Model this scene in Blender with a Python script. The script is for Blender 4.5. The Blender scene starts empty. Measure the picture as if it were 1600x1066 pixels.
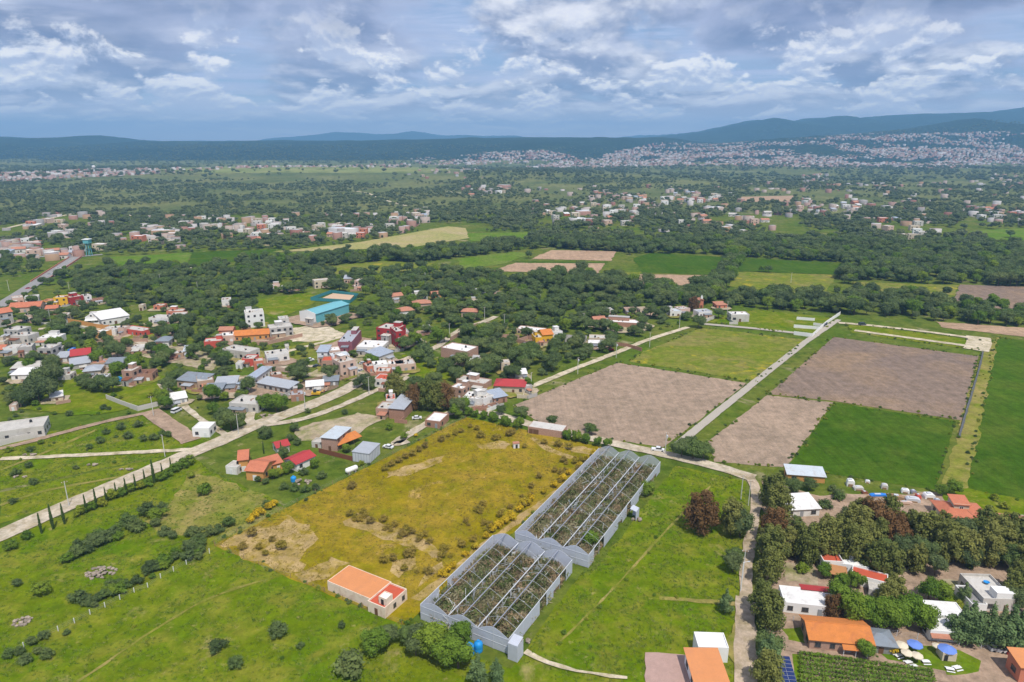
import bpy, math, random
import numpy as np
from mathutils import noise as mnoise, Vector

random.seed(7)
rng = np.random.default_rng(7)
scene = bpy.context.scene
COL = scene.collection

# ------------------------------------------------------------------ camera
FPX, HZ, CAMH = 1067.0, 222.0, 120.0          # focal length in photo pixels, horizon row, camera height
PITCH = math.atan((533 - HZ) / FPX)
cam = bpy.data.cameras.new('camera')
cam.sensor_width = 36.0
cam.lens = 36.0 * FPX / 1600.0
cam.clip_start = 1.0
cam.clip_end = 90000.0
cam_ob = bpy.data.objects.new('camera', cam)
COL.objects.link(cam_ob)
cam_ob.location = (0, 0, CAMH)
cam_ob.rotation_euler = (math.pi / 2 - PITCH, 0, 0)
scene.camera = cam_ob

# ------------------------------------------------------------------ sun and sky
SUN_EL = math.radians(61)
SUN_AZ = math.radians(158)                    # clockwise from +Y (the viewing direction)
sun = bpy.data.lights.new('sun', 'SUN')
sun.energy = 4.3
sun.angle = math.radians(0.9)
sun.color = (1.0, 0.955, 0.88)
sun_ob = bpy.data.objects.new('sun', sun)
COL.objects.link(sun_ob)
sd = Vector((math.sin(SUN_AZ) * math.cos(SUN_EL), math.cos(SUN_AZ) * math.cos(SUN_EL), math.sin(SUN_EL)))
sun_ob.rotation_euler = sd.to_track_quat('Z', 'Y').to_euler()
sun_ob.location = (0, 0, 400)

world = bpy.data.worlds.new('World')
scene.world = world
world.use_nodes = True
WT = world.node_tree
WT.nodes.clear()


def wn(t, **k):
    n = WT.nodes.new(t)
    for a, v in k.items():
        setattr(n, a, v)
    return n


def wm(op, a, b=None, c=None, clamp=False):
    n = wn('ShaderNodeMath', operation=op, use_clamp=clamp)
    for i, v in enumerate((a, b, c)):
        if v is None:
            continue
        if isinstance(v, (int, float)):
            n.inputs[i].default_value = v
        else:
            WT.links.new(v, n.inputs[i])
    return n.outputs[0]


def wrange(v, a, b, c=0.0, d=1.0, smooth=True):
    n = wn('ShaderNodeMapRange')
    n.interpolation_type = 'SMOOTHSTEP' if smooth else 'LINEAR'
    WT.links.new(v, n.inputs[0])
    for i, x in enumerate((a, b, c, d)):
        n.inputs[i + 1].default_value = x
    return n.outputs[0]


def wmix(f, a, b):
    n = wn('ShaderNodeMix', data_type='RGBA')
    for i, v in ((0, f), (6, a), (7, b)):
        if isinstance(v, tuple):
            n.inputs[i].default_value = (*v, 1)
        elif isinstance(v, float):
            n.inputs[i].default_value = v
        else:
            WT.links.new(v, n.inputs[i])
    return n.outputs[2]


sky = wn('ShaderNodeTexSky', sky_type='NISHITA')
sky.sun_disc = False
sky.sun_elevation = SUN_EL
sky.sun_rotation = SUN_AZ
sky.altitude = 1900
tc = wn('ShaderNodeTexCoord')
sep = wn('ShaderNodeSeparateXYZ')
WT.links.new(tc.outputs['Generated'], sep.inputs[0])
X, Y, Z = sep.outputs
rad = wm('SQRT', wm('ADD', wm('MULTIPLY', X, X), wm('MULTIPLY', Y, Y)))
rad = wm('MAXIMUM', rad, 0.02)
el = wm('MAXIMUM', wm('DIVIDE', Z, rad), 0.0)
vert = wm('LOGARITHM', wm('ADD', el, 0.045), math.e)


def cloudvec(hs, vs, off):
    n = wn('ShaderNodeCombineXYZ')
    WT.links.new(wm('MULTIPLY', wm('DIVIDE', X, rad), hs), n.inputs[0])
    WT.links.new(wm('MULTIPLY', wm('DIVIDE', Y, rad), hs), n.inputs[1])
    WT.links.new(wm('MULTIPLY_ADD', vert, vs, off), n.inputs[2])
    return n.outputs[0]


def cnoise(vec, scale, detail=7, rough=0.55, dist=0.0):
    n = wn('ShaderNodeTexNoise')
    n.inputs['Scale'].default_value = scale
    n.inputs['Detail'].default_value = detail
    n.inputs['Roughness'].default_value = rough
    n.inputs['Distortion'].default_value = dist
    WT.links.new(vec, n.inputs['Vector'])
    return n.outputs[0]


K = 1.24 / 0.1                                  # cloud radiances below are written for strength 1


def kc(r, g, b):
    return (r * K, g * K, b * K)


def layer(hs, vs, off, lift, detail, rough, dist):
    """a cloud field and the same field sampled a little higher: their difference lights the upper rims"""
    a_ = cnoise(cloudvec(hs, vs, off), 1.0, detail, rough, dist)
    b_ = cnoise(cloudvec(hs, vs, off + lift), 1.0, detail - 2, rough, dist)
    return a_, wm('SUBTRACT', a_, b_)


big, bigd = layer(2.7, 1.6, 5.1, 0.2, 9, 0.53, 0.3)
mid, midd = layer(6.0, 2.3, 2.2, 0.22, 9, 0.54, 0.2)
puff, puffd = layer(14.0, 3.6, 8.3, 0.17, 9, 0.57, 0.2)
wisp = cnoise(cloudvec(4.0, 8.0, 7.7), 1.0, 8, 0.62, 0.5)
gap = wmix(0.5, sky.outputs[0], kc(0.33, 0.44, 0.70))
veil = wmix(wrange(wisp, 0.38, 0.66), gap, kc(0.50, 0.56, 0.75))
# middle layer: soft grey banks with pale upper rims
midc = wmix(wrange(midd, -0.06, 0.13), kc(0.23, 0.275, 0.42), kc(0.84, 0.83, 0.87))
c1 = wmix(wm('MULTIPLY', wrange(mid, 0.40, 0.52), 0.9), veil, midc)
# heavy layer overhead: slate undersides, bright broken edges
bigc = wmix(wrange(big, 0.44, 0.64), kc(0.45, 0.49, 0.66), kc(0.12, 0.165, 0.31))
bigc = wmix(wm('MULTIPLY', wrange(bigd, 0.02, 0.14), 0.8), bigc, kc(0.74, 0.76, 0.87))
bcov = wm('MULTIPLY', wrange(big, 0.40, 0.52), wrange(el, 0.06, 0.14))
c1 = wmix(wm('MULTIPLY', bcov, 0.92), c1, bigc)
# small fair-weather heaps low over the horizon
pcov = wm('MULTIPLY', wrange(puff, 0.48, 0.56), wm('MULTIPLY', wrange(el, 0.19, 0.09), wrange(el, 0.0, 0.02)))
pc = wmix(wrange(puffd, -0.05, 0.10), kc(0.50, 0.55, 0.70), kc(1.0, 0.97, 0.95))
c2 = wmix(wm('MULTIPLY', pcov, 0.9), c1, pc)
low = wrange(el, 0.075, 0.0)
c3 = wmix(wm('MULTIPLY', low, 0.75), c2, kc(1.12, 1.02, 1.05))
bg = wn('ShaderNodeBackground')
bg.inputs[1].default_value = 0.1
WT.links.new(c3, bg.inputs[0])
wo = wn('ShaderNodeOutputWorld')
WT.links.new(bg.outputs[0], wo.inputs[0])

scene.view_settings.view_transform = 'Standard'
scene.view_settings.look = 'None'
scene.view_settings.exposure = 0.0
scene.view_settings.gamma = 1.0
scene.render.engine = 'CYCLES'
scene.cycles.use_denoising = True
scene.cycles.max_bounces = 6
scene.cycles.diffuse_bounces = 2
scene.cycles.glossy_bounces = 2
scene.cycles.transmission_bounces = 3
scene.cycles.transparent_max_bounces = 6
scene.cycles.volume_bounces = 0


# ------------------------------------------------------------------ terrain and picture-to-place helpers
def sstep(a, b, t):
    t = np.clip((t - a) / (b - a), 0, 1)
    return t * t * (3 - 2 * t)


def ridge(prof, D):
    xs = [(p - 800) / FPX * D for p, _ in prof]
    zs = [CAMH + (HZ - y) * D / FPX for _, y in prof]
    return xs, zs


R1 = ridge([(-1500, 214), (-300, 215), (0, 216), (125, 217), (150, 221), (170, 226), (230, 224), (330, 222), (420, 219),
            (560, 220), (700, 218), (790, 216), (850, 215), (960, 217), (1040, 222), (1150, 226), (1600, 230), (3000, 228)], 6000)
R2 = ridge([(-2000, 260), (700, 250), (960, 232), (1040, 215), (1110, 206), (1180, 190), (1230, 195), (1300, 184), (1340, 190),
            (1385, 183), (1450, 181), (1510, 180), (1570, 176), (1600, 171), (1700, 164), (2400, 172), (3500, 170)], 8000)
R3 = ridge([(-3000, 238), (380, 235), (430, 219), (500, 211), (545, 208), (595, 213), (650, 207), (690, 214), (740, 212),
            (800, 214), (870, 222), (940, 235), (4000, 240)], 14500)
R4 = ridge([(-2000, 270), (560, 262), (650, 247), (900, 243), (1000, 236), (1200, 219), (1330, 210), (1430, 203), (1500, 190),
            (1545, 198), (1600, 202), (1800, 205), (3000, 215)], 5200)


def terr(x, y):
    x = np.asarray(x, float)
    y = np.asarray(y, float)
    z = np.zeros(np.broadcast(x, y).shape)
    m = sstep(1750, 2500, y)
    z = z + m * (7 * np.sin(x / 310 + 1.3) * np.sin(y / 330) + 5 * np.sin(x / 610 + y / 800))
    z = z + 26 * np.exp(-((x + 820) / 700) ** 2 - ((y - 2700) / 420) ** 2)
    z = z + 12 * np.exp(-((x - 250) / 420) ** 2 - ((y - 2300) / 300) ** 2)
    a = np.interp(x, *R1) * sstep(3700, 6000, y) * (1 - 0.25 * sstep(6200, 8500, y))
    b = np.interp(x, *R2) * sstep(5600, 8000, y) * (1 - 0.3 * sstep(8400, 11000, y))
    c = np.interp(x, *R3) * sstep(11500, 14500, y)
    d = np.maximum(np.interp(x, *R4), 0) * sstep(3300, 5200, y) * (1 - 0.45 * sstep(5300, 6600, y))
    return z + np.maximum.reduce([a, b, c, d]) * (1.0)


def ray(px, py):
    u = (px - 800) / FPX
    v = (533 - py) / FPX
    return (u, math.cos(PITCH) + v * math.sin(PITCH), -math.sin(PITCH) + v * math.cos(PITCH))


def P(px, py, z=0.0):
    """ground point that the photo shows at a pixel"""
    d = ray(px, py)
    if d[2] < -0.045:
        t = (z - CAMH) / d[2]
        if d[1] * t < 1750:
            return Vector((d[0] * t, d[1] * t, z))
    t = np.arange(1500, 16000, 12.0)
    zz = CAMH + d[2] * t
    hit = np.nonzero(zz < terr(d[0] * t, d[1] * t))[0]
    t = t[hit[0]] if len(hit) else 9000.0
    x, y = d[0] * t, d[1] * t
    return Vector((x, y, float(terr(x, y))))


def pix(x, y, z=0.0):
    """photo pixel of a place (used only for wording labels)"""
    dz = z - CAMH
    dep = y * math.cos(PITCH) - dz * math.sin(PITCH)
    up = y * math.sin(PITCH) + dz * math.cos(PITCH)
    return 800 + FPX * x / dep, 533 - FPX * up / dep


ORG = {'A': (0, 430, 4.847), 'B': (310, 430, 4.847), 'C': (620, 430, 4.847), 'D': (920, 430, 4.847), 'E': (300, 600, 4.847),
       'F': (600, 600, 4.847), 'G': (1180, 680, 3.81), 'H': (1180, 840, 4.718), 'I': (1380, 840, 4.718), 'L': (0, 620, 4.44),
       'K': (0, 840, 4.716), 'M': (880, 640, 4.44), 'N': (300, 800, 4.006), 'O': (620, 800, 4.006), 'Q': (900, 820, 4.334),
       'S': (0, 0, 1.0), 'T': (1240, 430, 3.947)}


def PC(c, x, y, z=0.0):
    o = ORG[c]
    return P(o[0] + x / o[2], o[1] + y / o[2], z)


# ------------------------------------------------------------------ materials
MATS = {}


class NT:
    def __init__(s, name):
        s.m = bpy.data.materials.new(name)
        s.m.use_nodes = True
        s.t = s.m.node_tree
        s.t.nodes.clear()
        s.out = s.n('ShaderNodeOutputMaterial')
        s.b = s.n('ShaderNodeBsdfPrincipled')
        s.t.links.new(s.b.outputs[0], s.out.inputs[0])
        MATS[name] = s.m

    def n(s, t, **k):
        n = s.t.nodes.new(t)
        for a, v in k.items():
            setattr(n, a, v)
        return n

    def put(s, sock, v):
        if isinstance(v, (int, float)):
            sock.default_value = v
        elif isinstance(v, tuple):
            sock.default_value = (*v, 1) if len(v) == 3 and sock.type == 'RGBA' else v
        else:
            s.t.links.new(v, sock)

    def coord(s, kind='Object'):
        return s.n('ShaderNodeTexCoord').outputs[kind]

    def noise(s, vec, scale, detail=4, rough=0.55, dist=0.0):
        n = s.n('ShaderNodeTexNoise')
        n.inputs['Scale'].default_value = scale
        n.inputs['Detail'].default_value = detail
        n.inputs['Roughness'].default_value = rough
        n.inputs['Distortion'].default_value = dist
        s.t.links.new(vec, n.inputs['Vector'])
        return n.outputs[0]

    def rng(s, v, a, b, c=0.0, d=1.0):
        n = s.n('ShaderNodeMapRange')
        s.put(n.inputs[0], v)
        for i, x in enumerate((a, b, c, d)):
            n.inputs[i + 1].default_value = x
        return n.outputs[0]

    def mix(s, f, a, b, blend='MIX'):
        n = s.n('ShaderNodeMix', data_type='RGBA', blend_type=blend)
        s.put(n.inputs[0], f)
        s.put(n.inputs[6], a)
        s.put(n.inputs[7], b)
        return n.outputs[2]

    def math(s, op, a, b=0.0):
        n = s.n('ShaderNodeMath', operation=op)
        s.put(n.inputs[0], a)
        s.put(n.inputs[1], b)
        return n.outputs[0]

    def bump(s, h, strength=0.5, dist=0.1):
        n = s.n('ShaderNodeBump')
        n.inputs['Strength'].default_value = strength
        n.inputs['Distance'].default_value = dist
        s.t.links.new(h, n.inputs['Height'])
        s.t.links.new(n.outputs[0], s.b.inputs['Normal'])

    def fin(s, col, rough=0.85, spec=0.2):
        s.put(s.b.inputs['Base Color'], col)
        s.b.inputs['Roughness'].default_value = rough
        s.b.inputs['Specular IOR Level'].default_value = spec
        return s.m


def rotvec(t, vec, ang, sx=1.0, sy=1.0):
    n = t.n('ShaderNodeMapping')
    n.inputs['Rotation'].default_value = (0, 0, ang)
    n.inputs['Scale'].default_value = (sx, sy, 1)
    t.t.links.new(vec, n.inputs[0])
    return n.outputs[0]


def ground_mat(name, a, b, c=None, bare=None, big=0.02, mid=0.11, fine=1.1, bare_lo=0.60, bare_hi=0.68, bare_s=0.035, rows=None):
    """a/b broad patches, c mid-size tufts, bare = worn soil with ragged outline"""
    t = NT(name)
    v = t.coord()
    w = t.noise(v, big, 5, 0.6, 0.6)
    col = t.mix(t.rng(w, 0.36, 0.64), a, b)
    if c:
        col = t.mix(t.rng(t.noise(v, mid, 6, 0.65, 0.4), 0.46, 0.66), col, c)
    if bare:
        nb = t.noise(v, bare_s, 8, 0.66, 0.5)
        col = t.mix(t.rng(nb, bare_lo, bare_hi), col, bare)
        col = t.mix(t.math('MULTIPLY', t.rng(t.noise(v, bare_s * 5, 6, 0.7), 0.60, 0.72), 0.7), col, bare)
    f = t.noise(v, fine, 5, 0.7)
    col = t.mix(1.0, col, t.mix(f, (0.55, 0.56, 0.54), (1.46, 1.44, 1.42)), 'MULTIPLY')
    f2 = t.noise(v, fine * 0.22, 4, 0.65)
    col = t.mix(1.0, col, t.mix(t.rng(f2, 0.3, 0.7), (0.74, 0.76, 0.72), (1.24, 1.22, 1.2)), 'MULTIPLY')
    h = f
    if rows:
        ang, per, amt = rows
        rv = rotvec(t, v, ang, 1.0 / per, 1.0 / per)
        wv = t.n('ShaderNodeTexWave', wave_type='BANDS', bands_direction='X')
        wv.inputs['Scale'].default_value = 1.0
        wv.inputs['Distortion'].default_value = 0.5
        wv.inputs['Detail'].default_value = 2
        wv.inputs['Detail Scale'].default_value = 0.6
        t.t.links.new(rv, wv.inputs['Vector'])
        streak = t.noise(rotvec(t, v, ang, 0.42, 0.014), 1.0, 4, 0.6)
        col = t.mix(amt, col, t.mix(wv.outputs[1], (0.55, 0.55, 0.55), (1.4, 1.4, 1.4)), 'MULTIPLY') if False else col
        col = t.mix(1.0, col, t.mix(t.rng(streak, 0.3, 0.7), (1 - amt,) * 3, (1 + amt,) * 3), 'MULTIPLY')
        col = t.mix(1.0, col, t.mix(t.rng(t.noise(rotvec(t, v, ang, 1.3, 0.03), 1.0, 3, 0.6), 0.3, 0.7), (1 - amt * .6,) * 3, (1 + amt * .6,) * 3), 'MULTIPLY')
        h = t.math('ADD', t.math('MULTIPLY', wv.outputs[1], 0.5), f)
    t.bump(h, 0.5, 0.16 if not rows else 0.10)
    return t.fin(col, 0.95, 0.0)


def plain_mat(name, col, rough=0.8, var=0.18, scale=0.6, stain=None, spec=0.25, metal=0.0, corr=None, tile=None, bumps=0.0, rnd=0.0):
    t = NT(name)
    v = t.coord()
    c = t.mix(1.0, col, t.mix(t.noise(v, scale, 6, 0.65), (1 - var,) * 3, (1 + var,) * 3), 'MULTIPLY')
    c = t.mix(1.0, c, t.mix(t.noise(v, scale * 7, 4, 0.6), (1 - var * .6,) * 3, (1 + var * .6,) * 3), 'MULTIPLY')
    if rnd:
        oi = t.n('ShaderNodeObjectInfo').outputs['Random']
        c = t.mix(1.0, c, t.mix(oi, (1 - rnd,) * 3, (1 + rnd,) * 3), 'MULTIPLY')
    if stain:
        c = t.mix(t.math('MULTIPLY', t.rng(t.noise(v, 0.35, 7, 0.7, 0.8), 0.5, 0.72), 0.75), c, stain)
    if corr:
        wv = t.n('ShaderNodeTexWave', wave_type='BANDS', bands_direction=corr[0])
        wv.inputs['Scale'].default_value = corr[1]
        t.t.links.new(v, wv.inputs['Vector'])
        t.bump(wv.outputs[1], 0.6, 0.06)
        c = t.mix(1.0, c, t.mix(wv.outputs[1], (0.86,) * 3, (1.08,) * 3), 'MULTIPLY')
    elif tile:
        br = t.n('ShaderNodeTexBrick')
        br.inputs['Scale'].default_value = tile
        br.inputs['Color1'].default_value = (1.1, 1.08, 1.05, 1)
        br.inputs['Color2'].default_value = (0.82, 0.8, 0.8, 1)
        br.inputs['Mortar'].default_value = (0.6, 0.58, 0.56, 1)
        mp = t.n('ShaderNodeMapping')
        mp.inputs['Rotation'].default_value = (math.radians(90), 0, 0)
        sx = t.n('ShaderNodeSeparateXYZ')
        t.t.links.new(v, sx.inputs[0])
        cb = t.n('ShaderNodeCombineXYZ')
        t.t.links.new(t.math('ADD', sx.outputs[0], sx.outputs[1]), cb.inputs[0])
        t.t.links.new(sx.outputs[2], cb.inputs[1])
        t.t.links.new(cb.outputs[0], br.inputs['Vector'])
        c = t.mix(1.0, c, br.outputs[0], 'MULTIPLY')
    elif bumps:
        t.bump(t.noise(v, scale * 12, 4, 0.6), 0.5, bumps)
    t.b.inputs['Metallic'].default_value = metal
    return t.fin(c, rough, spec)


def leaf_mat(name, cols, trans=0.2):
    t = NT(name)
    v = t.coord()
    oi = t.n('ShaderNodeObjectInfo').outputs['Random']
    r = t.n('ShaderNodeValToRGB')
    r.color_ramp.interpolation = 'LINEAR'
    els = r.color_ramp.elements
    els[0].color = (*cols[0], 1)
    els[1].color = (*cols[-1], 1)
    for i, c in enumerate(cols[1:-1]):
        e = els.new((i + 1) / (len(cols) - 1))
        e.color = (*c, 1)
    t.put(r.inputs[0], oi)
    c = t.mix(1.0, r.outputs[0], t.mix(t.rng(t.noise(v, 0.55, 4, 0.6), 0.3, 0.7), (0.62, 0.64, 0.62), (1.42, 1.36, 1.2)), 'MULTIPLY')
    c = t.mix(1.0, c, t.mix(t.noise(v, 3.5, 2, 0.6), (0.75,) * 3, (1.25,) * 3), 'MULTIPLY')
    t.fin(c, 0.75, 0.15)
    tr = t.n('ShaderNodeBsdfTranslucent')
    t.put(tr.inputs[0], c)
    mx = t.n('ShaderNodeMixShader')
    mx.inputs[0].default_value = trans
    t.t.links.new(t.b.outputs[0], mx.inputs[1])
    t.t.links.new(tr.outputs[0], mx.inputs[2])
    t.t.links.new(mx.outputs[0], t.out.inputs[0])
    return t.m


# ground covers
BARE = (0.40, 0.305, 0.205)
ground_mat('land', (0.085, 0.135, 0.012), (0.145, 0.155, 0.03), (0.06, 0.10, 0.010), (0.33, 0.27, 0.17), bare_lo=0.60, bare_hi=0.72)
ground_mat('meadow', (0.084, 0.150, 0.002), (0.138, 0.172, 0.005), (0.188, 0.192, 0.022), (0.33, 0.26, 0.12), big=0.03, bare_lo=0.60, bare_hi=0.74, bare_s=0.06)
ground_mat('meadow_rich', (0.08, 0.155, 0.004), (0.12, 0.175, 0.008), (0.16, 0.19, 0.025), (0.22, 0.20, 0.09), big=0.05, bare_lo=0.68, bare_hi=0.8, bare_s=0.09)
ground_mat('meadow_dry', (0.195, 0.195, 0.035), (0.28, 0.225, 0.08), (0.14, 0.175, 0.015), (0.36, 0.29, 0.17), big=0.05, bare_lo=0.6, bare_hi=0.7)
ground_mat('ochre_grass', (0.225, 0.178, 0.004), (0.30, 0.205, 0.025), (0.18, 0.165, 0.004), (0.44, 0.29, 0.12), big=0.03, bare_lo=0.62, bare_hi=0.70, bare_s=0.045)
ground_mat('bare_soil', (0.33, 0.235, 0.09), (0.42, 0.30, 0.15), (0.255, 0.19, 0.015), None, big=0.12, mid=0.2)
ground_mat('yard_dirt', (0.36, 0.285, 0.20), (0.44, 0.365, 0.27), (0.20, 0.205, 0.07), None, big=0.05, mid=0.12)
ground_mat('brown_dirt', (0.15, 0.10, 0.065), (0.20, 0.14, 0.09), (0.26, 0.20, 0.14), None, big=0.1)
ground_mat('dirt_road', (0.45, 0.38, 0.30), (0.53, 0.46, 0.37), (0.33, 0.27, 0.17), None, big=0.06, mid=0.2)
ground_mat('sand_road', (0.52, 0.445, 0.335), (0.58, 0.50, 0.39), (0.36, 0.31, 0.19), None, big=0.06, mid=0.2)
ground_mat('garden_dirt', (0.33, 0.235, 0.17), (0.38, 0.275, 0.205), (0.28, 0.20, 0.145), None, big=0.1, mid=0.3)
A57 = math.radians(57)
ground_mat('plough_pale', (0.305, 0.225, 0.17), (0.345, 0.255, 0.19), (0.265, 0.20, 0.15), None, big=0.012, mid=0.03, rows=(-A57 + math.pi / 2, 5.5, 0.10))
ground_mat('plough_grey', (0.225, 0.165, 0.13), (0.19, 0.143, 0.122), (0.275, 0.19, 0.125), None, big=0.012, mid=0.02, rows=(math.radians(-58) + math.pi / 2, 5.0, 0.11))
ground_mat('plough_tan', (0.38, 0.255, 0.175), (0.43, 0.295, 0.20), (0.33, 0.225, 0.155), None, big=0.01, mid=0.03, rows=(0.3, 6, 0.08))
ground_mat('crop_green', (0.042, 0.092, 0.004), (0.058, 0.112, 0.006), (0.078, 0.118, 0.012), None, big=0.014, mid=0.035, rows=(-A57 + math.pi / 2, 2.5, 0.12))
ground_mat('crop_far', (0.085, 0.165, 0.006), (0.11, 0.18, 0.015), (0.155, 0.195, 0.04), None, big=0.01, mid=0.03, rows=(0.2, 6, 0.08))
ground_mat('weeds', (0.15, 0.185, 0.015), (0.215, 0.19, 0.06), (0.115, 0.165, 0.01), (0.32, 0.27, 0.02), big=0.03, bare_lo=0.58, bare_hi=0.64, bare_s=0.06)
ground_mat('stubble', (0.36, 0.31, 0.13), (0.25, 0.27, 0.08), (0.40, 0.32, 0.18), None, big=0.008, mid=0.02)
ground_mat('light_hill', (0.20, 0.235, 0.07), (0.27, 0.27, 0.10), (0.12, 0.15, 0.04), None, big=0.006, mid=0.02)
plain_mat('asphalt', (0.27, 0.255, 0.24), 0.9, 0.12, 0.2)
ground_mat('lane_dirt', (0.40, 0.315, 0.24), (0.46, 0.37, 0.285), (0.29, 0.235, 0.14), None, big=0.08, mid=0.25)
plain_mat('dark_channel', (0.10, 0.105, 0.10), 0.9, 0.2)
plain_mat('paved_road', (0.40, 0.355, 0.29), 0.9, 0.10, 0.25)
plain_mat('road_paint', (0.75, 0.72, 0.6), 0.8, 0.1)
plain_mat('sand_court', (0.55, 0.38, 0.25), 0.95, 0.12, 0.3)
plain_mat('pink_paving', (0.40, 0.265, 0.22), 0.9, 0.25, 0.8, tile=None, bumps=0.03)

# walls, roofs and small things
plain_mat('white_paint', (0.72, 0.70, 0.66), 0.8, 0.10, 0.5, stain=(0.5, 0.46, 0.4))
plain_mat('clean_white', (0.80, 0.79, 0.76), 0.7, 0.06, 0.5)
plain_mat('cream', (0.60, 0.50, 0.37), 0.85, 0.12, 0.5, stain=(0.42, 0.34, 0.25))
plain_mat('pale_pink', (0.60, 0.43, 0.34), 0.85, 0.12, 0.5, stain=(0.42, 0.30, 0.24))
plain_mat('salmon', (0.56, 0.20, 0.12), 0.85, 0.12, 0.5)
plain_mat('coral_red', (0.58, 0.10, 0.07), 0.8, 0.12, 0.5)
plain_mat('brick_red', (0.36, 0.035, 0.035), 0.8, 0.12, 0.4)
plain_mat('maroon', (0.27, 0.10, 0.12), 0.8, 0.12, 0.4)
plain_mat('yellow_paint', (0.72, 0.42, 0.02), 0.8, 0.08, 0.5)
plain_mat('ochre_paint', (0.60, 0.30, 0.09), 0.85, 0.12, 0.5, stain=(0.45, 0.24, 0.1))
plain_mat('concrete', (0.42, 0.40, 0.37), 0.9, 0.16, 0.5, stain=(0.28, 0.26, 0.24))
plain_mat('concrete_light', (0.55, 0.52, 0.47), 0.9, 0.14, 0.5, stain=(0.36, 0.33, 0.29))
plain_mat('concrete_dark', (0.25, 0.24, 0.23), 0.9, 0.16, 0.5)
plain_mat('brick', (0.42, 0.235, 0.165), 0.9, 0.16, 0.7, tile=1.6)
plain_mat('brick_pale', (0.47, 0.30, 0.225), 0.9, 0.16, 0.7, tile=1.6)
plain_mat('adobe', (0.44, 0.31, 0.21), 0.9, 0.18, 0.5, stain=(0.3, 0.2, 0.14))
plain_mat('teal_paint', (0.14, 0.42, 0.46), 0.6, 0.08, 0.3)
plain_mat('wood_orange', (0.42, 0.20, 0.08), 0.8, 0.2, 1.0)
plain_mat('roof_concrete', (0.50, 0.47, 0.42), 0.9, 0.2, 0.5, stain=(0.30, 0.28, 0.25))
plain_mat('roof_white', (0.72, 0.70, 0.67), 0.8, 0.14, 0.5, stain=(0.46, 0.43, 0.39))
plain_mat('roof_metal', (0.42, 0.44, 0.47), 0.45, 0.12, 0.4, stain=(0.36, 0.36, 0.36), corr=('X', 2.0), spec=0.4)
plain_mat('roof_metal_dark', (0.24, 0.27, 0.30), 0.5, 0.15, 0.4, stain=(0.2, 0.15, 0.12), corr=('X', 2.0), spec=0.4)
plain_mat('roof_blue', (0.37, 0.42, 0.49), 0.45, 0.16, 0.4, stain=(0.33, 0.30, 0.28), corr=('X', 2.0), spec=0.4)
plain_mat('roof_pale_blue', (0.55, 0.60, 0.63), 0.5, 0.14, 0.4, stain=(0.45, 0.42, 0.40), corr=('X', 1.5))
plain_mat('roof_red', (0.44, 0.05, 0.05), 0.6, 0.12, 0.4, stain=(0.36, 0.05, 0.05), corr=('X', 1.5))
plain_mat('roof_tile', (0.48, 0.215, 0.135), 0.85, 0.3, 0.8, stain=(0.36, 0.16, 0.1), corr=('X', 2.2))
plain_mat('roof_coral', (0.54, 0.185, 0.10), 0.85, 0.26, 0.6, stain=(0.45, 0.14, 0.08), corr=('X', 2.2))
plain_mat('roof_orange', (0.62, 0.215, 0.055), 0.85, 0.24, 0.5, stain=(0.44, 0.15, 0.06), corr=('X', 2.2))
plain_mat('roof_orange_flat', (0.60, 0.245, 0.095), 0.85, 0.12, 0.3, stain=(0.52, 0.22, 0.10))
plain_mat('roof_red_flat', (0.50, 0.095, 0.045), 0.85, 0.16, 0.6, stain=(0.36, 0.08, 0.05))
plain_mat('teal_roof', (0.17, 0.43, 0.48), 0.55, 0.08, 0.3, corr=('X', 1.2))
plain_mat('peach_wall', (0.78, 0.64, 0.51), 0.85, 0.08, 0.4, stain=(0.56, 0.38, 0.25))
plain_mat('frame_white', (0.7, 0.7, 0.68), 0.6, 0.05)
plain_mat('frame_dark', (0.10, 0.085, 0.07), 0.6, 0.1)
plain_mat('glass', (0.035, 0.045, 0.055), 0.15, 0.1, 1.0, spec=0.6)
plain_mat('dark_hole', (0.03, 0.028, 0.026), 0.9, 0.1)
plain_mat('door_brown', (0.16, 0.085, 0.045), 0.7, 0.15)
plain_mat('door_grey', (0.30, 0.31, 0.32), 0.6, 0.1)
plain_mat('tank_black', (0.02, 0.02, 0.022), 0.5, 0.1)
plain_mat('tank_blue', (0.02, 0.26, 0.62), 0.45, 0.08)
plain_mat('galvanised', (0.55, 0.57, 0.60), 0.5, 0.1, 0.6, spec=0.4)
plain_mat('galv_dark', (0.26, 0.27, 0.32), 0.5, 0.1, 0.6, spec=0.4)
plain_mat('concrete_post', (0.58, 0.57, 0.53), 0.9, 0.08)
plain_mat('post_white', (0.74, 0.74, 0.72), 0.8, 0.06)
plain_mat('rust', (0.20, 0.075, 0.04), 0.9, 0.25, 0.8)
plain_mat('bark', (0.13, 0.095, 0.065), 0.95, 0.2, 2.0)
plain_mat('bark_pale', (0.24, 0.20, 0.16), 0.95, 0.2, 2.0)
plain_mat('stone', (0.30, 0.245, 0.19), 0.95, 0.2, 1.0, rnd=0.3)
plain_mat('tyre', (0.015, 0.015, 0.015), 0.9, 0.1)
plain_mat('car_white', (0.72, 0.72, 0.72), 0.3, 0.02, spec=0.5)
plain_mat('car_silver', (0.42, 0.44, 0.46), 0.3, 0.02, spec=0.5)
plain_mat('car_red', (0.42, 0.02, 0.02), 0.3, 0.02, spec=0.5)
plain_mat('car_dark', (0.04, 0.05, 0.07), 0.3, 0.02, spec=0.5)
plain_mat('machine_yellow', (0.62, 0.36, 0.02), 0.5, 0.1)
plain_mat('parasol_blue', (0.14, 0.24, 0.60), 0.8, 0.05)
plain_mat('parasol_cream', (0.66, 0.57, 0.42), 0.8, 0.05)
plain_mat('tarp_blue', (0.03, 0.20, 0.62), 0.6, 0.1, 1.0)
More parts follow.
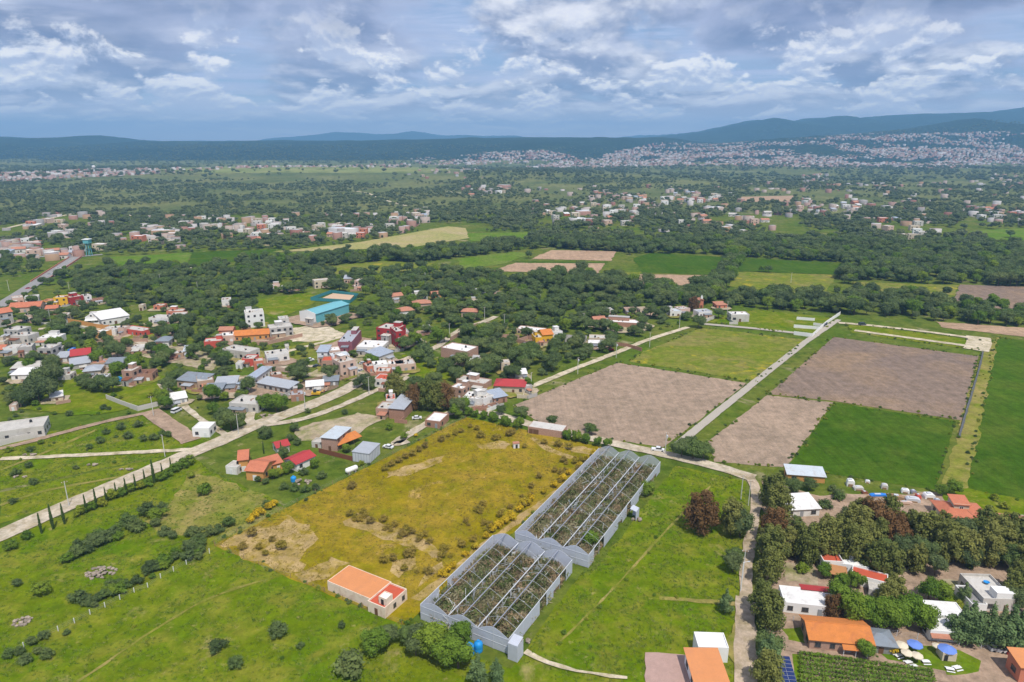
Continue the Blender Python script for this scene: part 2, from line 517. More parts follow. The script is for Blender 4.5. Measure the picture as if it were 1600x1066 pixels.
plain_mat('green_net', (0.05, 0.24, 0.27), 0.8, 0.1, 1.0)
plain_mat('solar', (0.015, 0.03, 0.12), 0.25, 0.1, 1.0, spec=0.6)
plain_mat('wood', (0.30, 0.19, 0.10), 0.85, 0.2, 2.0)
plain_mat('orange_paint', (0.66, 0.22, 0.03), 0.7, 0.08)


def film_mat(name, col, alpha):
    t = NT(name)
    v = t.coord()
    c = t.mix(1.0, col, t.mix(t.noise(v, 0.5, 6, 0.65), (0.84,) * 3, (1.12,) * 3), 'MULTIPLY')
    t.fin(c, 0.55, 0.3)
    tl = t.n('ShaderNodeBsdfTranslucent')
    t.put(tl.inputs[0], c)
    mx = t.n('ShaderNodeMixShader')
    mx.inputs[0].default_value = 0.35
    t.t.links.new(t.b.outputs[0], mx.inputs[1])
    t.t.links.new(tl.outputs[0], mx.inputs[2])
    tp = t.n('ShaderNodeBsdfTransparent')
    m2 = t.n('ShaderNodeMixShader')
    m2.inputs[0].default_value = alpha
    t.t.links.new(tp.outputs[0], m2.inputs[1])
    t.t.links.new(mx.outputs[0], m2.inputs[2])
    t.t.links.new(m2.outputs[0], t.out.inputs[0])


film_mat('plastic_film', (0.72, 0.75, 0.82), 0.95)
film_mat('plastic_torn', (0.72, 0.74, 0.77), 0.45)


# ------------------------------------------------------------------ mesh and object helpers
def mesh_np(name, V, Fc, mats, mi=None, smooth=False):
    me = bpy.data.meshes.new(name)
    V = np.asarray(V, np.float32).reshape(-1, 3)
    if isinstance(Fc, np.ndarray):
        k = Fc.shape[1]
        me.vertices.add(len(V))
        me.vertices.foreach_set('co', V.ravel())
        me.loops.add(Fc.size)
        me.loops.foreach_set('vertex_index', Fc.astype(np.int32).ravel())
        me.polygons.add(len(Fc))
        me.polygons.foreach_set('loop_start', np.arange(0, Fc.size, k, dtype=np.int32))
        me.polygons.foreach_set('loop_total', np.full(len(Fc), k, np.int32))
        me.update(calc_edges=True)
    else:
        me.from_pydata(V.tolist(), [], Fc)
    for m in (mats if isinstance(mats, (list, tuple)) else [mats]):
        me.materials.append(MATS[m])
    if mi is not None:
        me.polygons.foreach_set('material_index', np.asarray(mi, np.int32))
    if smooth:
        me.polygons.foreach_set('use_smooth', np.ones(len(me.polygons), bool))
    me.update()
    return me


class MB:
    def __init__(s):
        s.v, s.f = [], []

    def add(s, v, f):
        o = len(s.v)
        s.v += [tuple(p) for p in v]
        s.f += [tuple(i + o for i in q) for q in f]
        return s

    def box(s, x0, y0, z0, x1, y1, z1):
        return s.add([(x0, y0, z0), (x1, y0, z0), (x1, y1, z0), (x0, y1, z0), (x0, y0, z1), (x1, y0, z1), (x1, y1, z1), (x0, y1, z1)],
                     [(0, 3, 2, 1), (4, 5, 6, 7), (0, 1, 5, 4), (1, 2, 6, 5), (2, 3, 7, 6), (3, 0, 4, 7)])

    def prism(s, pts, axis, a, b):
        """extrude a polygon: axis 0 takes pts as (y,z), 1 as (x,z), 2 as (x,y)"""
        def mk(p, t):
            return [(t, p[0], p[1]), (p[0], t, p[1]), (p[0], p[1], t)][axis]
        n = len(pts)
        v = [mk(p, a) for p in pts] + [mk(p, b) for p in pts]
        f = [tuple(range(n)), tuple(range(2 * n - 1, n - 1, -1))]
        f += [(i, i + n, (i + 1) % n + n, (i + 1) % n) for i in range(n)]
        return s.add(v, f)

    def tube(s, a, b, r0, r1=None, n=6):
        a, b = Vector(a), Vector(b)
        r1 = r0 if r1 is None else r1
        q = (b - a).to_track_quat('Z', 'Y')
        v, f = [], []
        for p, r in ((a, r0), (b, r1)):
            for i in range(n):
                t = 2 * math.pi * i / n
                v.append(p + q @ Vector((r * math.cos(t), r * math.sin(t), 0)))
        f = [(i, (i + 1) % n, n + (i + 1) % n, n + i) for i in range(n)]
        f += [tuple(range(n - 1, -1, -1)), tuple(range(n, 2 * n))]
        return s.add(v, f)

    def lathe(s, prof, n=12):
        v, f = [], []
        for r, z in prof:
            for i in range(n):
                t = 2 * math.pi * i / n
                v.append((r * math.cos(t), r * math.sin(t), z))
        for k in range(len(prof) - 1):
            for i in range(n):
                j = (i + 1) % n
                f.append((k * n + i, k * n + j, (k + 1) * n + j, (k + 1) * n + i))
        f.append(tuple(range(n - 1, -1, -1)))
        f.append(tuple(range((len(prof) - 1) * n, len(prof) * n)))
        return s.add(v, f)

    def mesh(s, name, mat, smooth=False):
        return mesh_np(name, s.v, s.f, mat, smooth=smooth)

    def build(s, name, mat, parent=None, smooth=False):
        return link(name, s.mesh(name, mat, smooth), parent)


def link(name, data, parent=None, loc=None, rz=0.0, scale=None):
    o = bpy.data.objects.new(name, data)
    COL.objects.link(o)
    if parent is not None:
        o.parent = parent
    if loc is not None:
        o.location = loc
    if rz:
        o.rotation_euler = (0, 0, rz)
    if scale is not None:
        o.scale = scale
    return o


def tag(o, label=None, cat=None, group=None, kind=None):
    if label:
        o['label'] = label
    if cat:
        o['category'] = cat
    if group:
        o['group'] = group
    if kind:
        o['kind'] = kind
    return o


def thing(name, label, cat, loc, rz=0.0, group=None):
    return tag(link(name, None, None, loc, rz), label, cat, group)


BOXES = {}


def ubox(mat):
    """shared block mesh 0..1, centred in x and y on demand by scale"""
    if mat not in BOXES:
        BOXES[mat] = MB().box(0, 0, 0, 1, 1, 1).mesh('block', mat)
    return BOXES[mat]


def inpoly(x, y, poly):
    poly = np.asarray(poly)
    r = np.zeros(np.shape(x), bool)
    n = len(poly)
    j = n - 1
    for i in range(n):
        xi, yi = poly[i][:2]
        xj, yj = poly[j][:2]
        c = ((yi > y) != (yj > y)) & (x < (xj - xi) * (y - yi) / (yj - yi + 1e-12) + xi)
        r ^= c
        j = i
    return r


def rough_line(pts, step, amp, seed, closed=True):
    out = []
    n = len(pts)
    for i in range(n if closed else n - 1):
        a, b = Vector(pts[i][:2]), Vector(pts[(i + 1) % n][:2])
        L = (b - a).length
        k = max(1, int(L / step))
        nrm = Vector((-(b - a).y, (b - a).x)) / max(L, 1e-6)
        for q in range(k):
            p = a.lerp(b, q / k)
            w = mnoise.noise(Vector((p.x / (step * 3), p.y / (step * 3), seed))) + 0.6 * mnoise.noise(Vector((p.x / step, p.y / step, seed + 9)))
            if q == 0:
                w *= 0.5
            out.append(p + nrm * w * amp)
    if not closed:
        out.append(Vector(pts[-1][:2]))
    return out


SHEETS = []          # world polygons kept free of trees
LEVEL = [0.02]


def sheet(name, px, mat, amp=0.6, step=2.5, keep=True, crop='S', label=None, world=None):
    pts = world if world is not None else [PC(crop, *p) for p in px]
    far = max(p[1] for p in pts)
    step = max(step, far / 180)
    line = rough_line(pts, step, amp * (1 + far / 600), len(SHEETS) * 3.7)
    LEVEL[0] += 0.004
    z = LEVEL[0] + (0.05 if far > 500 else 0) + (0.08 if far > 900 else 0)
    me = bpy.data.meshes.new(name)
    import bmesh
    bm = bmesh.new()
    vs = [bm.verts.new((p.x, p.y, z)) for p in line]
    es = [bm.edges.new((vs[i], vs[(i + 1) % len(vs)])) for i in range(len(vs))]
    bmesh.ops.triangle_fill(bm, use_beauty=True, edges=es)
    for f in bm.faces:
        if f.normal.z < 0:
            f.normal_flip()
    bm.to_mesh(me)
    bm.free()
    me.materials.append(MATS[mat])
    o = link(name, me)
    tag(o, label, None, None, 'structure')
    if keep:
        SHEETS.append([(p[0], p[1]) for p in pts])
    return o


ROADS = []


def road(name, px, width, mat, crop='S', amp=0.6, label=None, z=None, world=None):
    pts = world if world is not None else [PC(crop, *p) for p in px]
    c = rough_line(pts, 3.0, 0.25, 5.5, False)
    # smooth the centre line
    for _ in range(6):
        c = [c[0]] + [(c[i - 1] + c[i] * 2 + c[i + 1]) / 4 for i in range(1, len(c) - 1)] + [c[-1]]
    LEVEL[0] += 0.004
    z = LEVEL[0] if z is None else z
    V, Fs = [], []
    for i, p in enumerate(c):
        t = (c[min(i + 1, len(c) - 1)] - c[max(i - 1, 0)]).normalized()
        nrm = Vector((-t.y, t.x))
        wl = width / 2 + amp * (mnoise.noise(Vector((p.x / 5, p.y / 5, 1))) + 0.7 * mnoise.noise(Vector((p.x / 1.7, p.y / 1.7, 4))))
        wr = width / 2 + amp * (mnoise.noise(Vector((p.x / 5, p.y / 5, 11))) + 0.7 * mnoise.noise(Vector((p.x / 1.7, p.y / 1.7, 14))))
        V += [(*(p + nrm * wl), z), (*(p - nrm * wr), z)]
        if i:
            Fs.append((2 * i - 2, 2 * i - 1, 2 * i + 1, 2 * i))
    o = link(name, mesh_np(name, V, Fs, mat))
    tag(o, label, None, None, 'structure')
    ROADS.append((np.array([(p.x, p.y) for p in c]), width / 2))
    return o


# ------------------------------------------------------------------ ground reaching the horizon
t = NT('hill_scrub')
v = t.coord()
c = t.mix(t.rng(t.noise(v, 0.004, 6, 0.65, 0.5), 0.35, 0.65), (0.012, 0.034, 0.02), (0.026, 0.052, 0.024))
c = t.mix(t.rng(t.noise(v, 0.0025, 7, 0.7, 0.8), 0.58, 0.70), c, (0.06, 0.085, 0.035))
c = t.mix(1.0, c, t.mix(t.rng(t.noise(v, 0.05, 5, 0.7), 0.35, 0.65), (0.55,) * 3, (1.45,) * 3), 'MULTIPLY')
t.bump(t.noise(v, 0.009, 7, 0.7), 1.0, 45)
t.fin(c, 0.95, 0.05)
t = NT('plain_scrub')
v = t.coord()
c = t.mix(t.rng(t.noise(v, 0.006, 6, 0.65, 0.5), 0.38, 0.62), (0.09, 0.115, 0.03), (0.165, 0.17, 0.055))
c = t.mix(t.rng(t.noise(v, 0.012, 7, 0.7, 0.8), 0.62, 0.72), c, (0.30, 0.25, 0.16))
c = t.mix(1.0, c, t.mix(t.rng(t.noise(v, 0.09, 5, 0.7), 0.35, 0.65), (0.6,) * 3, (1.4,) * 3), 'MULTIPLY')
t.fin(c, 0.95, 0.05)

ys = np.concatenate([np.array([-300., 60, 400, 640, 900, 1200, 1500, 1750]), np.arange(1850, 3300, 60), np.arange(3300, 9000, 55),
                     np.arange(9000, 16500, 150), np.array([17500., 18500.])])
xs = np.concatenate([np.array([-18000.]), np.arange(-13000, -6500, 200), np.arange(-6500, 6500, 55), np.arange(6500, 13001, 200),
                     np.array([18000.])])
GX, GY = np.meshgrid(xs, ys)
GZ = terr(GX, GY)
for i in range(len(ys)):
    if ys[i] < 3400:
        continue
    for j in range(len(xs)):
        if abs(xs[j]) > 13000 or GZ[i, j] < 4:
            continue
        q = Vector((xs[j] / 700, ys[i] / 700, 0.3))
        n = mnoise.fractal(q, 0.9, 2.0, 5)
        edge = min(1.0, GZ[i, j] / 60)
        top = 0.25 if GY[i, j] > 5700 and GY[i, j] < 6400 else 1.0
        GZ[i, j] += n * 30 * edge * top
nx, ny = len(xs), len(ys)
idx = np.arange(nx * ny).reshape(ny, nx)
Q = np.stack([idx[:-1, :-1], idx[:-1, 1:], idx[1:, 1:], idx[1:, :-1]], -1).reshape(-1, 4)
fy = ((GY[:-1, :-1] + GY[1:, 1:]) / 2).ravel()
fz = GZ[:-1, :-1].ravel()
fx = ((GX[:-1, :-1] + GX[1:, 1:]) / 2).ravel()
fpx = 800 + FPX * fx / (fy * math.cos(PITCH) + CAMH * math.sin(PITCH))
mi = np.where(fy < 1250, 0, np.where((fy > 3700) & (fz > 14), 2, 1))
mi = np.where((fy > 2420) & (fy < 3500) & (fpx > 285 + 40 * np.sin(fy / 90)) & (fpx < 700 + 40 * np.sin(fy / 70)), 3, mi)
V = np.stack([GX, GY, GZ], -1).reshape(-1, 3)
ground = link('ground', mesh_np('ground', V, Q, ['land', 'plain_scrub', 'hill_scrub', 'light_hill'], mi, smooth=True))
tag(ground, 'green scrubland plain running out to blue mesas and hills', None, None, 'structure')

# ------------------------------------------------------------------ meadows, fields, yards
sheet('meadow', [(-60, 1090), (-60, 850), (100, 805), (300, 715), (345, 745), (420, 775), (460, 800), (333, 852), (632, 978), (660, 1000), (800, 1045), (905, 900), (930, 890),
                 (1056, 728), (1165, 752), (1162, 900), (1158, 1090), (760, 1200), (200, 1200)], 'meadow', keep=False, label='bright green meadow in front of the ochre plot')
sheet('dry_meadow', [(262, 790), (300, 735), (345, 748), (462, 800), (440, 812), (345, 845), (250, 830), (215, 810)], 'meadow_dry', 1.5, keep=False, label='dry grass strip beside the cypress row')
sheet('meadow_strip', [(0, 690), (235, 645), (330, 690), (290, 705), (0, 765)], 'meadow', 1.0, keep=False, label='green waste land beside the dirt road')
sheet('meadow_strip', [(0, 770), (285, 708), (200, 750), (40, 805), (0, 818)], 'meadow', 1.0, keep=False, label='green verge between two dirt tracks')
PLOT = [(333, 852), (728, 652), (955, 702), (632, 978)]
plot = sheet('plot', PLOT, 'ochre_grass', 0.5, keep=True, label='large ochre grass plot with bare patches beside the greenhouses')
sheet('bare_patch', [(342, 851), (395, 828), (452, 806), (490, 818), (500, 842), (475, 868), (480, 898), (440, 892), (395, 874)], 'bare_soil', 3.0, keep=False, label='bare sandy corner of the ochre plot')
sheet('bare_patch', [(460, 897), (520, 868), (548, 880), (510, 905), (475, 912)], 'bare_soil', 1.6, keep=False, label='bare soil left of the orange roof')
sheet('bare_patch', [(612, 876), (648, 870), (652, 888), (620, 905), (606, 893)], 'bare_soil', 1.4, keep=False, label='bare soil patch behind the red roof terrace')
sheet('bare_patch', [(668, 890), (690, 878), (695, 892), (660, 915), (640, 925)], 'bare_soil', 1.2, keep=False, label='worn earth beside the greenhouse corner')
sheet('bare_patch', [(678, 715), (700, 708), (690, 722), (640, 742), (600, 748), (605, 738)], 'bare_soil', 1.6, keep=False, label='worn strip along the far side of the plot')
sheet('bare_patch', [(745, 695), (780, 688), (800, 694), (790, 702), (755, 702)], 'bare_soil', 1.4, keep=False, label='bare earth near the small white hut')
sheet('bare_patch', [(828, 685), (835, 683), (865, 702), (900, 715), (890, 718), (850, 703)], 'bare_soil', 0.6, keep=False, label='footpath leaving the plot gate')
sheet('bare_patch', [(880, 700), (912, 697), (945, 708), (925, 712), (895, 707)], 'bare_soil', 0.9, keep=False, label='bare strip at the far corner of the plot')
sheet('bare_patch', [(640, 935), (820, 800), (870, 765), (862, 778), (818, 812), (655, 940)], 'bare_soil', 0.8, keep=False, label='worn track along the greenhouse wall')
sheet('bare_patch', [(535, 815), (560, 800), (700, 862), (690, 872), (560, 828)], 'bare_soil', 1.5, keep=False, label='low earth bank across the plot')

sheet('ploughed_field', [(801, 634), (965, 567), (1168, 599), (1036, 699), (955, 688), (845, 662)], 'plough_pale', 0.4, label='pale ploughed field behind the greenhouses')
sheet('weedy_field', [(984, 565), (1003, 551), (1096, 512), (1262, 532), (1178, 597)], 'weeds', 0.8, label='weedy yellow-green field behind the pale ploughed field')
sheet('ploughed_field', [(1303, 527), (1529, 557), (1503, 657), (1303, 627), (1200, 616)], 'plough_grey', 0.4, label='wide grey-brown ploughed field right of the straight road')
sheet('ploughed_field', [(1199, 618), (1301, 629), (1228, 731), (1116, 722), (1106, 690)], 'plough_pale', 0.4, label='ploughed strip left of the square green crop')
sheet('crop_field', [(1304, 630), (1494, 659), (1462, 766), (1230, 731)], 'crop_green', 0.4, label='square dark green crop field')
sheet('crop_field', [(1556, 528), (1760, 552), (1900, 830), (1620, 788), (1510, 764)], 'crop_green', 0.5, label='dark green crop field along the photo edge')
sheet('meadow', [(1096, 502), (1180, 484), (1310, 497), (1270, 525)], 'meadow', 0.8, label='green lot with unfinished walls by the straight road')
sheet('meadow', [(1531, 555), (1560, 527), (1512, 766), (1600, 790), (1600, 830), (1470, 768)], 'meadow_dry', 0.8, keep=False, label='yellow green verge between the two crops')
sheet('strip_field', [(1320, 505), (1535, 533), (1528, 548), (1330, 520)], 'meadow', 0.8, label='narrow grass lot ringed by a sandy track')
# far fields
FAR = [('crop_field', [(172, 402), (300, 395), (288, 417), (195, 419)], 'crop_far', 'bright green field left of the far field boundary'),
       ('crop_field', [(302, 394), (432, 390), (425, 404), (290, 417)], 'crop_green', 'dark green field beyond the river wood'),
       ('stubble_field', [(425, 394), (560, 379), (700, 354), (727, 357), (735, 372), (650, 386), (540, 391)], 'stubble', 'long tan and green stubble field'),
       ('crop_field', [(430, 396), (555, 391), (640, 387), (560, 400), (440, 404)], 'crop_far', 'bright strip below the stubble field'),
       ('crop_field', [(500, 418), (600, 408), (680, 412), (640, 424), (520, 432)], 'weeds', 'green clearing in the river wood'),
       ('crop_field', [(715, 405), (800, 394), (830, 396), (790, 412), (720, 421)], 'crop_far', 'bright green field beside the tan fields'),
       ('crop_field', [(405, 468), (485, 457), (500, 468), (472, 484), (430, 499), (400, 482)], 'meadow', 'football meadow behind the turquoise hall'),
       ('ploughed_field', [(829, 405), (862, 391), (963, 393), (955, 408)], 'plough_tan', 'upper tan ploughed field'),
       ('ploughed_field', [(768, 424), (805, 411), (945, 412), (934, 428)], 'plough_tan', 'lower tan ploughed field'),
       ('crop_field', [(800, 408), (950, 410), (946, 412), (806, 411)], 'crop_green', 'thin green strip between the tan fields'),
       ('crop_field', [(988, 404), (1018, 396), (1134, 402), (1118, 430), (1004, 426)], 'crop_green', 'vivid green field between tree lines'),
       ('ploughed_field', [(934, 440), (950, 428), (1116, 431), (1112, 452), (1060, 453)], 'plough_tan', 'tan ploughed field beyond the tree belt'),
       ('crop_field', [(1150, 425), (1308, 430), (1285, 462), (1136, 448)], 'weeds', 'grey green field right of the tree line'),
       ('crop_field', [(1160, 403), (1320, 412), (1312, 430), (1152, 424)], 'crop_green', 'green field under the round trees'),
       ('ploughed_field', [(1500, 445), (1700, 452), (1740, 495), (1600, 490), (1489, 470)], 'plough_grey', 'grey ploughed field at the photo edge'),
       ('crop_field', [(1330, 441), (1498, 446), (1488, 470), (1385, 462)], 'weeds', 'yellow green field with two lone trees'),
       ('ploughed_field', [(1462, 503), (1700, 520), (1730, 540), (1600, 527), (1472, 512)], 'plough_tan', 'thin tan strip behind the crop field'),
       ('crop_field', [(1514, 361), (1640, 355), (1680, 380), (1546, 379)], 'crop_far', 'far bright green field with a lone tree'),
       ('stubble_field', [(1545, 379), (1680, 380), (1690, 388), (1560, 386)], 'plough_tan', 'tan strip below the far bright field'),
       ('crop_field', [(730, 365), (838, 363), (842, 372), (735, 378)], 'crop_far', 'small green field beyond the stubble'),
       ('stubble_field', [(1155, 308), (1240, 306), (1236, 315), (1160, 316)], 'plough_tan', 'far tan field by the distant village'),
       ('crop_field', [(1315, 428), (1360, 412), (1380, 418), (1345, 432)], 'crop_far', 'green gap between the round trees'),
       ('crop_field', [(1000, 432), (1002, 425), (950, 427), (935, 436)], 'weeds', 'grass corner at the end of the tan fields')]
for q_, w_, l_ in (([(120, 1066), (240, 985), (330, 930), (420, 905)], .8, 'faint path over the foreground meadow'), ([(870, 1010), (960, 920), (1040, 830), (1110, 760)], .7, 'faint path over the right meadow'),
                   ([(0, 790), (60, 768), (150, 752), (210, 742)], 1.6, 'thin track in the roadside verge'), ([(0, 735), (60, 712), (110, 690), (150, 672)], 1.8, 'thin track across the waste land'),
                   ([(1030, 935), (1090, 938), (1150, 945)], 1.6, 'short side track to the dirt lane')):
    road('footpath', q_, w_, 'meadow_dry', label=l_, amp=.5)
for n_, q_, m_, l_ in FAR:
    sheet(n_, q_, m_, 0.8, label=l_)
# village yards and bare ground
YARD = [([(130, 520), (200, 505), (345, 560), (330, 580), (230, 560)], 'yard_dirt', 'trodden ground among the western village houses'),
        ([(400, 560), (440, 545), (545, 520), (560, 535), (530, 552), (440, 575)], 'weeds', 'dull green lots in the village centre'),
        ([(470, 588), (540, 560), (620, 560), (640, 585), (590, 600), (500, 590)], 'yard_dirt', 'dusty ground at the village crossing'),
        ([(440, 518), (500, 505), (545, 525), (520, 532), (455, 535)], 'sand_road', 'pale sandy lot behind the unfinished house'),
        ([(440, 600), (505, 588), (530, 605), (505, 615), (450, 612)], 'brown_dirt', 'brown cattle yard by the sheds'),
        ([(455, 672), (500, 660), (560, 645), (600, 655), (560, 680), (500, 690), (470, 690)], 'yard_dirt', 'bare lot behind the brick house'),
        ([(20, 600), (120, 570), (260, 590), (280, 620), (150, 650), (30, 640)], 'meadow', 'green plots among the western houses'),
        ([(628, 556), (730, 566), (780, 580), (740, 598), (650, 590)], 'meadow', 'green lot behind the brick block'),
        ([(1190, 752), (1280, 775), (1465, 770), (1600, 835), (1760, 900), (1760, 1120), (1200, 1120), (1195, 900)], 'garden_dirt', 'brown garden soil under the trees'),
        ([(1222, 985), (1258, 980), (1262, 1015), (1232, 1008)], 'meadow_rich', 'small lawn beside the orange roofed house'),
        ([(1375, 1022), (1420, 1005), (1500, 1018), (1535, 1035), (1530, 1052), (1490, 1056), (1400, 1045)], 'meadow_rich', 'garden lawn with parasols'),
        ([(1238, 1024), (1255, 1024), (1255, 1100), (1232, 1100)], 'meadow_rich', 'grass strip beside the solar panels'),
        ([(1224, 880), (1270, 878), (1278, 915), (1226, 910)], 'yard_dirt', 'pale patio beside the white terrace house'),
        ([(1470, 905), (1515, 908), (1520, 945), (1480, 935)], 'yard_dirt', 'bare yard by the grey modern house'),
        ([(1470, 930), (1500, 932), (1502, 952), (1465, 948)], 'meadow_rich', 'green patch beside the bare yard'),
        ([(1470, 768), (1512, 764), (1640, 790), (1650, 850), (1540, 815), (1480, 800)], 'meadow', 'grass around the tiled house'),
        ([(1008, 1022), (1086, 1028), (1086, 1110), (1004, 1110)], 'pink_paving', 'pink stone terrace beside the orange roof'),
        ([(1160, 960), (1135, 1000), (1165, 1090), (1190, 1090)], 'meadow_dry', 'worn verge beside the track')]
for q_, m_, l_ in YARD:
    sheet('yard', q_, m_, 1.2, keep=False, label=l_)

# ------------------------------------------------------------------ roads
road('dirt_road', [(-60, 862), (0, 838), (100, 793), (200, 750), (300, 708), (352, 687), (400, 664), (470, 640), (530, 615), (575, 590), (585, 575)], 8.5, 'dirt_road', label='pale dirt road running past the cypress row')
road('dirt_road', [(400, 668), (480, 655), (540, 632), (600, 605), (640, 590)], 4.0, 'dirt_road', label='second track curving into the village')
road('dirt_road', [(575, 595), (560, 572), (500, 572), (440, 575), (395, 572)], 4.0, 'dirt_road', label='village lane past the white houses')
road('dirt_road', [(440, 552), (525, 530), (500, 520), (462, 516)], 3.5, 'sand_road', label='sandy lane around the empty lots')
road('dirt_road', [(580, 590), (625, 565), (680, 545), (720, 515), (760, 502), (775, 495)], 5.0, 'dirt_road', label='lane leaving the village past the brick wall')
road('dirt_road', [(0, 718), (150, 711), (250, 706), (310, 703)], 3.0, 'sand_road', label='narrow track across the waste land')
road('dirt_road', [(0, 702), (70, 685), (160, 660), (235, 645)], 3.5, 'garden_dirt', label='brown track past the concrete house')
road('dirt_road', [(233, 643), (265, 665), (300, 690)], 8.0, 'garden_dirt', label='brown worn lot behind the white hut')
road('dirt_road', [(250, 600), (310, 655), (330, 665), (352, 680)], 3.0, 'dirt_road', label='footpath to the white hut')
road('dirt_road', [(395, 665), (385, 645), (400, 640)], 4.0, 'dirt_road', label='spur beside the dark tree')
road('dirt_road', [(638, 690), (605, 700), (655, 670), (690, 648), (735, 640)], 4.5, 'dirt_road', label='driveway to the grey warehouse')
road('dirt_road', [(735, 640), (790, 652), (840, 668), (900, 680), (960, 694), (1010, 705), (1060, 715), (1120, 730), (1178, 748)], 6.0, 'dirt_road', label='dirt road along the end of the plot')
road('dirt_road', [(735, 640), (790, 620), (850, 597), (905, 574), (960, 553), (1010, 532), (1075, 512)], 4.0, 'sand_road', label='sandy track beside the pale ploughed field')
road('dirt_road', [(1170, 742), (1183, 765), (1180, 800), (1170, 860), (1164, 920), (1166, 950)], 3.4, 'lane_dirt', label='narrow upper part of the dirt lane by the gardens')
road('dirt_road', [(1165, 935), (1166, 960), (1163, 1010), (1166, 1110)], 5.0, 'lane_dirt', amp=.9, label='wider lower part of the dirt lane by the gardens')
road('straight_road', [(1058, 697), (1100, 662), (1180, 597), (1260, 534), (1310, 500)], 3.9, 'paved_road', amp=0.25, label='straight pale paved road between the ploughed fields')
road('straight_road', [(1100, 507), (1180, 514), (1280, 525)], 4.5, 'paved_road', amp=0.1, label='pale cross road at the green lot')
road('sandy_track', [(1310, 505), (1350, 508), (1440, 518), (1528, 530)], 4.5, 'sand_road', label='upper sandy track round the narrow lot')
road('sandy_track', [(1335, 517), (1430, 530), (1525, 543)], 4.5, 'sand_road', label='lower sandy track round the narrow lot')
road('sandy_track', [(1528, 527), (1530, 537), (1524, 548)], 13, 'sand_road', label='sandy turning place')
road('dirt_road', [(60, 515), (130, 508), (170, 520), (200, 530), (250, 545)], 5.0, 'dirt_road', label='village street past the ochre wall')
road('garden_path', [(1192, 1002), (1240, 1012), (1330, 1030), (1410, 1045), (1480, 1060)], 4.0, 'garden_dirt', amp=0.2, label='garden path above the vine rows')
road('footpath', [(820, 1020), (850, 1040), (900, 1053), (980, 1062)], 1.4, 'sand_road', label='worn footpath below the greenhouse')
road('asphalt_road', [(-60, 512), (0, 478), (30, 460), (80, 427), (112, 405), (122, 400)], 11, 'asphalt', amp=0.0, z=0.5, label='grey highway crossing the bridge')
road('asphalt_road', [(122, 402), (100, 399), (60, 402)], 8, 'asphalt', amp=0.0, label='side road beyond the bridge')
road('asphalt_road', [(118, 402), (160, 398)], 8, 'asphalt', amp=0.0, label='junction road beyond the bridge')
for q_, l_ in (([(515, 292), (575, 302), (598, 312), (635, 322)], 'far dirt track across the scrub'),
               ([(10, 357), (60, 345), (120, 333)], 'far pale road on the hillside'),
               ([(175, 347), (195, 340), (215, 332)], 'far bend of pale road'),
               ([(255, 425), (300, 418)], 'short pale road in the wood'),
               ([(690, 298), (735, 304)], 'far track beside the yellow houses')):
    road('dirt_track', q_, 7, 'sand_road', label=l_, z=0.3)

# ------------------------------------------------------------------ buildings
def _win_meshes(fm):
    m = MB()
    m.box(0, -.05, 0, .1, .06, 1).box(.9, -.05, 0, 1, .06, 1).box(.1, -.05, .9, .9, .06, 1).box(-.05, -.09, -.07, 1.05, .06, 0)
    m.box(.47, -.03, 0, .53, .03, .9)
    return m.mesh('window', fm), MB().box(.1, -.02, 0, .9, .05, .9).mesh('pane', 'glass')


WINM = {k: _win_meshes(k) for k in ('frame_white', 'frame_dark')}
DOORM = {k: MB().box(0, -.05, 0, 1, .05, 1).box(.08, -.07, .08, .46, -.05, .45).box(.54, -.07, .08, .92, -.05, .45)
         .box(.08, -.07, .53, .46, -.05, .93).box(.54, -.07, .53, .92, -.05, .93).mesh('door', k) for k in ('door_brown', 'door_grey', 'frame_white')}
HOLE = MB().box(0, -.02, 0, 1, .05, 1).box(-.08, -.06, -.08, 1.08, .05, 0).mesh('opening', 'dark_hole')
TINACO = MB().lathe([(.5, 0), (.55, .1), (.55, .75), (.5, .9), (.22, 1.05), (.22, 1.15)], 12).mesh('water_tank', 'tank_black')
TINACO_ST = MB().box(-.6, -.6, 0, .6, .6, .25).mesh('tank_plinth', 'concrete')
HOUSES = []          # (x, y, radius)
LMARK = []           # (x, y, phrase)


def openings(root, w, d, h, side, storeys, seed, wm, doors=True, big=False, hole=False):
    r = random.Random(seed)
    fm, pm = WINM[wm]
    faces = [(w, 0), (d, side)]
    for L, which in faces:
        n = max(1, int(L / (3.4 if not big else 4.2)))
        if L < 2.2:
            continue
        for s in range(storeys):
            hs = h / storeys
            for i in range(n):
                cx = (i + .5) * L / n + r.uniform(-.2, .2)
                if s == 0 and which == 0 and doors and i == n // 2:
                    ww, hh, z0, door = 1.1 if hs < 4 else 1.6, min(2.2, hs * .75), 0.02, True
                else:
                    if r.random() < .12:
                        continue
                    ww, hh, z0, door = r.choice([1.2, 1.4, 1.7]), min(1.3, hs * .42), s * hs + hs * .34, False
                if which == 0:
                    loc, rz = (cx - ww / 2, -.04, z0), 0
                elif which == 1:
                    loc, rz = (w + .04, cx - ww / 2, z0), math.pi / 2
                else:
                    loc, rz = (-.04, d - cx + ww / 2, z0), -math.pi / 2
                if door:
                    link('door', DOORM[r.choice(list(DOORM))], root, loc, rz, (ww, 1, hh))
                elif hole:
                    link('window_opening', HOLE, root, loc, rz, (ww * 1.25, 1, hh * 1.1))
                else:
                    o = link('window', fm, root, loc, rz, (ww, 1, hh))
                    link('pane', pm, o)


def walls(root, w, d, h, wall, par=.4, t=.2):
    m = MB()
    H = h + par
    m.box(0, 0, 0, w, t, H).box(0, d - t, 0, w, d, H).box(0, t, 0, t, d - t, H).box(w - t, t, 0, w, d - t, H)
    return m.build('wall', wall, root)


